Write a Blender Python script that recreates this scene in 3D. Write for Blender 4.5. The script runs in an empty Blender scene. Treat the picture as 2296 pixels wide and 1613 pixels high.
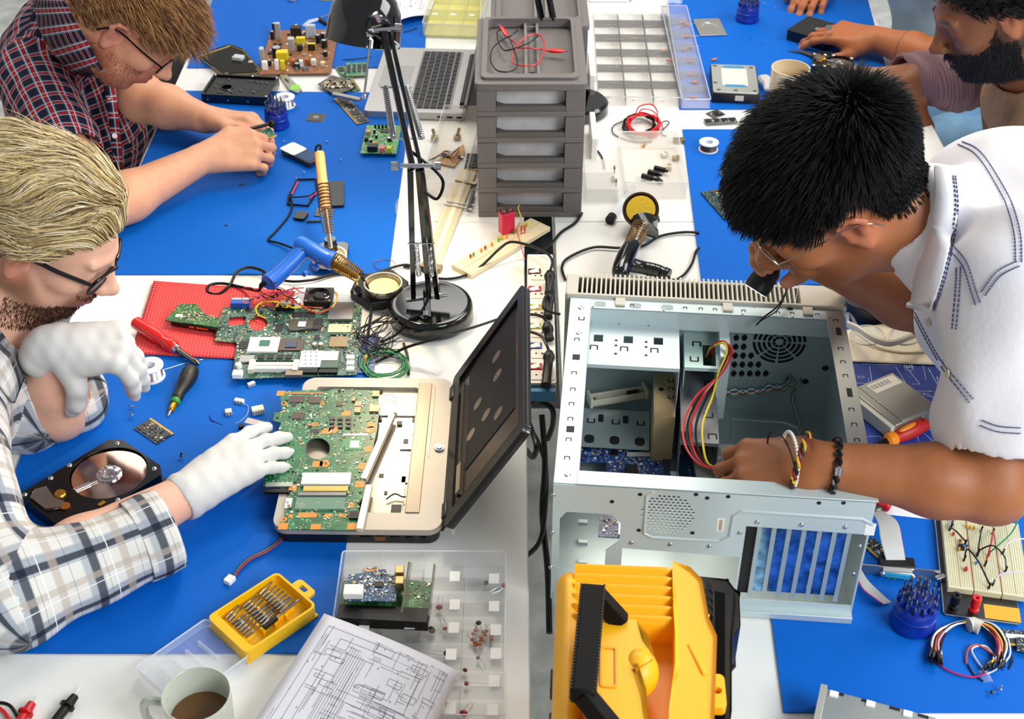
import bpy, math, random
import numpy as np
from mathutils import Vector, Matrix
from mathutils.geometry import tessellate_polygon
random.seed(7); rnd = random.Random(7)
PI = math.pi; T = 0.75; FPX = 3000.0; CAMH = 1.3; PITCH = math.radians(37.5)
sc = bpy.context.scene; COL = sc.collection
# ---------------------------------------------------------------- camera, light, exposure
cd = bpy.data.cameras.new('camera'); cam = bpy.data.objects.new('camera', cd); COL.objects.link(cam)
cam.location = (0, 0, T + CAMH); cam.rotation_euler = (PI/2 - PITCH, 0, 0)
cd.sensor_width = 36; cd.lens = 36*FPX/2296; cd.clip_start = .05; cd.clip_end = 60
cd.dof.use_dof = True; cd.dof.focus_distance = 1.98; cd.dof.aperture_fstop = 11
sc.camera = cam
sc.view_settings.view_transform = 'Standard'; sc.view_settings.look = 'None'
sc.view_settings.exposure = -0.22; sc.view_settings.gamma = 1; sc.view_settings.use_curve_mapping = False
w = bpy.data.worlds.new('world'); sc.world = w; w.use_nodes = True
w.node_tree.nodes['Background'].inputs[0].default_value = (.86, .93, 1, 1)
w.node_tree.nodes['Background'].inputs[1].default_value = .34
def area(name, loc, target, size, power, col, sy=None):
    l = bpy.data.lights.new(name, 'AREA'); l.energy = power; l.color = col; l.size = size
    if sy: l.shape = 'RECTANGLE'; l.size_y = sy
    o = bpy.data.objects.new(name, l); COL.objects.link(o); o.location = loc
    d = Vector(target) - Vector(loc); o.rotation_euler = d.to_track_quat('-Z', 'Y').to_euler()
    return o
area('window_light_right', (2.6, 2.2, T+1.9), (0, 1.5, T), 2.0, 66, (.95, .98, 1), 1.4)
area('window_light_far', (-1.2, 4.6, T+2.2), (-.1, 1.8, T), 2.4, 38, (1, .97, .93), 1.3)
area('fill_light_near', (1.9, -.5, T+1.9), (.35, 1.2, T), 1.7, 108, (.95, .99, 1), 1.3)  # soft fill added behind the camera to brighten the right front, not a known window
area('fill_light_overhead', (.3, 2.7, T+1.7), (.25, 2.25, T), .9, 26, (1, .9, .76))  # warm overhead fill added to brighten the upper centre desk, no lamp seen
for _l in [o for o in COL.objects if o.type == 'LIGHT']: _l['kind'] = 'helper'

# ---------------------------------------------------------------- helpers
CP, SP = math.cos(PITCH), math.sin(PITCH)
def Q(px, py, z=0.0):
    """the point at height z above the table top seen at that place of the photograph"""
    u = (px-1148)/FPX; v = (py-806.5)/FPX
    y = CP - v*SP; zz = -SP - v*CP
    t = (z-CAMH)/zz
    return Vector((u*t, y*t, T+z))
def s2l(c): return c/12.92 if c <= .04045 else ((c+.055)/1.055)**2.4
def hexc(h):
    if not isinstance(h, str): return tuple(h)+(1,)
    return tuple(s2l(int(h[i:i+2], 16)/255) for i in (0, 2, 4)) + (1,)
MC = {}
def M(col, rough=.5, metal=0, alpha=1, emit=0, bump=0, bs=300, var=0, vs=40, spec=.5, trans=0, sss=0, vcol=False, coat=0):
    key = (str(col), rough, metal, alpha, emit, bump, bs, var, vs, spec, trans, sss, vcol, coat)
    if key in MC: return MC[key]
    m = bpy.data.materials.new('surface'); m.use_nodes = True; nt = m.node_tree; b = nt.nodes['Principled BSDF']
    I = b.inputs; I['Base Color'].default_value = hexc(col); I['Roughness'].default_value = rough; I['Metallic'].default_value = metal
    I['Alpha'].default_value = alpha; I['Specular IOR Level'].default_value = spec; I['Transmission Weight'].default_value = trans
    I['Coat Weight'].default_value = coat; I['Coat Roughness'].default_value = .08
    if sss: I['Subsurface Weight'].default_value = sss; I['Subsurface Radius'].default_value = (1, .35, .2); I['Subsurface Scale'].default_value = .006
    if emit: I['Emission Color'].default_value = hexc(col); I['Emission Strength'].default_value = emit
    tc = nt.nodes.new('ShaderNodeTexCoord')
    if vcol:
        a = nt.nodes.new('ShaderNodeVertexColor'); a.layer_name = 'tint'; src = a.outputs[0]
        if var: src = nvar(nt, tc, src, var, vs)
        nt.links.new(src, I['Base Color'])
    elif var:
        r = nt.nodes.new('ShaderNodeRGB'); r.outputs[0].default_value = hexc(col)
        nt.links.new(nvar(nt, tc, r.outputs[0], var, vs), I['Base Color'])
    if bump:
        n = nt.nodes.new('ShaderNodeTexNoise'); n.inputs['Scale'].default_value = bs; n.inputs['Detail'].default_value = 3
        bp = nt.nodes.new('ShaderNodeBump'); bp.inputs['Strength'].default_value = bump; bp.inputs['Distance'].default_value = .002
        nt.links.new(tc.outputs['Object'], n.inputs['Vector']); nt.links.new(n.outputs[0], bp.inputs['Height']); nt.links.new(bp.outputs[0], I['Normal'])
    MC[key] = m; return m
def nvar(nt, tc, src, var, vs):
    n = nt.nodes.new('ShaderNodeTexNoise'); n.inputs['Scale'].default_value = vs; n.inputs['Detail'].default_value = 4
    nt.links.new(tc.outputs['Object'], n.inputs['Vector'])
    mr = nt.nodes.new('ShaderNodeMapRange'); mr.inputs['To Min'].default_value = 1-var; mr.inputs['To Max'].default_value = 1+var
    mr.inputs['From Min'].default_value = .3; mr.inputs['From Max'].default_value = .7
    nt.links.new(n.outputs[0], mr.inputs['Value'])
    mx = nt.nodes.new('ShaderNodeVectorMath'); mx.operation = 'SCALE'
    nt.links.new(src, mx.inputs[0]); nt.links.new(mr.outputs[0], mx.inputs['Scale']); return mx.outputs[0]
class MB:
    def __init__(s): s.v = []; s.f = []; s.m = []; s.c = 0
    def add(s, vs, fs):
        n = len(s.v); s.v += [tuple(p) for p in vs]; s.f += [tuple(i+n for i in f) for f in fs]; s.m += [s.c]*len(fs); return s
    def box(s, cx, cy, z0, sx, sy, sz, rot=0, m=None):
        if m is not None: s.c = m
        c, t = math.cos(rot), math.sin(rot); vs = []
        for z in (z0, z0+sz):
            for x, y in ((-1, -1), (1, -1), (1, 1), (-1, 1)):
                x *= sx/2; y *= sy/2; vs.append((cx+x*c-y*t, cy+x*t+y*c, z))
        return s.add(vs, [(3, 2, 1, 0), (4, 5, 6, 7), (0, 1, 5, 4), (1, 2, 6, 5), (2, 3, 7, 6), (3, 0, 4, 7)])
    def bb(s, x0, x1, y0, y1, z0, z1, m=None): return s.box((x0+x1)/2, (y0+y1)/2, z0, x1-x0, y1-y0, z1-z0, 0, m)
    def bar(s, p, q, w, h, up=(0, 0, 1), m=None):
        if m is not None: s.c = m
        p, q = Vector(p), Vector(q); d = (q-p).normalized(); u = Vector(up)
        a = d.cross(u)
        if a.length < 1e-4: a = d.cross(Vector((1, 0, 0)))
        a.normalize(); b = a.cross(d); vs = []
        for e in (p, q):
            for i, j in ((-1, -1), (1, -1), (1, 1), (-1, 1)): vs.append(e+a*(i*w/2)+b*(j*h/2))
        return s.add(vs, [(3, 2, 1, 0), (4, 5, 6, 7), (0, 1, 5, 4), (1, 2, 6, 5), (2, 3, 7, 6), (3, 0, 4, 7)])
    def cyl(s, p, q, r0, r1=None, n=16, m=None, cap=True):
        if m is not None: s.c = m
        r1 = r0 if r1 is None else r1
        p, q = Vector(p), Vector(q); d = (q-p).normalized(); a = d.orthogonal().normalized(); b = d.cross(a); vs = []
        for e, r in ((p, r0), (q, r1)):
            for k in range(n):
                t = 2*PI*k/n; vs.append(e+a*(r*math.cos(t))+b*(r*math.sin(t)))
        fs = [(k, (k+1) % n, n+(k+1) % n, n+k) for k in range(n)]
        if cap: fs += [tuple(range(n-1, -1, -1)), tuple(range(n, 2*n))]
        return s.add(vs, fs)
    def lathe(s, prof, c=(0, 0, 0), n=32, axis=(0, 0, 1), m=None, closed=False):
        if m is not None: s.c = m
        d = Vector(axis).normalized(); a = d.orthogonal().normalized(); b = d.cross(a); c = Vector(c); vs = []; fs = []
        for r, z in prof:
            for k in range(n):
                t = 2*PI*k/n; vs.append(c+d*z+a*(r*math.cos(t))+b*(r*math.sin(t)))
        L = len(prof)
        for i in range(L-1 + (1 if closed else 0)):
            j = (i+1) % L
            for k in range(n): fs.append((i*n+k, i*n+(k+1) % n, j*n+(k+1) % n, j*n+k))
        return s.add(vs, fs)
    def tube(s, pts, r, n=6, m=None, closed=False, flat=1.0):
        if m is not None: s.c = m
        pts = [Vector(p) for p in pts]; N = len(pts)
        if N < 2: return s
        rr = r if hasattr(r, '__len__') else [r]*N
        vs = []; up = None
        for i in range(N):
            d = (pts[(i+1) % N]-pts[i-1]) if closed else (pts[min(i+1, N-1)]-pts[max(i-1, 0)])
            if d.length < 1e-9: d = Vector((1, 0, 0))
            d.normalize()
            if up is None: up = Vector((0, 0, 1)) if abs(d.z) < .9 else Vector((1, 0, 0))
            a = d.cross(up)
            if a.length < 1e-5: a = d.orthogonal()
            a.normalize(); b = a.cross(d); up = b
            for k in range(n):
                t = 2*PI*k/n; vs.append(pts[i]+a*(rr[i]*math.cos(t))+b*(rr[i]*math.sin(t)*flat))
        fs = []
        for i in range(N if closed else N-1):
            j = (i+1) % N
            for k in range(n): fs.append((i*n+k, i*n+(k+1) % n, j*n+(k+1) % n, j*n+k))
        if not closed: fs += [tuple(range(n-1, -1, -1)), tuple(range((N-1)*n, N*n))]
        return s.add(vs, fs)
    def poly(s, loops, z0, z1, m=None):
        """extruded outline; first loop the outline, the others holes"""
        if m is not None: s.c = m
        if not hasattr(loops[0][0], '__len__'): loops = [loops]
        tri = tessellate_polygon([[Vector((x, y, 0)) for x, y in l] for l in loops])
        flat = [p for l in loops for p in l]; N = len(flat)
        vs = [(x, y, z0) for x, y in flat]+[(x, y, z1) for x, y in flat]; fs = []
        for a, b, c in tri:
            A, B, C = flat[a], flat[b], flat[c]
            if (B[0]-A[0])*(C[1]-A[1])-(B[1]-A[1])*(C[0]-A[0]) < 0: b, c = c, b
            fs += [(a+N, b+N, c+N), (c, b, a)]
        o = 0
        for l in loops:
            n = len(l)
            for k in range(n): fs.append((o+k, o+(k+1) % n, N+o+(k+1) % n, N+o+k))
            o += n
        return s.add(vs, fs)
    def ell(s, c, r, n=12, m=None, R=None):
        if m is not None: s.c = m
        r = r if hasattr(r, '__len__') else (r, r, r); c = Vector(c); vs = []; fs = []; h = n//2
        for i in range(h+1):
            ph = PI*i/h
            for k in range(n):
                t = 2*PI*k/n; p = Vector((r[0]*math.sin(ph)*math.cos(t), r[1]*math.sin(ph)*math.sin(t), r[2]*math.cos(ph)))
                vs.append(c+(R @ p if R else p))
        for i in range(h):
            for k in range(n): fs.append((i*n+k, (i+1)*n+k, (i+1)*n+(k+1) % n, i*n+(k+1) % n))
        return s.add(vs, fs)
    def quad(s, a, b, c, d, m=None):
        if m is not None: s.c = m
        return s.add([a, b, c, d], [(0, 1, 2, 3)])
def rrect(x0, x1, y0, y1, r, n=4):
    out = []
    for cx, cy, a in ((x1-r, y1-r, 0), (x0+r, y1-r, 90), (x0+r, y0+r, 180), (x1-r, y0+r, 270)):
        for k in range(n+1):
            t = math.radians(a+90*k/n); out.append((cx+r*math.cos(t), cy+r*math.sin(t)))
    return out
def circ(cx, cy, r, n=24, ry=None): return [(cx+r*math.cos(2*PI*k/n), cy+(ry or r)*math.sin(2*PI*k/n)) for k in range(n)]
def cr(pts, n=8, closed=False):
    P = [Vector(p) for p in pts]; N = len(P); out = []
    for i in range(N if closed else N-1):
        if closed: a, b, c, d = P[i-1], P[i], P[(i+1) % N], P[(i+2) % N]
        else: a, b, c, d = P[max(i-1, 0)], P[i], P[i+1], P[min(i+2, N-1)]
        for k in range(n):
            t = k/n; out.append(.5*((2*b)+(c-a)*t+(2*a-5*b+4*c-d)*t*t+(3*b-a-3*c+d)*t**3))
    if not closed: out.append(P[-1])
    return out
def obj(name, mb, mats, parent=None, loc=None, bev=0, ang=35, smooth=True, seg=2, kind=None, label=None):
    me = bpy.data.meshes.new(name); me.from_pydata(mb.v, [], mb.f)
    if not isinstance(mats, (list, tuple)): mats = [mats]
    for m in mats: me.materials.append(m)
    if len(mats) > 1: me.polygons.foreach_set('material_index', mb.m)
    me.validate(); me.update()
    if smooth:
        me.shade_smooth(); me.set_sharp_from_angle(angle=math.radians(ang))
    o = bpy.data.objects.new(name, me); COL.objects.link(o)
    if parent: o.parent = parent
    if loc: o.location = loc
    if bev:
        b = o.modifiers.new('bevel', 'BEVEL'); b.width = bev; b.segments = seg; b.limit_method = 'ANGLE'; b.angle_limit = math.radians(40)
    if kind: o['kind'] = kind
    if label: o['label'] = label
    return o
def tag(o, label, cat, group=None):
    o['label'] = label; o['category'] = cat
    if group: o['group'] = group
    return o
def struct(o): o['kind'] = 'structure'; return o
class Fr:
    """a frame lying at height z: x from A to B, width to C"""
    def __init__(s, A, B, C, z=0):
        a, b, c = Q(*A, z), Q(*B, z), Q(*C, z); d = b-a; s.L = d.length; s.a = math.atan2(d.y, d.x)
        x = d.normalized(); y = Vector((-x.y, x.x, 0)); wv = (c-a).dot(y); s.W = abs(wv); s.z = z
        s.o = a+x*(s.L/2)+y*(wv/2)
    @classmethod
    def at(cls, px, py, z=0, deg=0, L=.1, W=.1):
        s = cls.__new__(cls); s.o = Q(px, py, z); s.a = math.radians(deg); s.L = L; s.W = W; s.z = z; return s
    def l(s, px, py, z=0):
        d = Q(px, py, s.z+z)-s.o; c, t = math.cos(s.a), math.sin(s.a); return (d.x*c+d.y*t, -d.x*t+d.y*c, z)
    def w(s, x, y, z=0):
        c, t = math.cos(s.a), math.sin(s.a); return s.o+Vector((x*c-y*t, x*t+y*c, z))
def thing(name, label, cat, fr, group=None):
    o = bpy.data.objects.new(name, None); o.empty_display_size = .02; COL.objects.link(o)
    if isinstance(fr, Fr): o.location = fr.o; o.rotation_euler = (0, 0, fr.a)
    else: o.location = fr
    return tag(o, label, cat, group)
def solo(name, mb, mats, label, cat, fr, group=None, **k):
    o = obj(name, mb, mats, None, **k)
    if isinstance(fr, Fr): o.location = fr.o; o.rotation_euler = (0, 0, fr.a)
    elif fr is not None: o.location = fr
    return tag(o, label, cat, group)
def dup(root, loc, rot=None, label=None):
    def cp(o, par):
        c = o.copy(); COL.objects.link(c); c.parent = par
        for ch in o.children: cp(ch, c)
        return c
    c = cp(root, None); c.location = loc
    if rot is not None: c.rotation_euler = rot if hasattr(rot, '__len__') else (0, 0, rot)
    if label: c['label'] = label
    return c
def bx(par, name, m, x, y, z, sx, sy, sz, rot=0, bev=0, **k):
    return obj(name, MB().box(x, y, z, sx, sy, sz, rot), m, par, bev=bev, **k)
def cy(par, name, m, x, y, z, r, h, n=16, **k): return obj(name, MB().cyl((x, y, z), (x, y, z+h), r, n=n), m, par, **k)
def pbx(par, fr, name, m, x0, y0, x1, y1, z, h, bev=0, **k):
    """a box standing on the frame's surface, its outline from two opposite corners"""
    a = fr.l(x0, y0, z); b = fr.l(x1, y1, z)
    return bx(par, name, m, (a[0]+b[0])/2, (a[1]+b[1])/2, z, abs(a[0]-b[0]), abs(a[1]-b[1]), h, bev=bev, **k)
def pcb(col, trace, pad='d8d8c8', sc_=1.0, amt=.5):
    key = ('pcb', col, trace, pad, sc_, amt)
    if key in MC: return MC[key]
    m = bpy.data.materials.new('circuit_board'); m.use_nodes = True; nt = m.node_tree; N = nt.nodes; Lk = nt.links; b = N['Principled BSDF']
    b.inputs['Roughness'].default_value = .35
    tc = N.new('ShaderNodeTexCoord')
    def brick(s1, wd, mort, rot):
        mp = N.new('ShaderNodeMapping'); mp.inputs['Rotation'].default_value = (0, 0, rot); Lk.new(tc.outputs['Object'], mp.inputs[0])
        k = N.new('ShaderNodeTexBrick'); k.inputs['Scale'].default_value = s1; k.inputs['Mortar Size'].default_value = mort
        k.inputs['Brick Width'].default_value = wd; k.inputs['Row Height'].default_value = .11; k.inputs['Mortar Smooth'].default_value = .2
        Lk.new(mp.outputs[0], k.inputs['Vector']); return k.outputs['Fac']
    def mix(f, a, c):
        x = N.new('ShaderNodeMix'); x.data_type = 'RGBA'; Lk.new(f, x.inputs[0])
        if isinstance(a, str): x.inputs[6].default_value = hexc(a)
        else: Lk.new(a, x.inputs[6])
        x.inputs[7].default_value = hexc(c); return x.outputs[2]
    def mask(f, scale, lo, hi, off):
        n = N.new('ShaderNodeTexNoise'); n.inputs['Scale'].default_value = scale; n.inputs['Detail'].default_value = 1
        mp = N.new('ShaderNodeMapping'); mp.inputs['Location'].default_value = (off, off*2, 0); Lk.new(tc.outputs['Object'], mp.inputs[0]); Lk.new(mp.outputs[0], n.inputs[0])
        r = N.new('ShaderNodeMapRange'); r.inputs['From Min'].default_value = lo; r.inputs['From Max'].default_value = hi; Lk.new(n.outputs[0], r.inputs[0])
        x = N.new('ShaderNodeMath'); x.operation = 'MULTIPLY'; Lk.new(f, x.inputs[0]); Lk.new(r.outputs[0], x.inputs[1]); return x.outputs[0]
    c = mix(mask(brick(75*sc_, 1.6, .018, 0), 60, .45, .55, 0), col, trace)
    c = mix(mask(brick(60*sc_, 2.2, .02, PI/2), 50, .47, .55, 3), c, trace)
    v = N.new('ShaderNodeTexVoronoi'); v.inputs['Scale'].default_value = 330*sc_; v.distance = 'CHEBYCHEV'; Lk.new(tc.outputs['Object'], v.inputs['Vector'])
    r = N.new('ShaderNodeMapRange'); r.inputs['From Min'].default_value = .26; r.inputs['From Max'].default_value = .2; Lk.new(v.outputs['Distance'], r.inputs[0])
    c = mix(mask(r.outputs[0], 70, .56-amt*.12, .6-amt*.12, 7), c, pad)
    Lk.new(c, b.inputs['Base Color']); MC[key] = m; return m
def copper(f0, f1=None): pass
# common materials
WHITE = M('f4f4f0', .45); BLACK = M('0a0a0b', .38); GLOSS = M('070708', .12, coat=.6); CHROME = M('d8d8dc', .16, 1); STEEL = M('b9bcc0', .32, 1); DSTEEL = M('55585c', .35, 1)
GOLD = M('d9a441', .3, 1); GREY = M('6d6a6a', .5); CHIP = M('17181a', .45); CLEAR = M('eef4ff', .08, alpha=.16); SMOKE = M('e8eef6', .3, alpha=.35); RED = M('d3141c', .3); RUBBER = M('0c0c0e', .6, spec=.3)
IVORY = M('efe9d8', .5); TIN = M('c9cbd0', .3, .9); SOLDER = M('c8cad0', .22, 1); ORANGE_PAD = M('e88a22', .4)

# ---------------------------------------------------------------- floor, walls, desks
def floor_mat():
    m = M('dedfd9', .75, bump=.5, bs=25, var=.22, vs=14); return m
struct(obj('floor', MB().bb(-4, 4, -2, 6, -.05, 0), floor_mat()))
wallm = M('e6e4df', .8, var=.02)
struct(obj('wall_far', MB().bb(-4, 4, 6, 6.1, 0, 3.2), wallm))
struct(obj('wall_left', MB().bb(-4.1, -4, -2, 6, 0, 3.2), wallm))
deskm = M('eeeeea', .32, var=.015, vs=3); legm = M('c9cacb', .35, .7)
EX = .078; LX = -.735; MIDY = Q(1300, 497).y; MX = .022
def desk(x0, x1, y0, y1, label):
    fr = Fr.at(0, 0); fr.o = Vector(((x0+x1)/2, (y0+y1)/2, 0)); fr.a = 0
    t = thing('desk', label, 'desk', fr, 'white office desks pushed together')
    hx, hy = (x1-x0)/2, (y1-y0)/2
    obj('desktop', MB().bb(-hx, hx, -hy, hy, T-.025, T), deskm, t, bev=.002)
    for i in (-1, 1):
        for j in (-1, 1): bx(t, 'leg', legm, i*(hx-.05), j*(hy-.06), 0, .045, .045, T-.025, bev=.003)
        bx(t, 'crossbar', legm, i*(hx-.05), 0, T-.075, .03, 2*hy-.165, .045)
    return t
RX = .87
desk(LX, MX, .55, MIDY-.001, 'white desk at lower left under the yellow bit case and the mug')
desk(LX, MX, MIDY+.001, 4.3, 'white desk at upper left carrying the silver laptop')
d3 = desk(EX, RX, .55, MIDY-.001, 'white desk at lower right under the open computer case')
d4 = desk(EX, RX, MIDY+.001, 4.3, 'white desk at upper right under the red cable coil')
trunk = thing('cable_tray', 'grey cable tray filling the gap between the two rows of desks', 'cable tray', Vector(((MX+EX)/2, 2.9, T-.062)))
obj('tray_bottom', MB().bb(-.027, .027, -1.25, 1.3, -.003, 0), M('50555c', .5), trunk)
obj('tray_cover', MB().bb(-.027, .027, -.43, 1.3, .05, .06), WHITE, trunk)
# blue mats
def mat(pts, label, z=.0008, h=.0022, seg=14):
    a, b, c, d = [Q(*p, z) for p in pts]; mb = MB(); N = seg; top = []
    for j in range(N+1):
        for i in range(N+1):
            u, v = i/N, j/N; p = (a*(1-u)+b*u)*(1-v)+(d*(1-u)+c*u)*v; top.append(p)
    o0 = sum((p for p in (a, b, c, d)), Vector())/4
    vs = [p-o0+Vector((0, 0, h)) for p in top]; n = len(vs); vs += [p-o0 for p in top]; fs = []
    for j in range(N):
        for i in range(N):
            q = (j*(N+1)+i, j*(N+1)+i+1, (j+1)*(N+1)+i+1, (j+1)*(N+1)+i); fs.append(q); fs.append(tuple(k+n for k in reversed(q)))
    def side(ix):
        for p, q in zip(ix, ix[1:]): fs.append((p, p+n, q+n, q))
    side([i for i in range(N, -1, -1)]); side([N*(N+1)+i for i in range(N+1)])
    side([j*(N+1) for j in range(N+1)]); side([j*(N+1)+N for j in range(N, -1, -1)])
    mb.add(vs, fs)
    return solo('work_mat', mb, M('0062c6', .6, bump=.12, bs=900, var=.03, vs=5, spec=.18), label, 'mat', o0, 'blue antistatic work mats')
MH = .003
mat([(-110, 1467), (744, 1467), (834, 800), (128, 800)], 'blue work mat under the open hard drive and the gloved hands')
mat([(205, 617), (872, 617), (925, 210), (392, 205)], 'blue work mat in front of the red plaid shirt, under the phone')
mat([(420, 153), (952, 153), (960, -60), (500, -60)], 'blue work mat at the top left under the brown power board')
mat([(1523, 246), (2010, 246), (1930, -60), (1492, -60)], 'blue work mat at the top right under the pliers')
mat([(1573, 640), (2200, 640), (2040, 292), (1530, 292)], 'blue work mat beside the black-haired head, under the wire spool')
mat([(1757, 1600), (2640, 1600), (2250, 690), (1640, 690)], 'blue work mat at lower right under the breadboard')
# ---------------------------------------------------------------- smooth bodies
def V(*a): return np.array(a, dtype=np.float64)
def nv(v): v = np.array(v, dtype=np.float64); return v/np.linalg.norm(v)
class Body:
    def __init__(s, k=.02): s.p = []; s.k = k
    def cone(s, a, b, ra, rb=None, k=None, op='+', col=None, flat=None):
        s.p.append(dict(t='c', a=np.array(a, float), b=np.array(b, float), ra=ra, rb=ra if rb is None else rb, k=k or s.k, op=op, col=col)); return s
    def chain(s, pts, rs, **kw):
        for i in range(len(pts)-1): s.cone(pts[i], pts[i+1], rs[i], rs[i+1], **kw)
        return s
    def ell(s, c, r, R=None, k=None, op='+', col=None):
        s.p.append(dict(t='e', c=np.array(c, float), r=np.array(r, float), R=np.eye(3) if R is None else np.array(R, float), k=k or s.k, op=op, col=col)); return s
    def bounds(s, q):
        if q['t'] == 'c':
            lo = np.minimum(q['a']-q['ra'], q['b']-q['rb']); hi = np.maximum(q['a']+q['ra'], q['b']+q['rb'])
        else:
            e = np.abs(q['R']) @ q['r']; lo = q['c']-e; hi = q['c']+e
        return lo, hi
    def dist(s, q, P):
        if q['t'] == 'c':
            ab = q['b']-q['a']; L = ab @ ab+1e-12; w = P-q['a']; t = np.clip((w @ ab)/L, 0, 1)
            return np.linalg.norm(w-t[..., None]*ab, axis=-1)-(q['ra']+(q['rb']-q['ra'])*t)
        l = (P-q['c']) @ q['R']; k0 = np.linalg.norm(l/q['r'], axis=-1); k1 = np.linalg.norm(l/(q['r']**2), axis=-1)
        return k0*(k0-1)/np.maximum(k1, 1e-9)
    def mesh(s, h, clip=None, noise=None):
        B = [s.bounds(q) for q in s.p if q['op'] == '+']
        lo = np.min([b[0] for b in B], 0)-3*h-.01; hi = np.max([b[1] for b in B], 0)+3*h+.01
        if clip is not None: lo = np.maximum(lo, clip[0]); hi = np.minimum(hi, clip[1])
        n = np.ceil((hi-lo)/h).astype(int)+1; d = np.full(n, 1.0, np.float32)
        ax = [lo[i]+h*np.arange(n[i]) for i in range(3)]
        for q in s.p:
            m = q['k']+3*h; a, b = s.bounds(q); i0 = np.maximum(((a-m-lo)/h).astype(int), 0); i1 = np.minimum(((b+m-lo)/h).astype(int)+2, n)
            if np.any(i1 <= i0): continue
            sl = tuple(slice(i0[i], i1[i]) for i in range(3))
            P = np.stack(np.meshgrid(*[ax[i][sl[i]] for i in range(3)], indexing='ij'), -1)
            e = s.dist(q, P).astype(np.float32); c = d[sl]; k = q['k']
            if q['op'] == '+':
                hh = np.maximum(k-np.abs(c-e), 0)/k; d[sl] = np.minimum(c, e)-hh*hh*k*.25
            else:
                e = -e; hh = np.maximum(k-np.abs(c-e), 0)/k; d[sl] = np.maximum(c, e)+hh*hh*k*.25
        if noise is not None:
            X, Y, Z = np.meshgrid(*ax, indexing='ij', sparse=True); d = d+noise(X, Y, Z).astype(np.float32)
        sg = d < 0; cs = tuple(x-1 for x in d.shape); cnt = np.zeros(cs, np.int8); off = [(i, j, k) for i in (0, 1) for j in (0, 1) for k in (0, 1)]
        def S(A, o): return A[o[0]:o[0]+cs[0], o[1]:o[1]+cs[1], o[2]:o[2]+cs[2]]
        for o in off: cnt += S(sg, o)
        act = (cnt > 0) & (cnt < 8); I = np.argwhere(act); idx = np.full(cs, -1, np.int64); idx[act] = np.arange(len(I))
        acc = np.zeros((len(I), 3)); num = np.zeros(len(I))
        for o in off:
            for a in range(3):
                if o[a]: continue
                o2 = list(o); o2[a] = 1
                da = S(d, o)[act]; db = S(d, o2)[act]; x = (da < 0) != (db < 0); t = np.where(x, da/np.where(x, da-db, 1), 0)
                p = np.tile(np.array(o, float), (len(I), 1)); p[:, a] = t; acc[x] += p[x]; num[x] += 1
        vs = lo+h*(I+acc/num[:, None]); F = []
        for a in range(3):
            b, c = (a+1) % 3, (a+2) % 3
            s0 = [slice(0, cs[i]) for i in range(3)]; s1 = list(s0); s1[a] = slice(1, cs[a]+1)
            s0[b] = s1[b] = slice(1, cs[b]); s0[c] = s1[c] = slice(1, cs[c]); 
            A = sg[tuple(s0)]; Bb = sg[tuple(s1)]; E = np.argwhere(A != Bb); 
            if not len(E): continue
            fl = A[tuple(E.T)]; E = E.copy(); E[:, b] += 1; E[:, c] += 1
            def g(db, dc): e = E.copy(); e[:, b] -= db; e[:, c] -= dc; return idx[tuple(e.T)]
            f = np.stack([g(1, 1), g(0, 1), g(0, 0), g(1, 0)], 1); f[~fl] = f[~fl][:, ::-1]; F.append(f)
        F = np.concatenate(F); F = F[(F >= 0).all(1)]
        return vs, F
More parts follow.
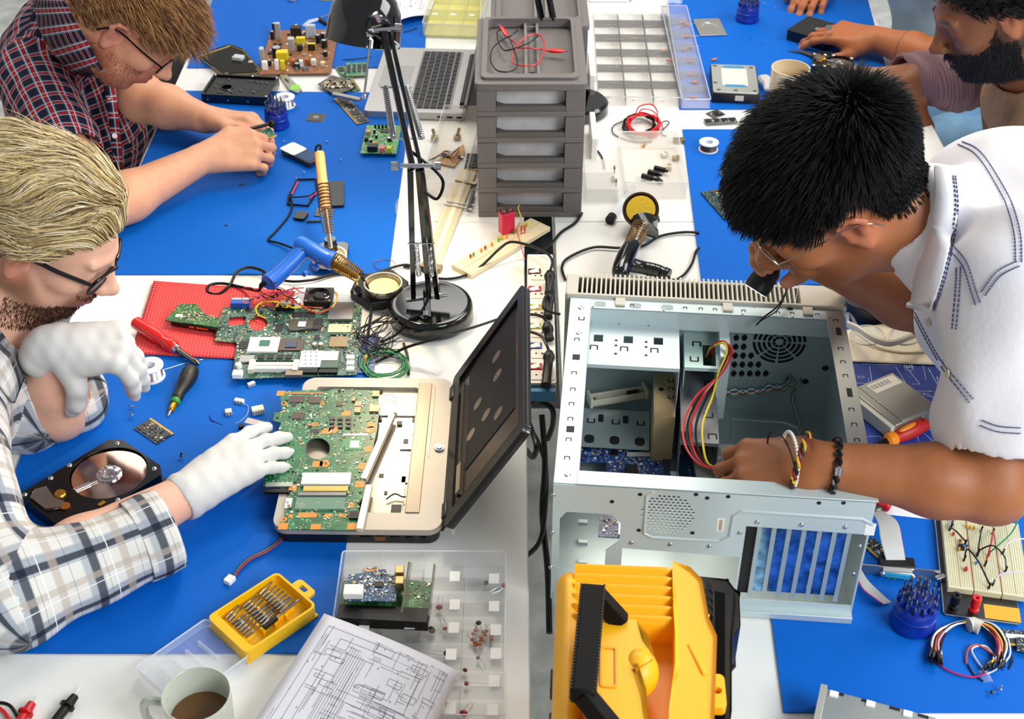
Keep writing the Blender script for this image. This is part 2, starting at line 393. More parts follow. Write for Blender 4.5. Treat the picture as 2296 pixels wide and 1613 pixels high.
def body_obj(name, B, h, mats, parent, base='e0ac90', k=.004, plaid=False, clip=None, noise=None, smooth=1, label=None):
    vs, F = B.mesh(h, clip, noise)
    for _ in range(smooth):   # laplacian relaxation
        acc = np.zeros_like(vs); n = np.zeros(len(vs))
        for a, b in ((0, 1), (1, 2), (2, 3), (3, 0)):
            np.add.at(acc, F[:, a], vs[F[:, b]]); np.add.at(acc, F[:, b], vs[F[:, a]]); np.add.at(n, F[:, a], 1); np.add.at(n, F[:, b], 1)
        vs = vs*.5+.5*acc/np.maximum(n, 1)[:, None]
    me = bpy.data.meshes.new(name); me.vertices.add(len(vs)); me.vertices.foreach_set('co', vs.astype(np.float32).ravel())
    me.loops.add(F.size); me.loops.foreach_set('vertex_index', F.astype(np.int32).ravel())
    me.polygons.add(len(F)); me.polygons.foreach_set('loop_start', np.arange(0, F.size, 4, dtype=np.int32))
    me.update(calc_edges=True); me.shade_smooth()
    if any(q['col'] for q in B.p):
        W = np.full(len(vs), 1e-3); C = np.tile(np.array(hexc(base)[:3]), (len(vs), 1))*1e-3
        for q in B.p:
            dd = s_d = np.abs(B.dist(q, vs)); wgt = np.exp(-dd/k)
            C += wgt[:, None]*np.array(hexc(q['col'] or base)[:3]); W += wgt
        C /= W[:, None]; at = me.color_attributes.new('tint', 'FLOAT_COLOR', 'POINT'); at.data.foreach_set('color', np.hstack([C, np.ones((len(vs), 1))]).astype(np.float32).ravel())
    if plaid:
        fc = vs[F].mean(1); best = np.full(len(F), 9.0); U = np.zeros((len(F), 4, 2))
        for q in B.p:
            if q['op'] != '+' or q['t'] != 'c': continue
            dd = B.dist(q, fc)-q.get('bias', 0); w = dd < best
            if not w.any(): continue
            best[w] = dd[w]; ax = nv(q['b']-q['a']); ref = np.cross(ax, q.get('ref', V(.3, .1, 1))); ref = nv(ref); r2 = np.cross(ax, ref); R = (q['ra']+q['rb'])/2
            P = vs[F[w]]-q['a']; t0 = np.arctan2((fc[w]-q['a']) @ r2, (fc[w]-q['a']) @ ref)
            an = np.arctan2(P @ r2, P @ ref); an = t0[:, None]+(an-t0[:, None]+PI) % (2*PI)-PI
            U[w, :, 0] = an*R; U[w, :, 1] = P @ ax+q.get('v0', 0)
        uv = me.uv_layers.new(name='UVMap'); uv.data.foreach_set('uv', U.astype(np.float32).ravel())
    for m in (mats if isinstance(mats, list) else [mats]): me.materials.append(m)
    o = bpy.data.objects.new(name, me); COL.objects.link(o); o.parent = parent
    if label: o['label'] = label
    return o, vs, F
def orth(f, up):
    f = nv(f); l = nv(np.cross(up, f)); u = np.cross(f, l); return np.stack([f, l, u], 1)   # columns: forward, left, up
def hand(B, wr, fwd, nrm, side, curls, sc_=1.0, spread=.06, thumb=None, fat=1.0, k=.006, col=None, tip=None, nail=None):
    """side: +1 when the thumb lies on nrm x fwd"""
    f = nv(fwd); n = np.array(nrm, float); n = nv(n-f*(n @ f)); s = np.cross(n, f)*side; wr = np.array(wr, float)
    P = lambda a, b, c: wr+sc_*(f*a+s*b+n*c)
    kn = [(.092, .030), (.097, .0095), (.092, -.0115), (.083, -.031)]; ln = [.073, .081, .075, .058]; rad = [.0092, .0094, .0089, .0078]
    B.cone(P(-.012, 0.0, 0), P(.03, .0, 0), .0225*fat, .021*fat, k=.012, col=col)
    for i, (a, b) in enumerate(kn):
        B.cone(P(.012, b*.55, 0), P(a, b, .001), .0165*fat, .0115*fat, k=.012, col=col)
    B.ell(P(.045, .028, -.008), V(.03, .015, .014)*sc_, R=np.stack([f, s, n], 1), k=.012, col=col)
    tips = []
    for i, (a, b) in enumerate(kn):
        p = P(a, b, .001); ang = 0; sp = (b/.03)*spread+(curls[i][3] if len(curls[i]) > 3 else 0)
        for j, fr_ in enumerate((.48, .29, .23)):
            ang += curls[i][j]
            d = (f*math.cos(sp)+s*math.sin(sp))*math.cos(ang)-n*math.sin(ang); q = p+d*ln[i]*fr_*sc_
            r0 = rad[i]*fat*(1-.06*j); B.cone(p, q, r0, r0*.93, k=k, col=(tip if j == 2 and tip else col)); 
            if j == 2: tips.append((q, d, n*math.cos(ang)+f*math.sin(ang), r0, s))
            p = q
    th = thumb or [(.02, .022, -.004), (.05, .048, -.012), (.078, .058, -.016), (.102, .060, -.018)]
    tr = [.0155, .0125, .0112, .0095]; pts = [P(*t) for t in th]
    for i in range(3): B.cone(pts[i], pts[i+1], tr[i]*fat, tr[i+1]*fat, k=.010 if i == 0 else k, col=(tip if i == 2 and tip else col))
    d = nv(pts[3]-pts[2]); tips.append((pts[3], d, nv(n-d*(n @ d)), .0098*fat, s))
    return tips
def nails(tips, which, parent, mat):
    for i in which:
        q, d, nn, r, s = tips[i]; nn = nv(nn-d*(nn @ d)); R = Matrix(np.stack([d, np.cross(nn, d), nn], 1).tolist())
        obj('fingernail', MB().ell(q+d*r*.30+nn*r*.62, (r*.75, r*.68, r*.38), 12, R=R), mat, parent, label='fingernail')
def head(B, C, f, up, skin, beard=None, ears=True, lipc='b5605a', s=1.0, nose=1.0, earc=None):
    R = orth(f, up); C = np.array(C, float); P = lambda x, y, z: C+R @ (V(x, y, z)*s)
    def c(a, b, ra, rb=None, k=.012, op='+', col=None): B.cone(P(*a), P(*b), ra*s, (ra if rb is None else rb)*s, k=k, op=op, col=col)
    def e(a, r, k=.015, op='+', col=None): B.ell(P(*a), V(*r)*s, R=R, k=k, op=op, col=col)
    e((-.014, 0, .034), (.098, .076, .086)); e((.034, 0, .01), (.066, .064, .075)); e((.04, 0, -.04), (.052, .052, .06))
    for y in (-1, 1):
        c((-.002, y*.054, -.045), (.058, y*.022, -.098), .020, .016, k=.025, col=beard)
        e((.062, y*.042, -.018), (.026, .021, .02), k=.02)
        e((.098, y*.031, .004), (.014, .016, .010), k=.016, op='-')
        e((.0800, y*.0315, .003), (.0135, .0190, .0130), k=.012); c((.092, y*.020, -.003), (.090, y*.043, -.003), .0012, k=.002, col='2a1a14')
        c((.081, y*.026, .012), (.080, y*.044, .012), .0050, .0045, k=.008); c((.080, y*.026, -.006), (.078, y*.042, -.006), .004, .004, k=.008)
        c((.095, y*.012, .024), (.083, y*.048, .027), .0085, .006, k=.01)
        e((.112, y*.0125, -.031), (.0105, .0075, .0085), k=.006)
        e((.121, y*.0075, -.0415), (.0045, .0035, .004), k=.003, op='-', col='703028')
        if ears:
            er = earc or 'd98f78'
            pts = [(-.004, .073, -.028), (-.010, .080, -.008), (-.018, .089, .012), (-.012, .092, .026), (.002, .088, .030), (.012, .080, .022), (.012, .076, .008)]
            e((-.002, y*.077, -.003), (.017, .006, .028), k=.006, col=er)
            for a, b in zip(pts, pts[1:]): c((a[0], y*a[1], a[2]), (b[0], y*b[1], b[2]), .0042, k=.004, col=er)
            c((-.002, y*.078, -.030), (.0, y*.077, -.024), .0075, .007, k=.006, col=er)
            e((.001, y*.088, .004), (.009, .009, .014), k=.004, op='-', col='8a4434')
            c((-.006, y*.083, -.008), (-.010, y*.086, .010), .0035, k=.004, col=er); c((.010, y*.076, -.004), (.011, y*.078, -.010), .004, k=.004)
    e((.076, 0, -.098), (.022, .022, .018), k=.02, col=beard); e((.088, 0, -.058), (.02, .03, .024), k=.015, col=beard)
    e((.082, 0, -.004), (.023, .017, .032), k=.010)
    c((.094, 0, .016), (.118*(1 if nose == 1 else nose), 0, -.024), .008, .0105, k=.01); e((.124, 0, -.028), (.011, .0115, .0105), k=.006)
    c((.100, -.019, -.059), (.107, 0, -.055), .0035, .0052, k=.004, col=lipc); c((.100, .019, -.059), (.107, 0, -.055), .0035, .0052, k=.004, col=lipc)
    c((.099, -.016, -.066), (.105, 0, -.067), .004, .0065, k=.004, col=lipc); c((.099, .016, -.066), (.105, 0, -.067), .004, .0065, k=.004, col=lipc)
    return P, R
def strands(name, roots, dirs, length, width, mats, parent, seg=6, bend=None, wob=.2, seed=1, taper=.3, label=None, keep=None):
    """hair: thin three sided tubes. roots Nx3, dirs function(points)->unit flow, keep: function(points)->points (push out of the scalp)"""
    g = np.random.default_rng(seed); N = len(roots); L = length*(1-.35*g.random(N)); P = [roots]; w = g.normal(0, wob, (N, 3)); ph = g.random((N, 1))*6
    for i in range(seg):
        d = dirs(P[-1], i/seg)+w*(i/seg)*.6+.12*np.sin(ph+i*1.1)*w; d /= np.linalg.norm(d, axis=1)[:, None]
        p = P[-1]+d*(L/seg)[:, None]
        if keep is not None: p = keep(p)
        P.append(p)
    P = np.stack(P, 1); S = seg+1; W = width*(.6+.8*g.random(N))
    t = np.gradient(P, axis=1); t /= np.linalg.norm(t, axis=2)[..., None]+1e-9
    a = np.cross(t, np.array([.3, .5, .8])); a /= np.linalg.norm(a, axis=2)[..., None]+1e-9; b = np.cross(t, a)
    prof = np.minimum(1, (1-np.linspace(0, 1, S))*3+.0)*(1-taper)+taper*(1-np.linspace(0, 1, S)); prof = np.maximum(prof, .08)
    vs = np.stack([P+W[:, None, None]*prof[None, :, None]*(a*math.cos(q)+b*math.sin(q)) for q in (0, 2.094, 4.189)], 2)  # N,S,3,3
    base = (np.arange(N)*S*3)[:, None, None]+(np.arange(seg)*3)[None, :, None]; k = np.arange(3)[None, None, :]; k2 = (k+1) % 3
    F = np.stack([base+k, base+k2, base+3+k2, base+3+k], -1).reshape(-1, 4); vs = vs.reshape(-1, 3)
    me = bpy.data.meshes.new(name); me.vertices.add(len(vs)); me.vertices.foreach_set('co', vs.astype(np.float32).ravel())
    me.loops.add(F.size); me.loops.foreach_set('vertex_index', F.astype(np.int32).ravel()); me.polygons.add(len(F)); me.polygons.foreach_set('loop_start', np.arange(0, F.size, 4, dtype=np.int32))
    me.update(calc_edges=True); me.shade_smooth()
    for m in mats: me.materials.append(m)
    me.polygons.foreach_set('material_index', np.repeat(g.integers(0, len(mats), N), seg*3).astype(np.int32))
    o = bpy.data.objects.new(name, me); COL.objects.link(o); o.parent = parent
    if label: o['label'] = label
    return o
def plaid_mat(base, stripes, scale=1, rough=.85, weave=0, wrinkle=.5, ps=.05):
    """stripes: (axis u/v, period, centre, half width, colour, strength)"""
    m = bpy.data.materials.new('checked_cloth'); m.use_nodes = True; nt = m.node_tree; N = nt.nodes; Lk = nt.links; b = N['Principled BSDF']; b.inputs['Roughness'].default_value = rough; b.inputs['Specular IOR Level'].default_value = .2
    uv = N.new('ShaderNodeUVMap'); uv.uv_map = 'UVMap'; sx = N.new('ShaderNodeSeparateXYZ'); Lk.new(uv.outputs[0], sx.inputs[0])
    def mth(op, a, c=None, cl=False):
        x = N.new('ShaderNodeMath'); x.operation = op; x.use_clamp = cl
        for i, q in enumerate((a, c)):
            if q is None: continue
            if isinstance(q, (int, float)): x.inputs[i].default_value = q
            else: Lk.new(q, x.inputs[i])
        return x.outputs[0]
    r = N.new('ShaderNodeRGB'); r.outputs[0].default_value = hexc(base); cur = r.outputs[0]
    for ax, per, ce, hw, col, st in stripes:
        c = sx.outputs[0 if ax == 'u' else 1]; fr = mth('FRACT', mth('ADD', mth('DIVIDE', c, per), 100.0)); dd = mth('ABSOLUTE', mth('SUBTRACT', fr, ce)); dd = mth('MINIMUM', dd, mth('SUBTRACT', 1.0, dd))
        k = mth('DIVIDE', mth('SUBTRACT', hw, dd), hw*.25+.004, True)
        k = mth('MULTIPLY', k, st); x = N.new('ShaderNodeMix'); x.data_type = 'RGBA'; Lk.new(k, x.inputs[0]); Lk.new(cur, x.inputs[6]); x.inputs[7].default_value = hexc(col); cur = x.outputs[2]
    Lk.new(cur, b.inputs['Base Color'])
    return m
def wrinkles(amp, sc_=1.0, seed=0):
    def f(X, Y, Z):
        a = 45*sc_; return amp*(np.sin(a*X*.9+2.3*np.sin(13*Z+seed)+a*.5*Z)*np.sin(22*sc_*Y+3*np.sin(9*X+seed))+.6*np.sin(a*1.7*Y+1.5*np.sin(20*X)+a*Z+seed))
    return f
# ---------------------------------------------------------------- people
def J(px, py, z): return np.array(Q(px, py, z))
def skinmat(c): return M(c, .5, vcol=True, var=.05, vs=60, spec=.4, bump=.12, bs=260, sss=.12)
def ear_to_c(e, R, side, s=1.0): return np.array(e)-s*(R @ V(-.005, side*.085, -.005))
def person(label, at, group=None): return thing('person', label, 'person', Vector(at), group)
def rel(B, o):   # shift a body into its person's own coordinates
    o = np.array(o)
    for q in B.p:
        for k in ('a', 'b', 'c'):
            if k in q: q[k] = q[k]-o
    return B
HE_C, HE_R = V(-.008, 0, .028), V(.108, .082, .094)
def earmask(L): return hairmask(L) & ~((L[:, 0] > -.032) & (L[:, 0] < .03) & (L[:, 2] < .036))
def hairmask(L): return L[:, 2] > np.interp(L[:, 0], [-.11, -.05, -.02, .01, .03, .055, .085, .1], [-.055, -.04, .0, .022, .012, .045, .064, .075])
def hair(name, P0, C, R, vs, flow, length, width, mats, n, seed=1, mask=None, lift=1.05, seg=6, wob=.2, cap=None, s=1.0, label=None, taper=.3, lenf=None, scalp=None):
    C = np.array(C)-np.array(P0.location); g = np.random.default_rng(seed); L = (vs-C) @ R/s
    if scalp:
        bo = [c for c in P0.children if c.name.startswith('body')][0]; at = bo.data.color_attributes['tint']; k = (mask or hairmask)(L+V(0, 0, -.006)) & (np.abs(L[:, 0]) < .13) & (np.abs(L[:, 1]) < .1) & (np.abs(L[:, 2]) < .14)
        cc = np.zeros(len(vs)*4, np.float32); at.data.foreach_get('color', cc); cc = cc.reshape(-1, 4); cc[k, :3] = hexc(scalp)[:3]; at.data.foreach_set('color', cc.ravel())
    ok = np.where((mask or hairmask)(L) & (np.abs(L[:, 0]) < .13) & (np.abs(L[:, 1]) < .1) & (np.abs(L[:, 2]) < .14))[0]
    pick = g.choice(ok, n); roots = vs[pick]+g.normal(0, .0012, (n, 3))
    def nrm(l): q = (l-HE_C)/HE_R**2; return q/np.linalg.norm(q, axis=1)[:, None]
    def dirs(p, t):
        l = (p-C) @ R/s; d = flow(l, nrm(l), t); d /= np.linalg.norm(d, axis=1)[:, None]; return d @ R.T
    def keep(p):
        l = (p-C) @ R/s; q = (l-HE_C)/HE_R; r = np.linalg.norm(q, axis=1); f = np.where(r < lift, lift/np.maximum(r, .2), 1.0)
        return C+s*((HE_C+(l-HE_C)*f[:, None]) @ R.T)
    ln = length if lenf is None else length*lenf((roots-C) @ R/s)
    o = strands(name, roots, dirs, ln, width, mats, P0, seg, keep=keep if lift else None, wob=wob, seed=seed, label=label, taper=taper)
    return o
SHORT = lambda L: np.interp(L[:, 2], [-.05, .015, .035, .06], [.22, .28, .6, 1.0])
def hmat(c, r=.45): return M(c, r, spec=.5)
def specs(P0, C, R, s=1.0, rim='0a0a0a', rr=.0022, round_=False, temple=True, lensw=.024, lensh=.017, tr=.0022):
    C = np.array(C)-np.array(P0.location); W = lambda x, y, z: Vector(C+R @ (V(x, y, z)*s)); fm = M(rim, .2, 0 if rim[0] == '0' else 1)
    t = bpy.data.objects.new('eyeglasses', None); COL.objects.link(t); t.parent = P0
    mb = MB()
    for y0 in (-.033, .033):
        pts = [W(.108-.012*(abs(y0+lensw*math.cos(a))/.06)**2, y0+lensw*math.cos(a)*(1 if round_ else max(-1, min(1, 1.0))), .000+lensh*(math.sin(a) if round_ else max(-.8, min(.8, 1.25*math.sin(a))))) for a in np.linspace(0, 2*PI, 28, endpoint=False)]
        mb.tube(pts, rr, 8, closed=True)
        lm = MB(); lm.add([W(.107, y0, .0)]+pts, [(0, i+1, (i+1) % 28+1) for i in range(28)]); obj('lens', lm, M('dfe8f2', .03, alpha=.22), t, smooth=False)
    mb.tube([W(.108, -.011, .006), W(.113, 0, .009), W(.108, .011, .006)], rr, 8); obj('frame', mb, fm, t)
    for y in (-1, 1):
        b = MB(); b.tube(cr([W(.098, y*.057, .006), W(.05, y*.072, .009), W(.0, y*.086, .014), W(-.02, y*.088, .004), W(-.03, y*.084, -.016)], 5), tr, 8, flat=1); obj('temple', b, fm, t)
    return t
def collar(P0, pts, r, mat, name='collar', flat=.35): return obj(name, MB().tube(cr([Vector(p) for p in pts], 6), r, 10, flat=flat), mat, P0)
redplaid = plaid_mat('5c0a14', [('u', .034, .0, .30, '181c30', .85), ('v', .034, .0, .30, '181c30', .75), ('u', .034, .5, .10, 'b01c28', .8), ('v', .034, .5, .10, 'b01c28', .8),
    ('u', .034, .30, .035, '5b88a8', .8), ('u', .034, .70, .035, '5b88a8', .8), ('v', .034, .30, .03, '5b88a8', .6), ('u', .034, .36, .022, 'f2ecec', .95), ('u', .034, .64, .022, 'f2ecec', .95), ('v', .034, .35, .02, 'f0e4e4', .9), ('v', .034, .65, .02, 'f0e4e4', .9)])
grayplaid = plaid_mat('dfdcd8', [('u', .075, .1, .16, '8b98a8', .75), ('v', .085, .2, .14, '9aa4b0', .7), ('u', .075, .15, .07, '10182c', .85), ('v', .085, .25, .075, '141c30', .8),
    ('u', .075, .6, .07, 'b8aca0', .6), ('v', .085, .7, .07, 'b8a99c', .6), ('u', .0375, .5, .012, '2b3346', .7), ('v', .0425, .8, .01, '2b3346', .7), ('u', .075, .75, .01, 'ffffff', .9), ('v', .085, .5, .01, 'ffffff', .9)])
nailm = M('e8b8a4', .25)

# person in the red checked shirt, upper left
R1 = orth(V(.62, 0, -.78), V(0, 0, 1)); e1 = J(250, 82, .30); C1 = ear_to_c(e1, R1, -1)
p1 = person('man with ginger-blond hair and thin glasses in a red checked short-sleeved shirt', J(180, 200, -.2)); o1 = np.array(p1.location)
B = Body(.02); head(B, C1, V(.62, 0, -.78), V(0, 0, 1), 'fair', beard='b8775a')
nb1 = J(150, 90, .16); ns1 = J(75, 185, .12); fs1 = J(215, 15, .14)
B.cone(C1+R1 @ V(-.035, 0, -.045), nb1, .054, .062, k=.04); B.cone(C1+R1 @ V(.03, 0, -.08), nb1, .035, .05, k=.04)
el1 = J(215, 478, .05); wr1 = J(462, 352, .06); B.chain([ns1, el1], [.05, .043]); B.chain([el1, (el1*.72+wr1*.28), wr1], [.042, .044, .0275])
el2 = J(318, 222, .06); wr2 = J(466, 268, .055); B.chain([fs1, el2], [.05, .046]); B.chain([el2, el2*.6+wr2*.4, wr2], [.045, .042, .027])
hand(B, wr1, V(.92, .25, .02), V(.1, -.62, .78), 1, [(.9, .75, .3), (.75, .9, .5), (.75, .95, .6), (.7, 1.0, .6)], 1.0, tip='dc9078', thumb=[(.02, .022, -.004), (.05, .045, -.006), (.082, .043, -.012), (.108, .030, -.022)])
t2 = hand(B, wr2, V(.97, -.10, .05), V(.05, .35, .93), -1, [(.5, .7, .5), (.6, .9, .5), (.7, .9, .6), (.8, .9, .6)], .98, tip='dc9078', thumb=[(.02, .022, -.004), (.05, .044, -.010), (.08, .046, -.014), (.104, .040, -.018)])
tips1 = [(t[0]-o1,)+t[1:] for t in t2]
_, vs1, _ = body_obj('body', rel(B, o1), .0032, skinmat('e2a583'), p1, base='e2a583'); nails(tips1, [4], p1, nailm)
S = Body(.045); hp = J(185, 400, -.28); mid = (nb1+hp)/2+V(.02, 0, .02)
def dirn(a, b): return nv(np.array(b)-np.array(a))
S.cone(nb1*.86+hp*.14, mid, .135, .15); S.cone(mid, hp, .15, .15); S.cone(ns1+V(.01, .05, 0), fs1-V(0, .05, 0), .075, .08, k=.05)
S.cone(ns1, ns1*.42+el1*.58, .074, .07, k=.03); S.cone(fs1, fs1*.35+el2*.65, .07, .066, k=.03); S.cone(nb1, nb1+dirn(nb1, C1)*.045, .076, .070)
for a, b, r in ((ns1, el1, .06), (fs1, el2, .056)): S.cone(a*.36+b*.64, a*.1+b*.9, r, r, k=.004, op='-')
S.cone(nb1+dirn(nb1, C1)*.03, C1, .063, .062, k=.006, op='-')
body_obj('shirt', rel(S, o1), .005, redplaid, p1, plaid=True, noise=wrinkles(.0022, 1, 1), smooth=2)
mb = MB()
cl = [C1+R1 @ V(*q)-o1 for q in ((-.115, .02, -.05), (-.09, -.06, -.08), (-.03, -.085, -.11), (.03, -.05, -.15))]
# shirt collar flaps, button strip, buttons
def flap(name, pts, w, th, mat, par, plaid=True):
    a = cr([Vector(p) for p in pts], 5); b = cr([Vector(p) for p in w], 5); N = len(a); mb = MB(); vs = []; fs = []
    for i in range(N): vs += [a[i], b[i]]
    for i in range(N-1): fs.append((2*i, 2*i+1, 2*i+3, 2*i+2))
    mb.add(vs, fs); o = obj(name, mb, mat, par); md = o.modifiers.new('thick', 'SOLIDIFY'); md.thickness = th; md.offset = 0
    if plaid:
        uv = o.data.uv_layers.new(name='UVMap'); L = 0; cs = []
        for i in range(N):
            if i: L += (a[i]-a[i-1]).length
            cs += [(L, 0), (L, (a[i]-b[i]).length)]
        for lp in o.data.loops: uv.data[lp.index].uv = cs[lp.vertex_index]
    return o
def JO(o, *q): return J(*q)-o
def onsurf(obs, o, px, py, lift=.0012):
    ro = Vector((0, 0, T+CAMH)); d = (Q(px, py, 0)-ro).normalized(); best = None
    for ob in obs:
        h = ob.ray_cast(ro-Vector(o), d)
        if h[0] and (best is None or (h[1]-ro+Vector(o)).length < (best[0]-ro+Vector(o)).length): best = (h[1], h[2])
    return (best[0]+best[1]*lift, best[1]) if best else (Vector(J(px, py, .25)-np.array(o)), Vector((0, 0, 1)))
def bparts(P0, *n): bpy.context.view_layer.update(); return [c for c in P0.children if c.name.split('.')[0] in n]
def collar2(P0, o, A, B, mat, lift=.006, names=('body', 'shirt'), plaid=True):
    ob = bparts(P0, *names); f = lambda L, l: [onsurf(ob, o, q.x, q.y, l)[0] for q in cr([Vector((x, y, 0)) for x, y in L], 4)]
    return flap('collar', f(A, lift), f(B, lift*.8), .004, mat, P0, plaid=plaid)
collar2(p1, o1, [(150, -5), (178, 48), (212, 108), (234, 150)], [(78, -5), (98, 62), (142, 128), (196, 172)], redplaid, .011)
flap('button_strip', [JO(o1, 228, 165, .135), JO(o1, 243, 260, .05), JO(o1, 258, 420, -.12)], [JO(o1, 252, 160, .13), JO(o1, 266, 260, .045), JO(o1, 280, 420, -.125)], .003, redplaid, p1)
for q in ((231, 158, .158), (243, 217, .088), (257, 305, .01)): obj('button', MB().lathe([(0, .001), (.0055, .001), (.0055, -.001), (0, -.001)], JO(o1, *q), 14, axis=(.5, -.55, .6)), M('efe6e6', .3), p1)
hc = [hmat('8a5a30'), hmat('b07c46'), hmat('5a3518'), hmat('c89a62')]
fl = lambda l, n, t: np.array([[.75, -.28, .25-.6*t]])+n*(.55-.5*t)
hair('hair', p1, C1, R1, vs1, lambda l, n, t: np.array([[.9, -.15, .15-.5*t]])+n*(.45-.4*t), .075, .0009, hc, 7500, 3, seg=7, wob=.34, scalp='6a4526', mask=earmask, lenf=SHORT)
hair('stubble', p1, C1, R1, vs1, lambda l, n, t: n+np.array([[.3, 0, -.8]]), .005, .00024, [hmat('8a4f30')], 2600, 4, mask=lambda L: (L[:, 2] < -.035) & (L[:, 0] > -.02) & (L[:, 2] > -.115) & (np.abs(L[:, 1]) > .03), lift=0, seg=2)
specs(p1, C1, R1, rim='101012', rr=.0012, round_=True, lensw=.024, lensh=.021, tr=.0016)
p1t = Body(.04); p1t.chain([hp, J(330, 470, -.30)], [.13, .09]); p1t.chain([hp+V(0, .18, 0), J(420, 200, -.30)], [.13, .09])
body_obj('trousers', rel(p1t, o1), .008, M('141518', .8), p1)

# person with blond hair and white gloves, left
f2 = V(.8, -.05, -.6); R2 = orth(f2, V(0, 0, 1)); C2 = ear_to_c(J(32, 590, .31), R2, -1)
p2 = person('blond man with black-framed glasses, grey checked shirt and white gloves', J(-120, 900, -.2)); o2 = np.array(p2.location)
B = Body(.02); head(B, C2, f2, V(0, 0, 1), 'fair', beard='80563e')
nb2 = J(-60, 760, .15); B.cone(C2+R2 @ V(-.035, 0, -.045), nb2, .056, .066, k=.04); B.cone(C2+R2 @ V(.025, 0, -.08), nb2, .04, .055, k=.04)
sh2 = J(-150, 1050, .14); elb = J(8, 1335, .06); wrr = J(432, 1102, .055); shl = J(-40, 700, .10); ell_ = J(128, 918, .045); wrl = J(118, 775, .175)
B.chain([sh2, elb, elb*.6+wrr*.4, wrr], [.05, .045, .043, .0275]); B.chain([shl, ell_, ell_*.6+wrl*.4, wrl], [.05, .044, .040, .027])
gR = (wrr, dirn(wrr, J(600, 990, .062)), V(-.05, -.28, .95), 1, [(.25, .18, .1, .06), (.28, .2, .1, -.05), (.32, .25, .15, -.10), (.35, .25, .15, -.12)])
gL = (wrl, V(.98, .02, -.06), V(.1, -.25, .96), -1, [(1.15, .35, .2), (1.15, .3, .2), (1.15, .3, .2), (1.2, .35, .2)])
thR = [(.02, .022, -.008), (.05, .040, -.020), (.085, .042, -.030), (.112, .036, -.036)]; thL = [(.02, .026, -.01), (.035, .045, -.035), (.03, .050, -.065), (.02, .048, -.085)]
hand(B, *gR, sc_=.97, fat=.9, thumb=thR); hand(B, *gL, sc_=.97, fat=.9, thumb=thL)
_, vs2, _ = body_obj('body', rel(B, o2), .003, skinmat('e9b49a'), p2, base='e9b49a')
GLV = M('d6d4d2', .6, bump=.25, bs=60, spec=.3)
G = Body(.012); hand(G, *gR, sc_=1.0, fat=1.12, thumb=thR); dR = dirn(wrr, gR[0]+gR[1]); G.cone(wrr-dR*.010, wrr+dR*.01, .034, .028); G.cone(wrr-dR*.09, wrr-dR*.058, .045, .045, op='-', k=.002)
body_obj('glove', rel(G, o2), .0024, GLV, p2, noise=lambda X, Y, Z: .0005*np.sin(260*X+90*Y)*np.sin(120*Z+70*Y), label='white glove on the hand over the green board')
G = Body(.012); hand(G, *gL, sc_=1.02, fat=1.15, thumb=thL); G.cone(wrl-V(.02, 0, .02), wrl, .031, .028)
body_obj('glove', rel(G, o2), .0026, GLV, p2, noise=lambda X, Y, Z: .0005*np.sin(260*X+90*Y)*np.sin(120*Z+70*Y), label='white glove on the hand at the mouth')
S = Body(.035); cuff = wrr*.80+elb*.20; cdir = dirn(elb, wrr)
cfa = J(298, 1222, .055); S.cone(sh2, elb, .082, .064, k=.04); S.cone(elb, cfa, .064, .054); S.cone(J(446, 1164, .055), J(600, 1100, .055), .07, .08, op='-', k=.003)
S.cone(shl, ell_-V(.04, 0, -.005), .07, .06); S.cone(ell_-V(.045, 0, 0), ell_+V(.012, .03, .0), .058, .055); S.cone(ell_+V(.005, -.005, .01), wrl, .043, .05, op='-', k=.006)
hp2 = J(-260, 1180, -.3); S.cone(J(-150, 820, .1), hp2, .14, .14); S.cone(sh2, shl, .08, .075, k=.05); S.cone(nb2, nb2+V(.01, 0, .03), .082, .075); S.cone(nb2+V(0, 0, .0), C2, .066, .06, op='-', k=.005)
body_obj('shirt', rel(S, o2), .0045, grayplaid, p2, plaid=True, noise=wrinkles(.0028, .8, 2), smooth=2)
collar2(p2, o2, [(-5, 735), (22, 780), (45, 850)], [(-60, 790), (-20, 850), (22, 905)], grayplaid)
def cuffobj(c0, c1, r0, r1, o, mat, par, th=.004):
    c0, c1 = Vector(c0-o), Vector(c1-o); L = (c1-c0).length; n = 40; mb = MB().lathe([(r0, 0), ((r0+r1)/2+.002, L*.5), (r1, L), (r1-th, L), ((r0+r1)/2-th, L*.5), (r0-th, 0)], c0, n, axis=c1-c0, closed=True); o_ = obj('cuff', mb, mat, par); uv = o_.data.uv_layers.new(name='UVMap'); Vz = (0, L/2, L, L, L/2, 0)
    for pl in o_.data.polygons:
        k0 = min(v % n for v in pl.vertices)
        for li in pl.loop_indices: v = o_.data.loops[li].vertex_index; k = v % n; k = n if (k == 0 and k0 == 0 and max(w % n for w in pl.vertices) == n-1) else k; uv.data[li].uv = (2*PI*r0*k/n, Vz[v//n])
cuffobj(J(305, 1218, .055), J(378, 1186, .055), .056, .055, o2, grayplaid, p2)
obj('cuff_button', MB().lathe([(0, .001), (.0055, .001), (.0055, -.001), (0, -.001)], JO(o2, 300, 1140, .106), 14, axis=(.1, -.2, 1)), M('202634', .3), p2)
hb = [hmat('cfb77c'), hmat('efdcaa'), hmat('a08048'), hmat('f6e8cc'), hmat('58401f'), hmat('dcc48c')]
def flow2(l, n, t):
    d = np.stack([-.75-l[:, 0]*2, -.25-1.5*l[:, 2]+0*l[:, 0], .15-.7*t+0*l[:, 0]], 1)+.34*np.sin(27*l[:, [1, 2, 0]]+4*t+2*np.sin(60*l[:, [2, 0, 1]])); d -= n*(np.sum(d*n, 1)[:, None])*.85; return d+n*(.30-.35*t)
hair('hair', p2, C2, R2, vs2, flow2, .12, .0008, hb, 14000, 5, seg=10, wob=.24, lift=1.06, scalp='8a7648', mask=earmask)
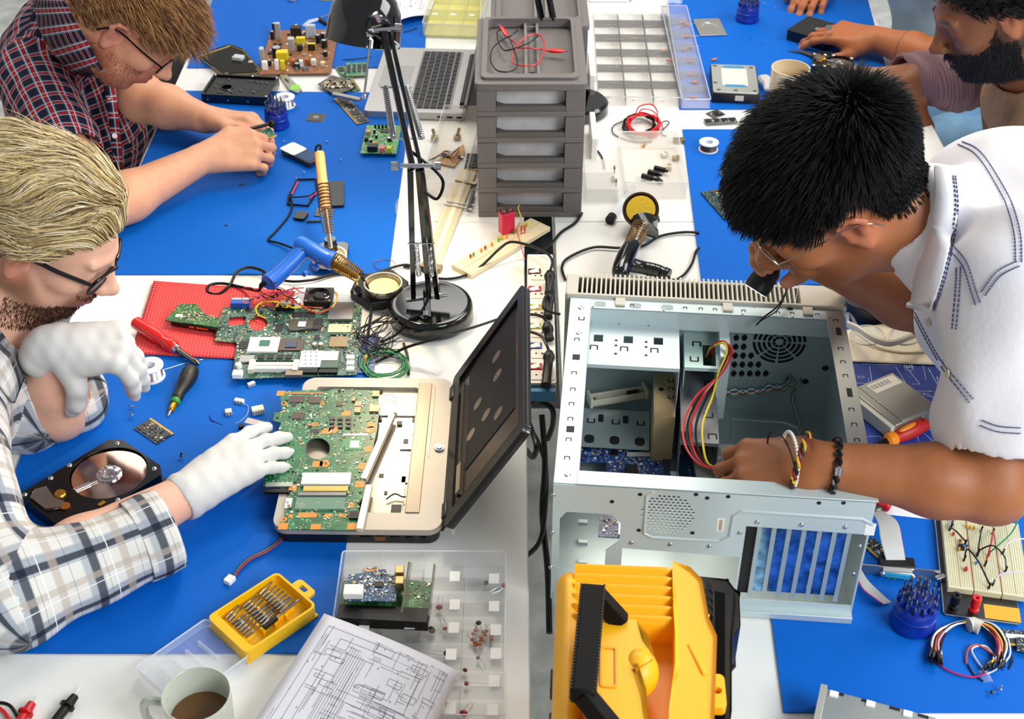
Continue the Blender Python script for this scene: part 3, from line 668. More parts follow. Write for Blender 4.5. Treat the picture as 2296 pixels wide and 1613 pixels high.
hair('beard', p2, C2, R2, vs2, lambda l, n, t: n*.6+np.array([[.3, 0, -.9]]), .006, .00034, [hmat('3d2413'), hmat('5a3820')], 8000, 6, mask=lambda L: ((L[:, 2] < -.075) & (L[:, 0] > .008) & (L[:, 2] > -.12)) | ((L[:, 2] < -.045) & (L[:, 2] > -.053) & (L[:, 0] > .075) & (np.abs(L[:, 1]) < .03)), lift=0, seg=2)
specs(p2, C2, R2, rim='0b0b0d', rr=.0026, lensw=.027, lensh=.019, tr=.0034)

# person in the white shirt, right
f3 = V(-.72, 0, -.69); up3 = V(0, -.12, 1); R3 = orth(f3, up3); s3 = 1.03; C3 = ear_to_c(J(1932, 525, .455), R3, 1, s3)
p3 = person('black-haired man in a white short-sleeved shirt shining a torch into the computer case', J(2350, 900, -.1)); o3 = np.array(p3.location)
SK3 = 'a2643e'
B = Body(.02); head(B, C3, f3, up3, 'mid', s=s3, lipc='9a5040', earc='b87050')
nb3 = J(2095, 505, .42); B.cone(C3+R3 @ V(-.035, 0, -.045), nb3, .054, .06, k=.045); B.cone(C3+R3 @ V(.02, 0, -.07), nb3, .042, .055, k=.04)
sn3 = J(2290, 640, .42); el3 = J(2228, 1095, .215); w3 = J(1836, 1042, .222); B.chain([sn3, el3], [.05, .041]); B.chain([el3, el3*.68+w3*.32, w3], [.040, .042, .027])
sf3 = J(2225, 425, .40); ef3 = J(2110, 705, .14); wf3 = J(1856, 596, .275); B.chain([sf3, ef3, ef3*.65+wf3*.35, wf3], [.05, .042, .042, .026])
hand(B, w3, dirn(w3, J(1650, 1052, .185)), V(.1, -.35, .93), -1, [(.55, .9, .6), (.5, .95, .6), (.5, .95, .6), (.5, .95, .6)], 1.0, thumb=[(.02, .024, -.006), (.055, .040, -.02), (.085, .034, -.03), (.108, .022, -.036)], tip='c07a58')
ta, tb = J(1708, 652, .22), J(1765, 555, .265)
t3 = hand(B, wf3, dirn(wf3, J(1760, 545, .315)), V(-.35, .55, .70), 1, [(.75, 1.2, .7), (.7, 1.2, .7), (.7, 1.15, .7), (.7, 1.1, .6)], .95, thumb=[(.02, .02, -.01), (.045, .034, -.03), (.062, .025, -.05), (.07, .010, -.062)], tip='c98a6a')
_, vs3, _ = body_obj('body', rel(B, o3), .0032, skinmat(SK3), p3, base=SK3)
S = Body(.045)
S.cone(nb3+V(.10, .0, -.05), J(2430, 640, .16), .12, .17, k=.06); S.cone(J(2420, 640, .16), J(2660, 1000, -.12), .17, .17); S.cone(nb3+V(.10, .0, -.15), J(2330, 800, .08), .09, .11)
S.cone(sn3+V(.03, 0, -.01), sf3+V(.05, 0, -.01), .095, .085, k=.05); S.cone(sn3, sn3*.38+el3*.62, .090, .079, k=.04); S.cone(sf3, sf3*.4+ef3*.6, .082, .07, k=.03); S.cone(nb3, nb3-V(.012, 0, -.01), .075, .07)
S.cone(sn3*.36+el3*.64, el3, .058, .062, op='-', k=.004); S.cone(sf3*.36+ef3*.64, ef3, .058, .06, op='-', k=.004); S.cone(nb3*.5+C3*.5, C3, .064, .06, op='-', k=.006)
SH3 = M('eceaf0', .8, bump=.25, bs=120, spec=.2); body_obj('shirt', rel(S, o3), .0045, SH3, p3, noise=lambda X, Y, Z: .0065*np.sin(26*X+30*Z+2*np.sin(16*Y))*np.sin(11*Z-20*Y+3*np.sin(9*X))+.0022*np.sin(70*X-50*Z+3*np.sin(14*Y)), smooth=2)
ST3 = M('3c4a78', .7)
shirt3 = bparts(p3, 'shirt')
def seam(pts, gap=.0032, w_=.0009):
    for d in (-gap, gap):
        mb = MB(); P = [onsurf(shirt3, p3.location, q.x, q.y) for q in cr([Vector((x, y, 0)) for x, y in pts], 9)]
        for k in range(0, len(P)-1):
            (a, n1), (b, _) = P[k], P[k+1]
            if (b-a).length > .05: continue
            s_ = (b-a).cross(n1).normalized()*d; mb.tube([a+s_, a+s_+(b-a)*.72], w_, 4)
        if mb.v: obj('stitching', mb, ST3, p3, smooth=False)
seam([(2153, 322), (2190, 341), (2225, 389), (2262, 457), (2281, 525), (2284, 590)]); seam([(2136, 559), (2164, 593), (2184, 655), (2194, 682)]); seam([(2284, 592), (2240, 615), (2205, 660)]); seam([(2052, 705), (2085, 770), (2122, 830), (2180, 900)]); seam([(2200, 948), (2240, 962), (2290, 966)]); seam([(2150, 600), (2148, 650), (2140, 740)])
for q in ((2084, 722), (2128, 838)): c_, n_ = onsurf(shirt3, p3.location, *q); obj('button', MB().lathe([(0, .002), (.005, .002), (.0055, 0)], c_, 14, axis=n_), M('cfd0b8', .3), p3)
CA = [(2096, 388), (2100, 450), (2086, 530), (2066, 620), (2052, 688)]; CB = [(2146, 396), (2152, 470), (2140, 560), (2120, 640), (2098, 698)]
collar2(p3, o3, CA, CB, SH3, .010, plaid=False); s3c = bparts(p3, 'collar')
for k in (.82, .93):
    P = [onsurf(s3c+shirt3, o3, q.x, q.y, .001)[0] for q in cr([Vector((x*(1-k)+X*k, y*(1-k)+Y*k, 0)) for (x, y), (X, Y) in zip(CA, CB)], 8)]; mb = MB()
    for i in range(0, len(P)-1, 1): (P[i+1]-P[i]).length < .05 and mb.tube([P[i], P[i]+(P[i+1]-P[i])*.7], .0008, 4)
    obj('stitching', mb, ST3, p3, smooth=False)
# hair, short and bristly, swept away from the crown
def flow3(l, n, t):
    cr_ = np.array([[-.075, 0, .085]]); d = l-cr_; d -= n*np.sum(d*n, 1)[:, None]; d /= np.linalg.norm(d, axis=1)[:, None]+.02; return d*(.55+.5*t)+n*(.95-.75*t)
hair('hair', p3, C3, R3, vs3, flow3, .043, .0009, [M('050506', .6, spec=.3), M('08080a', .55, spec=.3), M('020203', .6, spec=.25)], 12000, 7, seg=5, wob=.16, lift=1.03, s=s3, scalp='060606', mask=earmask, lenf=lambda L: np.interp(L[:, 2], [-.05, .01, .03, .07], [.2, .26, .55, 1.1]))
specs(p3, C3, R3, s=s3, rim='b8b0a8', rr=.0010, round_=True, lensw=.022, lensh=.02, tr=.0009)
mb = MB(); wd = dirn(w3, el3)
def ring(P0, o, name, c, ax, R, r, mat, n=40, sx=1.0, beads=0, twist=0, label=None):
    a = nv(np.cross(ax, V(0, 0, 1))); b = np.cross(ax, a); mb = MB(); pts = [Vector(c-o+a*R*sx*math.cos(t)+b*R*math.sin(t)) for t in np.linspace(0, 2*PI, n, endpoint=False)]
    if beads:
        for p in pts: mb.ell(p, r, 8)
    elif twist:
        for k in range(twist):
            mb.c = k; mb.tube([Vector(c-o+a*(R+r*math.cos(9*t+k*2*PI/twist))*math.cos(t)+b*(R+r*math.cos(9*t+k*2*PI/twist))*math.sin(t)+ax*r*math.sin(9*t+k*2*PI/twist)) for t in np.linspace(0, 2*PI, n, endpoint=False)], r*.75, 6, closed=True)
    else: mb.tube(pts, r, 8, closed=True)
    return obj(name, mb, mat, P0, label=label)
wq = lambda d: w3+dirn(w3, el3)*d
ring(p3, o3, 'bracelet', wq(-.035), nv(wd+V(0, .25, 0)), .0345, .0024, M('e8e2d8', .3), 46, beads=1, label='white beaded bracelet')
ring(p3, o3, 'bracelet', wq(-.022), nv(wd+V(0, -.25, 0)), .0345, .0026, [M('d8a820', .5), M('7a1420', .5), M('15120f', .5)], 90, twist=3, label='yellow, red and black braided bracelet')
ring(p3, o3, 'bracelet', wq(-.045), nv(wd+V(0, .5, .1)), .0350, .0011, M('0c0c0c', .6), 36, label='thin black cord bracelet')
b = ring(p3, o3, 'bracelet', wq(.018), wd, .0325, .0030, [M('17110f', .35), M('0e0b0a', .3)], 90, twist=2, label='black leather knotted bracelet')
obj('bracelet_clasp', MB().cyl(Vector(wq(.018)-o3+V(-.002, -.026, .022)), Vector(wq(.018)-o3+V(-.003, -.031, .014)), .0052, n=12), CHROME, b)

# person with the beard, top right
f4 = V(-.87, -.02, -.5); R4 = orth(f4, V(0, 0, 1)); C4 = ear_to_c(J(2272, 55, .33), R4, 1)
p4 = person('bearded dark-haired man in a brown T-shirt, top right of the desk', J(2350, 250, -.2)); o4 = np.array(p4.location); SK4 = '7d4a2c'
B = Body(.02); head(B, C4, f4, V(0, 0, 1), 'dark', beard='2a1a12', lipc='8a4a3c', earc='a5643f')
nb4 = J(2330, 170, .17); B.cone(C4+R4 @ V(-.035, 0, -.045), nb4, .058, .066, k=.04); B.cone(C4+R4 @ V(.02, 0, -.08), nb4, .04, .055, k=.04)
sn4 = J(2330, 300, .10); sf4 = J(2330, 130, .12); el4 = J(2150, 175, .09); w4 = J(2005, 178, .06); B.chain([sf4, el4, el4*.5+w4*.5, w4], [.05, .043, .04, .028])
B.cone(J(2012, 196, .06), J(2058, 290, -.02), .030, .034, k=.03)
hand(B, w4, dirn(w4, J(1925, 172, .05)), V(0, .1, 1), -1, [(.7, .8, .5), (.8, .9, .6), (.8, .9, .6), (.8, .9, .6)], 1.0, tip='c48a68', col='c08a6c')
_, vs4, _ = body_obj('body', rel(B, o4), .0038, skinmat(SK4), p4, base=SK4)
S = Body(.04); S.cone(J(2350, 230, .06), J(2380, 420, -.25), .13, .15); S.cone(nb4, nb4+V(0, 0, -.04), .09, .10); S.cone(sn4, sf4, .075, .075); S.cone(nb4+V(-.02, -.01, .03), C4, .075, .06, op='-', k=.008)
body_obj('t_shirt', rel(S, o4), .0055, M('8d6b50', .9, var=.12, vs=90, bump=.2, bs=300), p4, noise=wrinkles(.002, .6, 5), smooth=2)
S = Body(.03); S.cone(sf4, el4, .066, .062); S.cone(el4, J(2035, 172, .06), .062, .050); S.cone(J(2050, 174, .06), w4-V(.05, 0, 0), .043, .040, op='-', k=.003)
body_obj('sleeve', rel(S, o4), .004, plaid_mat('7d6266', [('v', .006, .5, .25, '5c4146', .6)]), p4, plaid=True, noise=lambda X, Y, Z: .0022*np.sin(260*X+60*Y), smooth=1)
hair('hair', p4, C4, R4, vs4, lambda l, n, t: n*.5+np.array([[-.5, 0, -.3]]), .02, .0008, [hmat('070606'), hmat('100c0a')], 5000, 8, seg=4, wob=.25, lift=1.02, scalp='0a0706')
hair('beard', p4, C4, R4, vs4, lambda l, n, t: n*.7+np.array([[.35, 0, -.8]]), .013, .0006, [hmat('0a0706'), hmat('150d09')], 9000, 9, mask=lambda L: (L[:, 0] > np.where(L[:, 2] > -.04, .02, -.005)) & (L[:, 2] < np.interp(L[:, 0], [-.01, .015, .04, .065, .085, .1], [.022, .0, -.038, -.05, -.045, -.043])) & ~((np.abs(L[:, 1]) < .022) & (L[:, 0] > .093) & (L[:, 2] < -.053) & (L[:, 2] > -.073)), lift=0, seg=3, wob=.45)
obj('eyebrow', MB().tube([Vector(C4-o4+R4 @ V(.099, -s_*.014, .026)) for s_ in (1,)]+[Vector(C4-o4+R4 @ V(*q)) for q in ((.096, -.03, .032), (.084, -.048, .028))], .003, 6), hmat('0a0706'), p4)
obj('eyebrow', MB().tube([Vector(C4-o4+R4 @ V(*q)) for q in ((.099, .012, .026), (.096, .03, .033), (.084, .048, .028))], .003, 6), hmat('0a0706'), p4)
S = Body(.04); S.chain([J(2380, 420, -.25), J(2130, 330, -.28)], [.14, .085]); S.chain([J(2400, 300, -.25), J(2110, 250, -.28)], [.12, .08])
body_obj('jeans', rel(S, o4), .007, M('7fa9cc', .85, var=.15, vs=20), p4, noise=wrinkles(.003, .5, 8), smooth=2)

# person in the denim shirt, top edge
p5 = person('person in a pale denim shirt holding a hard drive, head outside the picture', J(2150, 0, -.1)); o5 = np.array(p5.location); SK5 = 'b0683f'
B = Body(.02); w5 = J(1965, 88, .045); el5 = J(2130, 140, .05); sh5 = J(2190, 0, .16); B.chain([sh5, el5, el5*.5+w5*.5, w5], [.05, .042, .038, .028])
t5 = hand(B, w5, dirn(w5, J(1835, 68, .04)), V(.05, -.2, .95), 1, [(.25, .35, .2), (.3, .4, .25), (.35, .5, .3), (.5, .7, .3)], 1.05, tip='c98562', thumb=[(.02, .022, -.01), (.045, .044, -.02), (.07, .054, -.028), (.09, .056, -.034)])
w5b = J(1850, -45, .04); B.chain([J(2060, -120, .12), w5b], [.042, .027]); hand(B, w5b, dirn(w5b, J(1800, 15, .03)), V(.1, .1, .98), -1, [(.3, .5, .3), (.4, .5, .3), (.4, .5, .3), (.5, .6, .3)], 1.0, tip='c98562')
B.chain([J(2150, -140, .25), J(2140, -60, .15)], [.05, .05]); B.cone(J(2060, -120, .12), J(2140, -60, .15), .045, .05); B.cone(J(2140, -60, .15), sh5, .05, .05)
_, vs5, _ = body_obj('body', rel(B, o5), .0038, skinmat(SK5), p5, base=SK5)
S = Body(.04); S.cone(J(2080, -60, .1), J(2120, 75, -.08), .10, .115); S.cone(J(2120, 75, -.08), J(2160, 160, -.3), .115, .13); S.cone(sh5, sh5*.5+el5*.5, .06, .052, k=.03)
body_obj('denim_shirt', rel(S, o5), .006, M('a9bccb', .85, var=.12, vs=25, bump=.3, bs=400), p5, noise=wrinkles(.003, .6, 9), smooth=2)
ring(p5, o5, 'wristband', w5+dirn(w5, el5)*.075, dirn(w5, el5), .036, .0045, M('0c0b0c', .5), 30)
obj('ring', MB().lathe([(0, .003), (.008, .0028), (.0085, .001), (.0075, 0), (0, 0)], JO(o5, 1858, 63, .064), 18, axis=(0, -.3, 1)), M('e4dcc0', .15, 1), p5, label='oval pale ring')
ring(p5, o5, 'ring', J(1876, 92, .035), V(1, -.2, -.4)/1.1, .0095, .002, CHROME, 20)
# ---------------------------------------------------------------- electronics helpers
CAPS = [M('141414', .4), M('b9babb', .35, .6), M('c8b27c', .4), M('2a2c30', .4), M('8b6a42', .45), M('e8e4d8', .5)]
def smd(par, L, W, n, z, seed=1, avoid=(), name='small_components', inside=None, big=1.0):
    g = random.Random(seed); mb = MB()
    for _ in range(n):
        x = g.uniform(-L/2+.003, L/2-.003); y = g.uniform(-W/2+.003, W/2-.003)
        if inside and not inside(x, y): continue
        if any(a[0] < x < a[1] and a[2] < y < a[3] for a in avoid): continue
        k = g.choice((0, 1, 1, 2, 2, 3, 4, 5)); s = g.uniform(.0008, .0022)*big; mb.box(x, y, z, s*g.choice((1, 1.8)), s*g.choice((1, 1.8)), s*.6, m=k)
    return obj(name, mb, CAPS, par, smooth=False, kind='stuff')
def chip(par, fr, x0, y0, x1, y1, z, h=.0014, m=None, name='chip', pins=True, txt=None):
    a = fr.l(x0, y0, z); b = fr.l(x1, y1, z); cx, cy_, sx, sy = (a[0]+b[0])/2, (a[1]+b[1])/2, abs(a[0]-b[0]), abs(a[1]-b[1])
    mb = MB().box(cx, cy_, z, sx, sy, h, m=0)
    if pins:
        n = max(4, int(sx/.0012))
        for i in range(n):
            x = cx-sx/2+sx*(i+.5)/n
            for s_ in (-1, 1): mb.box(x, cy_+s_*(sy/2+.0006), z, sx/n*.5, .0014, h*.5, m=1)
    return obj(name, mb, [m or CHIP, TIN], par, smooth=False)
def ecap(par, x, y, z, r, h, c='101214'):
    mb = MB().lathe([(0, 0), (r, 0), (r, h*.12), (r*.93, h*.16), (r, h*.2), (r, h*.97), (r*.93, h), (0, h)], (x, y, z), 16, m=0); mb.cyl((x, y, z+h), (x, y, z+h+.0002), r*.8, n=14, m=1)
    return obj('capacitor', mb, [M(c, .35), TIN], par)
def screw(px, py, z, label, group, d=(1, 0, 0), s=1.0, m=None):
    mb = MB().lathe([(0, 0), (.0024, 0), (.0026, .0008), (.0018, .0016), (.0012, .0018), (.0012, .0058), (.0009, .006), (0, .006)], (0, 0, 0), 10, axis=d)
    o = solo('screw', mb, m or STEEL, label, 'screw', Q(px, py, z+.0027), group); o.scale = (s, s, s); return o
def ram(A, B, C, z, label, group=None, col='123a2a', tr='1d5a3c', chips=4, rows=1, gold=-1, cc=None):
    fr = Fr(A, B, C, z); L, W = fr.L, fr.W; t = thing('memory_module', label, 'memory module', fr, group)
    bx(t, 'board', pcb(col, tr), 0, 0, 0, L, W, .0012, smooth=False)
    n = int(L/.0016); mb = MB()
    for i in range(n): mb.box(-L/2+L*(i+.5)/n, gold*(W/2-.0018), .0012, L/n*.6, .0032, .0002)
    obj('gold_contacts', mb, GOLD, t, smooth=False)
    for r in range(rows):
        for i in range(chips):
            x = -L/2+L*(i+.5)/chips; y = -gold*(.0018)+(r-(rows-1)/2)*W*.36; bx(t, 'memory_chip', cc or CHIP, x, y, .0012, L/chips*.68, W*.55/max(1, rows*.85), .0012, smooth=False)
    smd(t, L, W*.8, 30, .0012, seed=int(abs(A[0]))); return t
def bit_mesh():
    mb = MB(); mb.cyl((0, 0, 0), (0, 0, .010), .0022, n=6); mb.cyl((0, 0, .010), (0, 0, .014), .0022, .0013, n=8); mb.cyl((0, 0, .014), (0, 0, .024), .0013, .0012, n=8); mb.cyl((0, 0, .024), (0, 0, .028), .0017, .0004, n=8)
    me = bpy.data.meshes.new('bit'); me.from_pydata(mb.v, [], mb.f); me.materials.append(M('9a9ca0', .25, 1)); me.shade_smooth(); me.set_sharp_from_angle(angle=.6); return me
BITM = bit_mesh()
def bit_at(loc, rot, label, group, s=1.0):
    o = bpy.data.objects.new('screwdriver_bit', BITM); COL.objects.link(o); o.location = loc; o.rotation_euler = rot; o.scale = (s, s, s); return tag(o, label, 'screwdriver bit', group)
def bit_holder(px, py, z, where, s=1.0, n3=(13, 8, 4)):
    """px,py centre of the foot"""
    c = Q(px, py, z); t = thing('bit_holder', 'round blue plastic screwdriver bit holder '+where, 'bit holder', c); bl = M('0a2c9a', .3, coat=.3)
    P = [(0, 0), (.024, 0), (.0255, .002), (.0255, .006), (.0240, .009), (.0240, .018), (.0246, .0185), (.0246, .0205), (.0238, .021), (.0232, .032), (.0225, .033), (.0222, .034), (.0170, .034), (.0165, .0345), (.0165, .040), (.016, .041), (.0105, .041), (.0100, .0415), (.0100, .047), (0, .047)]
    obj('base', MB().lathe([(r*s, h*s) for r, h in P], n=36), bl, t, ang=50)
    sl = MB()
    for k in range(n3[0]):
        a = 2*PI*k/n3[0]; sl.box(.0200*s*math.cos(a), .0200*s*math.sin(a), .034*s, .006*s, .003*s, .006*s, a)
    obj('bit_sockets', sl, bl, t)
    g = random.Random(int(px))
    for r, h, n in ((.0195, .036, n3[0]), (.0132, .043, n3[1]), (.006, .049, n3[2])):
        for k in range(n):
            a = 2*PI*(k+.5)/n+.2; bit_at(c+Vector((r*s*math.cos(a), r*s*math.sin(a), (h-.004)*s+g.uniform(0, .003))), (g.uniform(-.04, .04), g.uniform(-.04, .04), a), 'steel screwdriver bit standing in the blue holder '+where, 'bits in the holder '+where, s*.85)
    return t
def wire(par, pts, r, m, name='wire', n=8, label=None, seg=6, flat=1): return obj(name, MB().tube(cr(pts, n), r, seg, flat=flat), m, par, label=label)
def cable(pts, r, m, label, cat='cable', name='cable', group=None, flat=1.0, n=8):
    """pts: pixel x, y and height"""
    P = [Q(*p) for p in pts]; o = P[0].copy(); return solo(name, MB().tube([p-o for p in cr(P, n)], r, 8, flat=flat), m, label, cat, o, group)
BK = M('070708', .42, spec=.35)
def text(par, s, m, x, y, z, size, rot=0, name='lettering', al='CENTER'):
    c = bpy.data.curves.new(name, 'FONT'); c.body = s; c.size = size; c.align_x = al; c.align_y = 'CENTER'; c.extrude = .00005; c.materials.append(m)
    f = bpy.data.objects.new('f', c); COL.objects.link(f); bpy.context.view_layer.update(); me = bpy.data.meshes.new_from_object(f.evaluated_get(bpy.context.evaluated_depsgraph_get())); bpy.data.objects.remove(f)
    o = bpy.data.objects.new(name, me); COL.objects.link(o); o.parent = par; o.location = (x, y, z); o.rotation_euler = (0, 0, rot); return o

# ---------------------------------------------------------------- open computer case
fr = Fr.at(0, 0); fr.o = Vector((.259, 1.362, T)); fr.a = math.radians(-5); fr.z = 0; H = .2; X0, X1, Y0, Y1 = -.189, .189, -.195, .195
def onrear(px, py, y0=-.195):
    a = Vector(fr.l(px, py, 0)); b = Vector(fr.l(px, py, .3)); t = (y0-a.y)/(b.y-a.y); p = a+(b-a)*t; return (p.x, p.z)
CF = fr; case = thing('computer_case', 'open pale metal computer case lying on its side with ribbed cream front', 'computer case', fr)
case.location.z += .0035
CM = M('c3d2d4', .36, .25); CM2 = M('a9babc', .34, .35); CREAM = M('cfcaba', .5); DK = M('0c0d0e', .6); DG = M('3d4146', .4, .3)
bx(case, 'side_panel', CM2, 0, 0, .0, .378, .39, .0015, label='bottom side panel')
def wallp(name, x0, x1, y0, y1, z0, z1): return obj(name, MB().bb(x0, x1, y0, y1, z0, z1), CM2, case)
lw = wallp('left_wall', X0, X0+.0015, Y0, Y1, .0015, H); rw = wallp('right_wall', X1-.0015, X1, Y0, Y1, .0015, H); fw = wallp('front_wall', X0+.0015, X1-.0015, Y1-.0015, Y1, .0015, H)
# rims
def slots(par, pts, s=1.0, kind='n', m=DK, name='slots', z=H+.0017):
    mb = MB()
    for x, y, r in pts:
        c, t = math.cos(r), math.sin(r)
        for ax, ay, bx_, by_ in ((-.003, -.003, -.003, .003), (-.003, .003, .003, .003), (.003, .003, .003, -.003)):
            p = (x+s*(ax*c-ay*t), y+s*(ax*t+ay*c), z); q = (x+s*(bx_*c-by_*t), y+s*(bx_*t+by_*c), z); mb.bar(p, q, .0013*s, .0002)
    return obj(name, mb, m, par, smooth=False)
lr = obj('left_rim', MB().bb(X0-.004, X0+.026, Y0, Y1, H, H+.0015).bb(X0+.0245, X0+.026, Y0+.01, Y1-.01, H-.02, H), CM, case, bev=.0004)
slots(lr, [(X0+.010, y, 0) for y in (-.15, -.115, -.075, -.045, -.015, .02, .095)]); slots(lr, [(X0+.014, .145, PI)], 1.2); sq = MB()
for y in (-.095, .055): sq.bb(X0+.006, X0+.016, y-.006, y+.006, H+.0015, H+.0017)
obj('openings', sq, DK, lr, smooth=False)
for y in (.17, .11, -.18): obj('screw', MB().lathe([(0, .002), (.003, .0015), (.0042, 0)], (X0+.012, y, H+.0014), 12), STEEL, lr)
rr_ = obj('right_rim', MB().bb(X1-.022, X1+.003, Y0, Y1, H, H+.0015), M('b5b4ae', .32, .5), case, bev=.0004)
slots(rr_, [(X1-.010, y, 0) for y in (.17, .105, .075, .045, -.025, -.055, -.085, -.115, -.15)]); sq = MB()
for y in (.145, .01): sq.bb(X1-.012, X1-.005, y-.009, y+.009, H+.0015, H+.0017)
obj('openings', sq, DK, rr_, smooth=False)
fr_ = obj('front_rim', MB().bb(X0, X1, Y1-.022, Y1+.002, H-.001, H+.001).bb(X0, X1, Y1-.022, Y1-.0205, H-.03, H), CM, case)
slots(fr_, [(x, Y1-.012, 0) for x in (-.105, -.03, -.008, .012, .032, .052, .10, .12, .14, .155)], .8); sq = MB()
for x in (-.15, -.10, -.055): sq.poly(rrect(x-.008, x+.008, Y1-.018, Y1-.006, .004), H+.001, H+.0014)
obj('openings', sq, M('8f9ea2', .4, .3), fr_)
for x in (-.16, -.06, .05, .12, .17): bx(fr_, 'screw_head', STEEL, x, Y1-.019, H+.001, .003, .003, .0015)
# ribbed bezel
bz = obj('bezel', MB().poly([(X0-.012, Y1), (X0-.006, Y1+.055), (X0+.01, Y1+.068), (X1-.01, Y1+.066), (X1+.006, Y1+.05), (X1+.01, Y1)], -.0 , .012).bb(X0-.01, X1+.008, Y1+.002, Y1+.008, .012, H+.006).bb(X0-.012, X0+.006, Y1+.008, Y1+.06, .012, H+.002).bb(X1-.055, X1+.006, Y1+.002, Y1+.058, .012, H+.004).bb(X0+.006, X1-.055, Y1+.057, Y1+.064, .012, H-.002), CREAM, case, bev=.003); bx(bz, 'fin_gap_shade', M('38352a', .7), -.028, Y1+.032, .10, .315, .048, .004)  # dark plate added low between the fins, its colour gives the gaps their shade
for i in range(46):
    x = X0+.012+i*(.378-.072)/45.5; bx(bz, 'fin', CREAM, x, Y1+.035, .012, .0026, .052, H-.008)
for x in (-.122, .03, .142): bx(bz, 'clip', CREAM, x, Y1-.004, H+.0015, .014, .024, .003, bev=.0006)
# rear panel with openings
def hexholes(cx, cz, R, dx=.0056, r=.0020):
    out = []; k = 0; nz = int(R/(dx*.87))
    for j in range(-nz, nz+1):
        for i in range(-12, 13):
            x = (i+(.5 if j % 2 else 0))*dx; z = j*dx*.87
            if x*x+z*z < R*R: out.append(circ(cx+x, cz+z, r, 8))
    return out
g0, gz0 = onrear(1496, 1157); a0 = onrear(1395, 1232); a1 = onrear(1655, 1270); s0 = onrear(1672, 1183); s1 = onrear(1925, 1282); w0 = onrear(1256, 1150); w1 = onrear(1385, 1262)
ol = [(X0-.004, 0), (X1, 0), (X1, H), (X0-.004, H)]
win = [(w0[0]+.008, w0[1]), (w1[0]-.012, w0[1]), (w1[0], w0[1]-.014), (w1[0], w1[1]+.035), (w1[0]-.016, w1[1]+.018), (w1[0]-.016, .012), (w0[0], .012), (w0[0], w0[1]-.012)]
low = [(a0[0], a0[1]), (a1[0], a0[1]-.003), (a1[0], .022), (a0[0], .022)]; slo = [(s0[0], s0[1]), (s1[0], s0[1]-.002), (s1[0], .022), (s0[0], .022)]
holes = [h for h in hexholes(g0, gz0, .0335)]+[win, low, slo]
rp = obj('rear_panel', MB().poly([ol]+holes, 0, .0015), CM, case); rp.rotation_euler = (PI/2, 0, 0); rp.location = (0, Y0, 0)
def rpart(name, mb, m, **k): o = obj(name, mb, m, rp, **k); return o
bead = MB(); bead.tube([(s0[0]-.115, gz0+.036, .0012), (s0[0]-.122, gz0+.03, .0012), (s0[0]-.122, gz0-.034, .0012), (s0[0]-.112, gz0-.04, .0012), (s0[0]-.03, gz0-.040, .0012), (s0[0]-.018, gz0-.03, .0012), (s0[0]-.017, gz0+.005, .0012), (s0[0]-.008, gz0+.013, .0012), (s1[0]-.01, gz0+.012, .0012), (s1[0]+.004, gz0+.004, .0012)], .0022, 8)
rpart('pressed_bead', bead, CM); hd = MB()
for px, py in ((1372, 1128), (1435, 1112), (1560, 1112), (1585, 1120), (1632, 1117), (1432, 1192), (1552, 1198), (1835, 1131), (1890, 1131)):
    x, z = onrear(px, py); hd.lathe([(0, .0002), (.0028, .0002), (.0028, 0)], (x, z, .0016), 10)
rpart('screw_holes', hd, DK)
sb = MB()
for px, py in ((1240, 1113), (1238, 1197), (1235, 1275), (1415, 1220), (1502, 1224), (1590, 1228), (1658, 1198), (1697, 1174), (1796, 1180), (1894, 1185), (1926, 1228), (1912, 1290)):
    x, z = onrear(px, py); sb.lathe([(0, .002), (.0022, .0016), (.0032, 0)], (x, z, .0016), 12)
rpart('rivets', sb, STEEL)
lx, lz = onrear(1615, 1180); rpart('sticker', MB().box(lx, lz, .0015, .009, .022, .0002), M('efe9da', .5)); rpart('sticker', MB().box(s1[0]+.002, gz0-.004, .0015, .012, .020, .0002), WHITE)
ft = MB()
for i in range(16): ft.bb(lx-.002, lx+.002, lz-.009+i*.0011, lz-.009+i*.0011+.0006, .0017, .0019)
rpart('barcode', ft, M('8a8678', .5), smooth=False)
for i, px in enumerate((1719, 1752, 1786, 1820, 1855, 1889)):
    x, z = onrear(px, 1200); sw = MB(); edge = [(x-.0075+.0012*math.sin(k*1.3), .032+k*.0052) for k in range(19)]; edge2 = [(x+.0075+.0012*math.sin(k*1.3+2), .032+k*.0052) for k in range(19)]
    zt = s0[1]-.003; k = (zt-.032)/.0936; e = [(a, .032+(b-.032)*k) for a, b in edge]+[(a, .032+(b-.032)*k) for a, b in reversed(edge2)]
    o = rpart('slot_cover', MB().poly(e, -.006, -.005), M('6f9cc0', .12, .9, var=.6, vs=70)); 
pbk = MB().bb(s0[0]+.002, s0[0]+.016, .026, s0[1]-.002, -.008, -.006); rpart('dark_slot', pbk, DK)
mb = MB()
for i, px in enumerate((1702, 1735, 1769, 1803, 1838, 1872, 1905)):
    x, z = onrear(px, 1200); mb.bb(x-.0028, x+.0028, .024, s0[1]-.001, -.004, -.002)
rpart('slot_dividers', mb, CM2)
fl_ = obj('rear_rim', MB().bb(X0+.024, X1+.002, Y0-.002, Y0+.022, H+.002, H+.0035).bb(X0, X1, Y0-.012, Y0, 0, .010), CM, case, bev=.0005)
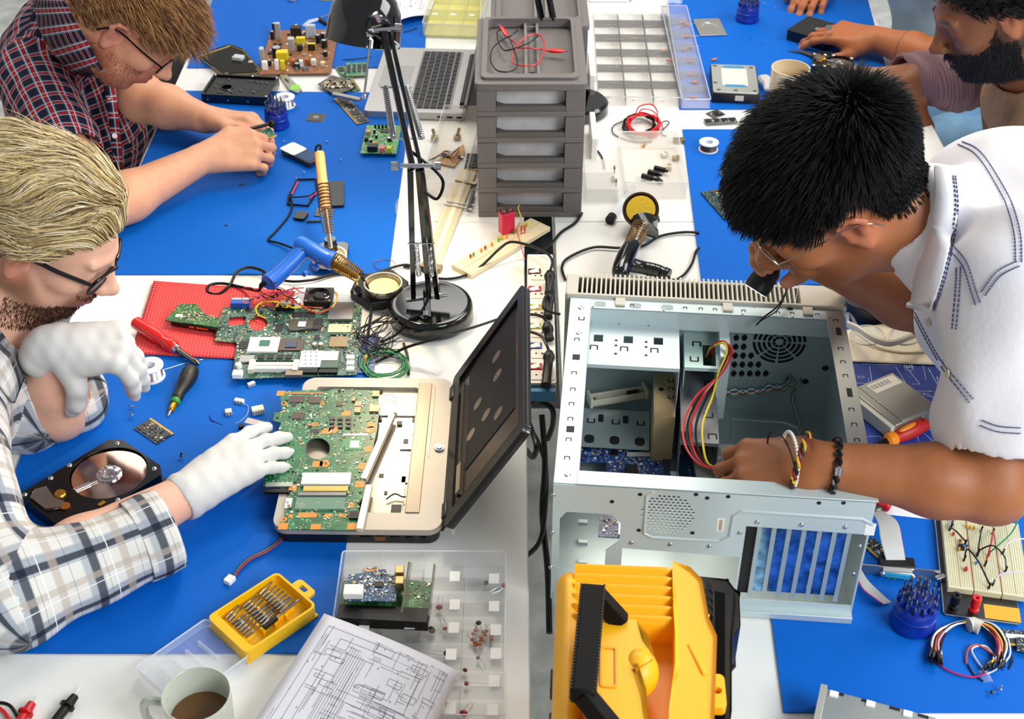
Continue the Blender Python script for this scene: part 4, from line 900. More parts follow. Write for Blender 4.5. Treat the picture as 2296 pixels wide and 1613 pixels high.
# fan guard pattern and slots pressed in the front wall
pm = MB(); cx, cz = onrear(1747, 772, Y1-.002); wy = Y1-.0017
for R in (.008, .015, .022, .029, .036):
    for k in range(8):
        a0_ = 2*PI*k/8+.06; pts = [(cx+R*math.cos(a0_+u*.66), wy, cz+R*math.sin(a0_+u*.66)) for u in np.linspace(0, 1, 7)]
        for p, q in zip(pts, pts[1:]): pm.bar(p, q, .0004, .0042, up=(p[0]-cx, 0, p[2]-cz))
obj('fan_vent', pm, DK, case, smooth=False); pm = MB()
for j in range(6):
    for i in range(5):
        px, py = 1652+i*18-(j*1.5), 742+j*20; x, z = onrear(px, py, wy)
        if math.hypot(x-cx, z-cz) > .045: pm.bb(x-.004, x+.004, wy-.0003, wy, z-.003, z+.003).bb(x-.0022, x+.0022, wy-.0003, wy, z-.0055, z+.0055)
for px, py in ((1805, 860), (1850, 830), (1770, 700), (1845, 740), (1690, 700)): x, z = onrear(px, py, wy); pm.lathe([(0, 0), (.005, 0)], (x, wy-.0003, z), 12, axis=(0, 1, 0))
obj('vent_slots', pm, DK, case, smooth=False)
q0 = fr.l(1640, 945, .002); q1 = fr.l(1790, 990, .002); pm = MB().tube([(q0[0], q1[1], .002), (q0[0], q0[1], .002), (q1[0]-.02, q0[1], .002), (q1[0], q0[1]-.01, .002), (q1[0]+.008, q1[1]-.01, .002)], .002, 6); obj('pressed_rib', pm, CM, case)
# drive cages
zc = .175; b0 = fr.l(1296, 706, zc); b1 = fr.l(1524, 832, zc)
def cage(name, x0, x1, y0, y1, z0, z1, m, sides=True, cut=(), label=None):
    o = obj(name, MB().poly([[(x0, y0), (x1, y0), (x1, y1), (x0, y1)]]+list(cut), z1-.0012, z1).bb(x1-.001, x1, y0, y1, z0, z1-.0012).bb(x0, x0+.001, y0, y1, z0, z1-.0012).bb(x0+.001, x1-.001, y0, y0+.001, z1-.006, z1-.0012), m, case, label=label, smooth=False); return o
bw = b1[0]-b0[0]; bh = b0[1]-b1[1]; cut = []; us = []
for i in range(3):
    x = b0[0]+bw*(.2+.29*i); cut.append([(x-.008+.004, b1[1]+bh*.44), (x+.009, b1[1]+bh*.44), (x+.009, b1[1]+bh*.58), (x-.004, b1[1]+bh*.58)]); us.append((x-.003, b1[1]+bh*.32, 0)); us.append((x-.002, b1[1]+bh*.93, 0))
bay = cage('optical_drive_bay', b0[0], b1[0], b1[1], b0[1], .02, zc, CM, cut=cut, label='pale perforated drive bay plate'); slots(bay, us, 1.6, z=zc+.0002); mb = MB()
for i in range(3):
    for u, v in ((.1, .48), (.1, .38), (.1, .22), (.12, .82), (.1, .95)): mb.lathe([(0, zc+.0003), (.0022, zc+.0003)], (b0[0]+bw*(u+.29*i), b1[1]+bh*v, 0), 8)
obj('screw_holes', mb, DK, bay)
zc2 = .15; c0 = fr.l(1532, 722, zc2); c1 = fr.l(1612, 832, zc2)
bay2 = cage('hard_drive_bay', c0[0], c1[0], c1[1], c0[1], .02, zc2, M('c2dcd8', .4, .2), cut=[[(c1[0]-.022, c1[1]+.006), (c1[0]-.004, c1[1]+.006), (c1[0]-.004, c1[1]+.055), (c1[0]-.022, c1[1]+.055)]]); slots(bay2, [(c0[0]+.018, c1[1]+.055, 0), (c0[0]+.014, c1[1]+.02, PI)], 1.8, z=zc2+.0002)
bx(bay2, 'bay_bracket', CM, c1[0]+.007, (c0[1]+c1[1])/2, .06, .014, abs(c0[1]-c1[1]), .112)
h0 = fr.l(1575, 760, .12); bx(bay2, 'green_circuit_board', pcb('2b6b4a', '6fb090'), h0[0]+.008, h0[1]-.012, .05, .010, .05, .085)
d0 = fr.l(1522, 838, .10); d1 = fr.l(1612, 1000, .10)
bay3 = cage('floppy_drive_bay', d0[0], d1[0], d1[1], d0[1], .003, .10, M('6f747a', .38, .3), label='dark grey drive bay'); slots(bay3, [(d0[0]+.042, d0[1]-.025, 0), (d0[0]+.044, d1[1]+.014, 0), (d0[0]+.04, d1[1]+.06, PI)], 1.8, z=.1002)
bx(bay3, 'raised_edge', M('64696f', .38, .3), d0[0]+.008, (d0[1]+d1[1])/2, .1, .016, abs(d0[1]-d1[1])*.9, .012)
e0 = fr.l(1466, 842, .11); e1_ = fr.l(1514, 940, .11); tan = obj('tan_bracket', MB().bb(e0[0], e1_[0], e1_[1], e0[1], .108, .110).bb(e0[0], e0[0]+.001, e1_[1], e0[1], .01, .108).bb(e0[0], e1_[0], e1_[1], e1_[1]+.001, .02, .108), M('b8a078', .4, .3), case, smooth=False)
slots(tan, [(e0[0]+.024, e0[1]-.014, PI), (e0[0]+.024, e0[1]-.034, 0), (e0[0]+.024, e0[1]-.052, PI)], 1.2, z=.1102); obj('hole', MB().lathe([(0, .1102), (.004, .1102)], (e0[0]+.010, e0[1]-.036, 0), 12), DK, tan)
# lower left plate
p0 = fr.l(1296, 922, .045); pl = bx(case, 'lower_plate', M('a5b1b4', .3, .5), (p0[0]+e0[0])/2+.0, p0[1]-.035, .040, e0[0]-p0[0]-.004, .085, .0015)
slots(pl, [(p0[0]+.02+i*.036, p0[1]-.02, PI) for i in range(3)], 1.6, z=.0418); mb = MB()
for i in range(3):
    mb.poly(rrect(p0[0]+.012+i*.036, p0[0]+.026+i*.036, p0[1]-.070, p0[1]-.052, .006), .0415, .0418)
    if i < 2: mb.poly(rrect(p0[0]+.030+i*.036, p0[0]+.038+i*.036, p0[1]-.022, p0[1]-.005, .003), .0415, .0418)
obj('openings', mb, DK, pl)
for k in range(3): bx(case, 'spring_tab', CM, *fr.l(1307, 1168+k*45, .03)[:2], .02, .012, .006, .006)
# blue board in the case
bf = Fr((1288, 1085), (1555, 1085), (1288, 992), .03); t = thing('circuit_board', 'blue circuit board lying in the bottom of the open computer case', 'circuit board', bf); BB = pcb('10336e', '3564b0', 'c8d4e8', 1.0, 1.0)
L, W = bf.L, bf.W; obj('board', MB().poly([(-L/2, W/2), (-L/2, 0), (-L*.22, 0), (-L*.22, -W/2-.01), (L/2, -W/2-.01), (L/2, W/2)], 0, .0014), BB, t, smooth=False)
chip(t, bf, 1402, 1045, 1432, 1070, .0014, .003, pins=True); chip(t, bf, 1485, 1035, 1545, 1075, .0014, .004, M('26384c', .25), pins=False); chip(t, bf, 1503, 1058, 1522, 1068, .0056, .0006, M('b8cce0', .3), pins=False, name='chip_label')
chip(t, bf, 1370, 1012, 1385, 1022, .0014); c_ = pbx(t, bf, 'ribbon_socket', M('d8d4c4', .5), 1405, 1020, 1460, 1024, .0014, .005); smd(t, L, W, 330, .0014, 21, inside=lambda x, y: x > -L*.2 or y > 0)
for px, py in ((1302, 1021), (1515, 1012)):
    x, y, _ = bf.l(px, py, .0014); obj('mounting_hole', MB().lathe([(.0022, .0015), (.0035, .0015), (.0035, .0018), (.0022, .0018)], (x, y, 0), 14), M('c87a4a', .35, .8), t)
cf = Fr((1560, 1080), (1660, 1080), (1560, 1005), .03); t = thing('connector_block', 'cream plastic socket block beside the blue board inside the case', 'connector', cf); bx(t, 'frame', M('bfc0b6', .5), 0, 0, 0, cf.L, cf.W, .008, bev=.001)
for i in range(2):
    for j in range(2): bx(t, 'recess', M('8d918b', .5), -cf.L*.25+i*cf.L*.3, -cf.W*.1+j*cf.W*.35, .008, cf.L*.22, cf.W*.26, .001, bev=.0005)
# second blue board standing inside seen through the rear
bf = Fr((1345, 1290), (1400, 1290), (1345, 1145), .0); t = thing('circuit_board', 'narrow blue board seen through the rear window of the case', 'circuit board', Fr.at(0, 0)); t.location = fr.w(-.122, -.13, .02); t.rotation_euler = (0, 0, fr.a)
bx(t, 'board', BB, 0, 0, .07, .028, .075, .0014); smd(t, .028, .07, 50, .0714, 5); bx(t, 'metal_edge', TIN, .013, 0, .0714, .003, .07, .004)
# ivory riser bracket
a, b = Q(1322, 905, .05), Q(1446, 886, .05); t = thing('plastic_rail', 'ivory plastic rail with end clips lying in the case', 'bracket', (a+b)/2); t.rotation_euler = (0, 0, math.atan2(b.y-a.y, b.x-a.x)); L = (b-a).length
IV = M('b9b8a4', .5); obj('rail', MB().bb(-L/2, L/2, -.010, -.007, 0, .012).bb(-L/2, L/2, .005, .008, 0, .012).bb(-L/2, L/2, -.010, .008, 0, .003), IV, t, bev=.0006)
for x in (-1, 1): bx(t, 'end_clip', IV, x*L/2, 0, 0, .004, .024, .016, bev=.0006)
bx(t, 'dark_socket', DK, L*.28, 0, .003, L*.2, .009, .006); bx(t, 'raised_bar', IV, -L*.24, 0, .003, L*.3, .007, .005)
# wires from the drive to the hand
t = thing('power_cable', 'loop of red, yellow and black wires leading to the hand inside the case', 'cable', Q(1610, 770, .15)); o = t.location.copy()
for k, (c, off, th) in enumerate(((RED, 0, 1), (RED, 14, 1), (M('e8c410', .35), 36, 1), (BK, 8, 1), (BK, 24, 1))):
    pts = [(1598-off*.4, 800, .14), (1596, 778, .17), (1622, 766+off*.1, .185), (1641-off*.3, 790, .18), (1618-off*.2, 838, .16), (1562+off*1.0, 888, .14), (1533+off*1.2, 948, .13), (1537+off*1.1, 1000, .13), (1566+off*.6, 1040, .14), (1606+off*.2, 1052, .16)]
    wire(t, [Q(*p)-o for p in pts], .0017, c)
t = thing('wire_loom', 'thin twisted green, blue and white wires crossing the case interior', 'cable', Q(1625, 875, .02)); o = t.location.copy()
for k, c in enumerate(('2f7d4f', '2c5ea8', 'd8dcdc', 'c8ccc8', '8a2020', '4b8f6a')):
    m = M(c, .4); wire(t, [Q(1628+19*u, 874+k*2.4+(-1)**(u+k)*4-u*(.8 if u < 5 else 2), .078)-o for u in range(8)]+[Q(1770+k*3, 840-k*2, .085)-o, Q(1796, 850+k*2, .082)-o, Q(1780, 868, .078)-o, Q(1758, 856-k, .082)-o, Q(1772, 842, .088)-o, Q(1785, 866, .07)-o, Q(1774+k, 892, .05)-o, Q(1784+k, 930, .03)-o, Q(1796+k, 975, .015)-o], .0010, m, n=5)

# ---------------------------------------------------------------- yellow toolbox
zt = .235; A = Q(1245, 1268, zt); B_ = Q(1195, 1600, zt); tb = thing('toolbox', 'large yellow and black plastic toolbox with black carrying handle in the foreground', 'toolbox', Vector((.068, .80, T+.003))); tb.rotation_euler = (0, 0, math.radians(-3)); YL = M('f7b212', .42, bump=.05, bs=600); YD = M('eda20c', .42)
# local: x 0..0.19 , y -.22..+.20 , z up
def tl(px, py, z): p = Q(px, py, z-.0)-tb.location-Vector((0, 0, 0)); c, s_ = math.cos(math.radians(3)), math.sin(math.radians(3)); return (p.x*c-p.y*s_, p.x*s_+p.y*c, z)
x0, yA, _ = tl(1262, 1275, .2); x1, _, _ = tl(1560, 1262, .2); Wt = x1-x0; yB = -.30
def extr(mb, prof, ya, yb, m=None):
    n = len(prof); vs = [(x, ya, z) for x, z in prof]+[(x, yb, z) for x, z in prof]; fs = [tuple(range(n)), tuple(range(2*n-1, n-1, -1))]+[(i, i+n, (i+1) % n+n, (i+1) % n) for i in range(n)]
    return mb.add(vs, [tuple(reversed(f)) for f in fs])
obj('shell', extr(MB(), [(x0+.004, .02), (x0-.004, .03), (x0-.004, .16), (x0+.008, .178), (x1-.004, .178), (x1, .17), (x1, .02)], yB, yA-.004), YD, tb, bev=.006, seg=3)
def tls(P, z): return [tl(*p, z)[:2] for p in P]
def grid(F, nu, nv, z0):   # closed sheet with skirt down to z0
    mb = MB(); P = [[F(i/nu, j/nv) for i in range(nu+1)] for j in range(nv+1)]; vs = [p for r in P for p in r]; N = len(vs); vs += [(x, y, z0) for x, y, z in vs]; W = nu+1; fs = [(j*W+i, j*W+i+1, (j+1)*W+i+1, (j+1)*W+i) for j in range(nv) for i in range(nu)]
    ring = [i for i in range(nu)]+[j*W+nu for j in range(nv)]+[nv*W+i for i in range(nu, 0, -1)]+[j*W for j in range(nv, 0, -1)]
    fs += [(ring[k], ring[k]+N, ring[(k+1) % len(ring)]+N, ring[(k+1) % len(ring)]) for k in range(len(ring))]; return mb.add(vs, fs)
rx0 = tl(1288, 1300, .21)[0]; rx1 = tl(1520, 1300, .21)[0]; ry0 = tl(1400, 1400, .21)[1]; ry1 = yA+.002
def ribf(u, v):
    w_ = math.sin((v*6.2)*2*PI-1.0); y = ry0+(ry1-ry0)*v; e = max(0, 1-(1-v)*9); return (rx0+(rx1+.0035*w_-rx0)*u, y, .2105+.0042*w_-.03*e*e-.02*max(0, u-.9)*10*.4)
obj('ribs', grid(ribf, 14, 110, .17), YL, tb, ang=80)
def rimf(u, v):
    y = yB+(yA+.006-yB)*v; c_ = x0+.008; h_ = .0150+.0018*math.sin(v*100)*(u > .5); e = max(0, 1-(1-v)*14); return (c_+h_*math.cos(PI*(1-u)), y, .186+.026*math.sin(PI*u)-.03*e*e)
obj('edge_ridge', grid(rimf, 14, 130, .10), YL, tb, ang=80)
obj('side_rail', MB().poly(tls([(1514, 1275), (1545, 1284), (1572, 1312), (1588, 1400), (1606, 1440), (1604, 1500), (1600, 1620), (1585, 1720), (1508, 1720), (1508, 1600), (1512, 1500), (1512, 1430), (1508, 1372)], .21), .10, .2125), YL, tb, bev=.004, seg=3)
obj('raised_block', MB().poly(tls([(1335, 1408), (1420, 1405), (1452, 1440), (1455, 1480), (1432, 1510), (1448, 1560), (1440, 1680), (1320, 1680)], .235), .17, .236), YL, tb, bev=.006, seg=3)
bx_, by_, _ = tl(1432, 1498, .225); obj('thumb_bulge', MB().ell((bx_, by_, .214), (.021, .026, .026), 24), YL, tb)
q0, q1 = tl(1345, 1455, .236), tl(1385, 1548, .236); obj('label_recess', MB().poly([rrect(q0[0], q1[0], q1[1], q0[1], .003), rrect(q0[0]+.0025, q1[0]-.0025, q1[1]+.0025, q0[1]-.0025, .002)], .236, .2375), YD, tb)
q0, q1 = tl(1545, 1450, .212), tl(1580, 1520, .212); obj('side_rib', MB().bar((q0[0], q0[1], .211), (q1[0], q1[1], .212), .006, .006), YL, tb, bev=.002)
hm = M('080605', .6, bump=.4, bs=500, spec=.2); zh = .262; A0 = Vector(tl(1329, 1326, zh)); A1 = Vector(tl(1306, 1572, zh)); B0 = Vector(tl(1394, 1402, .232)); B1 = Vector(tl(1372, 1640, .240))
hd = MB().bar(A0, A1, .026, .020); obj('handle', hd, hm, tb, bev=.004)
for nm, p, q in (('handle_arm', A0+Vector((.002, -.006, 0)), B0), ('handle_arm', A1+Vector((0, .006, 0)), B1)): obj(nm, MB().bar(p, q, .017, .020, up=(0, .3, 1)), hm, tb, bev=.003)
gr = MB()
for k in range(34):
    p = A0+(A1-A0)*((k+.7)/35)
    for s_ in (-1, 1): gr.ell(p+Vector((s_*.0118, 0, .0095)), (.0016, .0017, .0012), 6)
obj('handle_grip', gr, M('2c2725', .4), tb)
KB = M('060607', .45, spec=.35); bo_ = tls([(1570, 1300), (1630, 1306), (1648, 1330), (1640, 1430), (1640, 1600), (1620, 1720), (1570, 1720)], .165)
obj('base', MB().poly(bo_, .0, .165), KB, tb, bev=.002, label='black lower half'); obj('base_lip', MB().poly(tls([(1622, 1322), (1655, 1345), (1658, 1420), (1640, 1440), (1622, 1440)], .15), .09, .158), M('0b0b0c', .4, spec=.4), tb, bev=.002)
obj('base_trough', MB().poly(tls([(1602, 1330), (1625, 1335), (1625, 1700), (1605, 1700)], .1652), .165, .1655), M('020202', .7, spec=.1), tb)
for k in range(4): c_ = tl(1578, 1328+k*18, .19); obj('hinge_knuckle', MB().cyl((c_[0], c_[1]+.006, .190), (c_[0]+.001, c_[1]-.006, .190), .0085, n=14), KB, tb)
for k in range(3): c_ = tl(1568, 1336+k*20, .20); obj('hinge_loop', MB().cyl((c_[0]-.006, c_[1], .200), (c_[0]+.010, c_[1], .193), .0035, n=8), YL, tb)
lx2, ly2, _ = tl(1602, 1556, .18)
obj('padlock_tab', MB().poly([rrect(lx2-.012, lx2+.011, ly2-.022, ly2+.022, .006), circ(lx2+.003, ly2, .0045, 14)], .17, .182), YL, tb, bev=.002)
ed = MB()
for k in range(4): ed.bb(x0-.010, x0-.003, yA-.10-k*.06, yA-.07-k*.06, .09, .11)
obj('side_clips', ed, M('1a1512', .5), tb, bev=.002)
# ---------------------------------------------------------------- torch held over the case
a, b = np.array(Q(1694, 652, .240)), np.array(Q(1765, 545, .298)); ax = nv(b-a); t = thing('torch', 'black hand torch with wrist strap held over the computer case', 'torch', Vector((a+b)/2)); o = Vector((a+b)/2); L = float(np.linalg.norm(b-a))
TB = M('1b1e22', .38, .3); obj('body', MB().lathe([(0, L*.2), (.0125, L*.2), (.0135, .045), (.013, L)], Vector(a)-o, 24, axis=ax), TB, t)
obj('head', MB().lathe([(0, .0), (.016, .0), (.0185, .002), (.0185, .018), (.0175, .0185), (.0175, .021), (.0185, .0215), (.0185, .025), (.0175, .0255), (.0175, .028), (.0185, .0285), (.018, .033), (.0135, .042), (0, .042)], Vector(a)-o, 28, axis=ax), TB, t)
obj('lens', MB().lathe([(0, -.001), (.0155, -.0008), (.016, .0003)], Vector(a)-o, 24, axis=ax), M('d8e8f4', .05, emit=1.2), t); obj('tail_cap', MB().lathe([(.013, L), (.0145, L+.002), (.0145, L+.014), (.012, L+.016), (0, L+.016)], Vector(a)-o, 20, axis=ax), RUBBER, t)
wire(t, [Q(1760, 575, .27)-o, Q(1772, 600, .25)-o, Q(1768, 640, .23)-o, Q(1752, 680, .22)-o, Q(1738, 700, .21)-o, Q(1708, 718, .205)-o, Q(1697, 728, .205)-o, Q(1712, 712, .21)-o, Q(1742, 688, .22)-o, Q(1764, 650, .235)-o, Q(1770, 610, .25)-o], .0028, BK, 'wrist_strap', flat=.4)
# floppy drive
ZB = .0045
t0 = Fr((1915, 880), (2002, 840), (1960, 985), .028); f0 = Fr((1910, 872), (1995, 838), (1975, 980), .03)
a, b, c = Q(1912, 882, .026), Q(1998, 840, .026), Q(2100, 918, .026)
fd = Fr((1998, 840), (2100, 918), (1912, 882), .026); fd.z = .0055; fd.o.z = T+fd.z; fd2 = fd
t = thing('floppy_drive', 'silver floppy disk drive with white paper label lying on the blue blueprint', 'drive', fd); FM = M('aba89c', .34, .7)
obj('housing', MB().bb(-fd.L/2, fd.L/2, -fd.W/2, fd.W/2, 0, .024), FM, t, bev=.0012); obj('cover_plate', MB().bb(-fd.L/2+.002, fd.L/2-.002, -fd.W/2+.014, fd.W/2, .024, .0255), FM, t, bev=.0006)
lb = fd.l(1950, 875, .026); obj('paper_label', MB().bb(-fd.L/2+.006, -fd.L/2+.028, -fd.W/2+.026, fd.W/2-.004, .0255, .0257), M('e6e0d2', .6), t)
mb = MB()
for i in range(16): mb.bb(-fd.L/2+.010, -fd.L/2+.020, -.012+i*.0022, -.012+i*.0022+(.0006 if i % 3 else .0012), .0257, .0258)
obj('barcode', mb, M('3a3a38', .6), t, smooth=False); obj('front_bezel', MB().bb(-fd.L/2, fd.L/2, -fd.W/2-.008, -fd.W/2, 0, .022), M('c9c5b4', .5), t, bev=.001)
for k in range(3): bx(t, 'side_opening', DK, fd.L/2, -fd.W*.35+k*fd.W*.22, .008, .0006, .008, .005)
obj('eject_knob', MB().cyl((fd.L/2, fd.W*.2, .012), (fd.L/2+.006, fd.W*.2, .012), .005, n=12), TIN, t); bx(t, 'rear_connector', BK, 0, fd.W/2+.002, .006, fd.L*.5, .006, .012)
bx(t, 'mounting_foot', M('5a5d60', .4, .6), fd.L/2+.006, -fd.W*.22, 0, .012, .02, .003)
# blueprint and schematic sheets
def sheet(pts, z, m, label, name='paper_sheet', cat='paper', h=.0004, curl=None, group=None, bendn=14):
    a, b, c, d = [Q(*p, z) for p in pts]; o0 = (a+b+c+d)/4; N = bendn; vs = []; fs = []
    for j in range(N+1):
        for i in range(N+1):
            u, v = i/N, j/N; p = (a*(1-u)+b*u)*(1-v)+(d*(1-u)+c*u)*v-o0
            if curl: p.z += curl(u, v)
            vs.append(p)
    for j in range(N):
        for i in range(N): fs.append((j*(N+1)+i, j*(N+1)+i+1, (j+1)*(N+1)+i+1, (j+1)*(N+1)+i))
    o = solo(name, MB().add(vs, fs), m, label, cat, o0, group); md = o.modifiers.new('thick', 'SOLIDIFY'); md.thickness = h; md.offset = 1; return o, (a-o0, b-o0, c-o0, d-o0)
def onsheet(par, quad_, strokes, w, m, name='drawing', curl=None, z=.0007):
    a, b, c, d = quad_; mb = MB()
    def P(u, v): 
        p = (a*(1-u)+b*u)*(1-v)+(d*(1-u)+c*u)*v; return Vector((p.x, p.y, p.z+z+(curl(u, v) if curl else 0)))
    for st in strokes:
        ww = st[0]*w; pts = st[1:]
        for p, q in zip(pts, pts[1:]):
            n = max(1, int(max(abs(p[0]-q[0]), abs(p[1]-q[1]))/.15)) if curl else 1
            for k in range(n):
                A_ = P(p[0]+(q[0]-p[0])*k/n, p[1]+(q[1]-p[1])*k/n); B2 = P(p[0]+(q[0]-p[0])*(k+1)/n, p[1]+(q[1]-p[1])*(k+1)/n)
                if (A_-B2).length > 1e-6: mb.bar(A_, B2, ww, .0001)
    return obj(name, mb, m, par, smooth=False), P
def circuit(seed, n, x0=.06, x1=.94, y0=.06, y1=.94):
    g = random.Random(seed); S = []
    for _ in range(n):
        k = g.random(); x = g.uniform(x0, x1); y = g.uniform(y0, y1); l = g.uniform(.05, .35)
        if k < .35: S.append((1, (x, y), (min(x+l, x1), y)))
        elif k < .65: S.append((1, (x, y), (x, min(y+l, y1))))
        elif k < .8: X, Y = min(x+l*.5, x1), min(y+l*.2, y1); S.append((1, (x, y), (X, y), (X, Y), (x, Y), (x, y)))
        elif k < .9: S.append((1, (x, y), (min(x+l, x1), y), (min(x+l, x1), min(y+l, y1))))
        else: S.append((5, (x, y), (x+.005, y)))
    for k in range(n//4): x = g.uniform(x0, x1); y = g.uniform(y0, y1); S.append((5, (x, y), (x+.006, y)))
    return S
bs, qd = sheet([(1880, 1010), (2200, 1002), (2150, 810), (1860, 800)], .0042, M('1c3684', .35, var=.12, vs=9), 'dark blue blueprint with white circuit drawing and the number 60, under the floppy drive', 'blueprint', 'poster')
st = [(1, (.05, .7), (.3, .7), (.3, .9)), (1, (.55, .98), (.66, .70), (.60, .70)), (1, (.45, .62), (.75, .62)), (1, (.42, .62), (.42, .5), (.8, .5)), (1, (.75, .9), (.86, .35), (.95, .35)), (1, (.70, .60), (.84, .36)), (1, (.80, .80), (.80, .5), (.86, .5)), (1, (.86, .95), (.86, .72)), (1, (.4, .3), (.95, .28)), (1, (.4, .25), (.97, .22)), (1, (.45, .2), (.97, .17)),
    (1, (.6, .56), (.64, .60), (.66, .54), (.68, .60), (.70, .56), (.9, .56)), (1, (.62, .15), (.68, .05)), (1, (.3, .12), (.38, .04)), (1, (.5, .9), (.58, .62)), (4, (.66, .95), (.668, .95)), (4, (.75, .86), (.758, .86)), (4, (.84, .36), (.848, .36)), (4, (.80, .78), (.808, .78)), (4, (.72, .62), (.728, .62)), (4, (.38, .08), (.388, .08))]
st += [(1,)+tuple((.60+.035*math.cos(a_), .90+.045*math.sin(a_)) for a_ in np.linspace(0, 2*PI, 14)), (1,)+tuple((.08+.05*math.cos(a_), .85+.03*math.sin(a_)) for a_ in np.linspace(0, 2*PI, 14))]
_, PP = onsheet(bs, qd, st+[(.8,)+q_[1:] for q_ in circuit(5, 26)], .0007, M('c6d2f0', .5)); P0_ = PP(.60, .90); text(bs, '60', M('d8e0f4', .5), P0_.x, P0_.y, P0_.z+.0008, .012)
s2_, qd = sheet([(1900, 1120), (2330, 1160), (2190, 1000), (1870, 1020)], .0034, M('e8e6e6', .6), 'white circuit schematic sheet lying under the bare forearm beside the case'); onsheet(s2_, qd, circuit(9, 60), .0008, M('4a4c52', .6))
s2_, qd = sheet([(1860, 1140), (2110, 1168), (2100, 1150), (1850, 1100)], .0034, M('ececec', .6), 'white paper corner under the red handled pliers right of the case')
s2_, qd = sheet([(1895, 812), (2140, 822), (2130, 718), (1880, 745)], .0052, M('e9dcc0', .45, bump=.4, bs=60), 'cream ribbed sheet under the clear safety goggles', curl=lambda u, v: .006*math.sin(PI*u)*(v)+.001)
# goggles
t = thing('safety_goggles', 'clear plastic safety goggles with cream rim lying above the floppy drive', 'goggles', Q(1990, 745, .012)); o = t.location.copy(); G_ = lambda *q: Q(*q)-o
CRM = M('eadfc4', .25, alpha=.9); obj('frame', MB().tube(cr([G_(1902, 728, .03), G_(1925, 738, .04), G_(1958, 760, .045), G_(1995, 770, .045), G_(2035, 758, .04), G_(2072, 742, .035)], 8), [.004]*41, 8, flat=1.6), CRM, t)
for px in (1945, 2030):
    pts = [G_(px+38*math.cos(a_), 752+22*math.sin(a_), .022+.012*math.sin(a_)) for a_ in np.linspace(0, 2*PI, 26, endpoint=False)]; obj('lens_rim', MB().tube(pts, .0014, 6, closed=True), CRM, t)
    lm = MB(); lm.add([G_(px, 752, .028)]+pts, [(0, i+1, (i+1) % 26+1) for i in range(26)]); obj('lens', lm, M('e4eef4', .04, alpha=.25), t)
obj('side_arm', MB().tube(cr([G_(1902, 728, .03), G_(1900, 705, .03), G_(1910, 712, .02), G_(1925, 740, .012)], 6), .003, 8), CLEAR, t); obj('strap', MB().tube(cr([G_(1905, 735, .02), G_(1960, 775, .012), G_(2020, 790, .010), G_(2090, 788, .01)], 6), .0018, 6), CRM, t)
# red and orange screwdriver
def driver(A, B2, zA, zB, label, prof, mats=None, shaft=None, cat='screwdriver', name='screwdriver', fl=1.0):
    """A handle end, B2 tip; prof = list of (part, [(t,r)..], material)"""
    a, b = Q(*A, zA), Q(*B2, zB); L = (b-a).length; t = thing(name, label, cat, a); ax = (b-a).normalized()
    for nm, pr_, m in prof: obj(nm, MB().lathe([(r, u*L) for u, r in pr_], (0, 0, 0), 20, axis=ax), m, t)
    return t, a, b, ax, L
RO = M('b31f12', .4); OR = M('f08a12', .35)
t, a, b, ax, L = driver((2076, 950), (1962, 1003), .015, .008, 'red and orange handled screwdriver beside the floppy drive', [('handle', [(0, 0), (.0, .004), (.006, .0095), (.02, .0105), (.25, .0125), (.45, .0115), (.60, .009), (.66, .010), (.66, 0)], RO), ('collar', [(.60, .0095), (.64, .0118), (.74, .0112), (.78, .007), (.78, 0)], OR), ('ribbed_neck', [(.78, .005), (.81, .0062), (.83, .0048), (.85, .006), (.87, .0046), (.90, .0055), (.92, .003), (.92, 0)], BK), ('bit', [(.90, .0026), (1.0, .0022), (1.04, .0008), (1.04, 0)], STEEL)], None, None)
obj('grip_insert', MB().ell(ax*(L*.36)+Vector((0, 0, .009)), (L*.20, .0055, .0045), 14, R=Matrix(orth(ax, V(0, 0, 1)).tolist())), OR, t); obj('hanging_hole', MB().lathe([(.002, .0), (.0042, .001), (.002, .002)], ax*(L*.10)+Vector((0, 0, .0095)), 14, axis=(0, 0, 1)), M('7a150c', .4), t)
# pliers with red handle by the case
t = thing('pliers', 'pliers with short red handles poking out behind the case corner', 'pliers', Q(1975, 1132, .01)); o = t.location.copy(); obj('handle', MB().bar(Q(1950, 1118, .012)-o, Q(1998, 1136, .012)-o, .018, .014), RED, t, bev=.004); obj('handle', MB().bar(Q(1955, 1108, .010)-o, Q(1972, 1112, .010)-o, .016, .012), RED, t, bev=.004); obj('jaw', MB().ell(Q(1962, 1140, .008)-o, (.014, .010, .007), 14), M('5d5850', .35, .9), t)
# multimeter-like black housing behind
t = thing('plastic_housing', 'black rounded plastic housing behind the case, half under the forearm', 'housing', Q(1960, 690, .005)); o = t.location.copy(); fb = Fr((1885, 720), (2050, 740), (1900, 665), .004); t.rotation_euler = (0, 0, fb.a); t.location = fb.o
obj('shell', MB().poly(rrect(-fb.L/2, fb.L/2, -fb.W/2, fb.W/2, .03), 0, .03), M('2b2c2c', .35), t, bev=.006); obj('inner_well', MB().poly(rrect(-fb.L/2+.02, fb.L/2-.02, -fb.W/2+.02, fb.W/2-.02, .02), .03, .0304), M('060607', .5), t); obj('rim_trim', MB().tube([(x, y, .031) for x, y in rrect(-fb.L/2+.02, fb.L/2-.02, -fb.W/2+.02, fb.W/2-.02, .02)], .002, 6, closed=True), M('8a8a84', .3, .7), t)
cable([(2000, 560, .01), (1975, 610, .012), (1990, 622, .012), (2030, 640, .012)], .0035, RED, 'red cable end beside the torch hand')
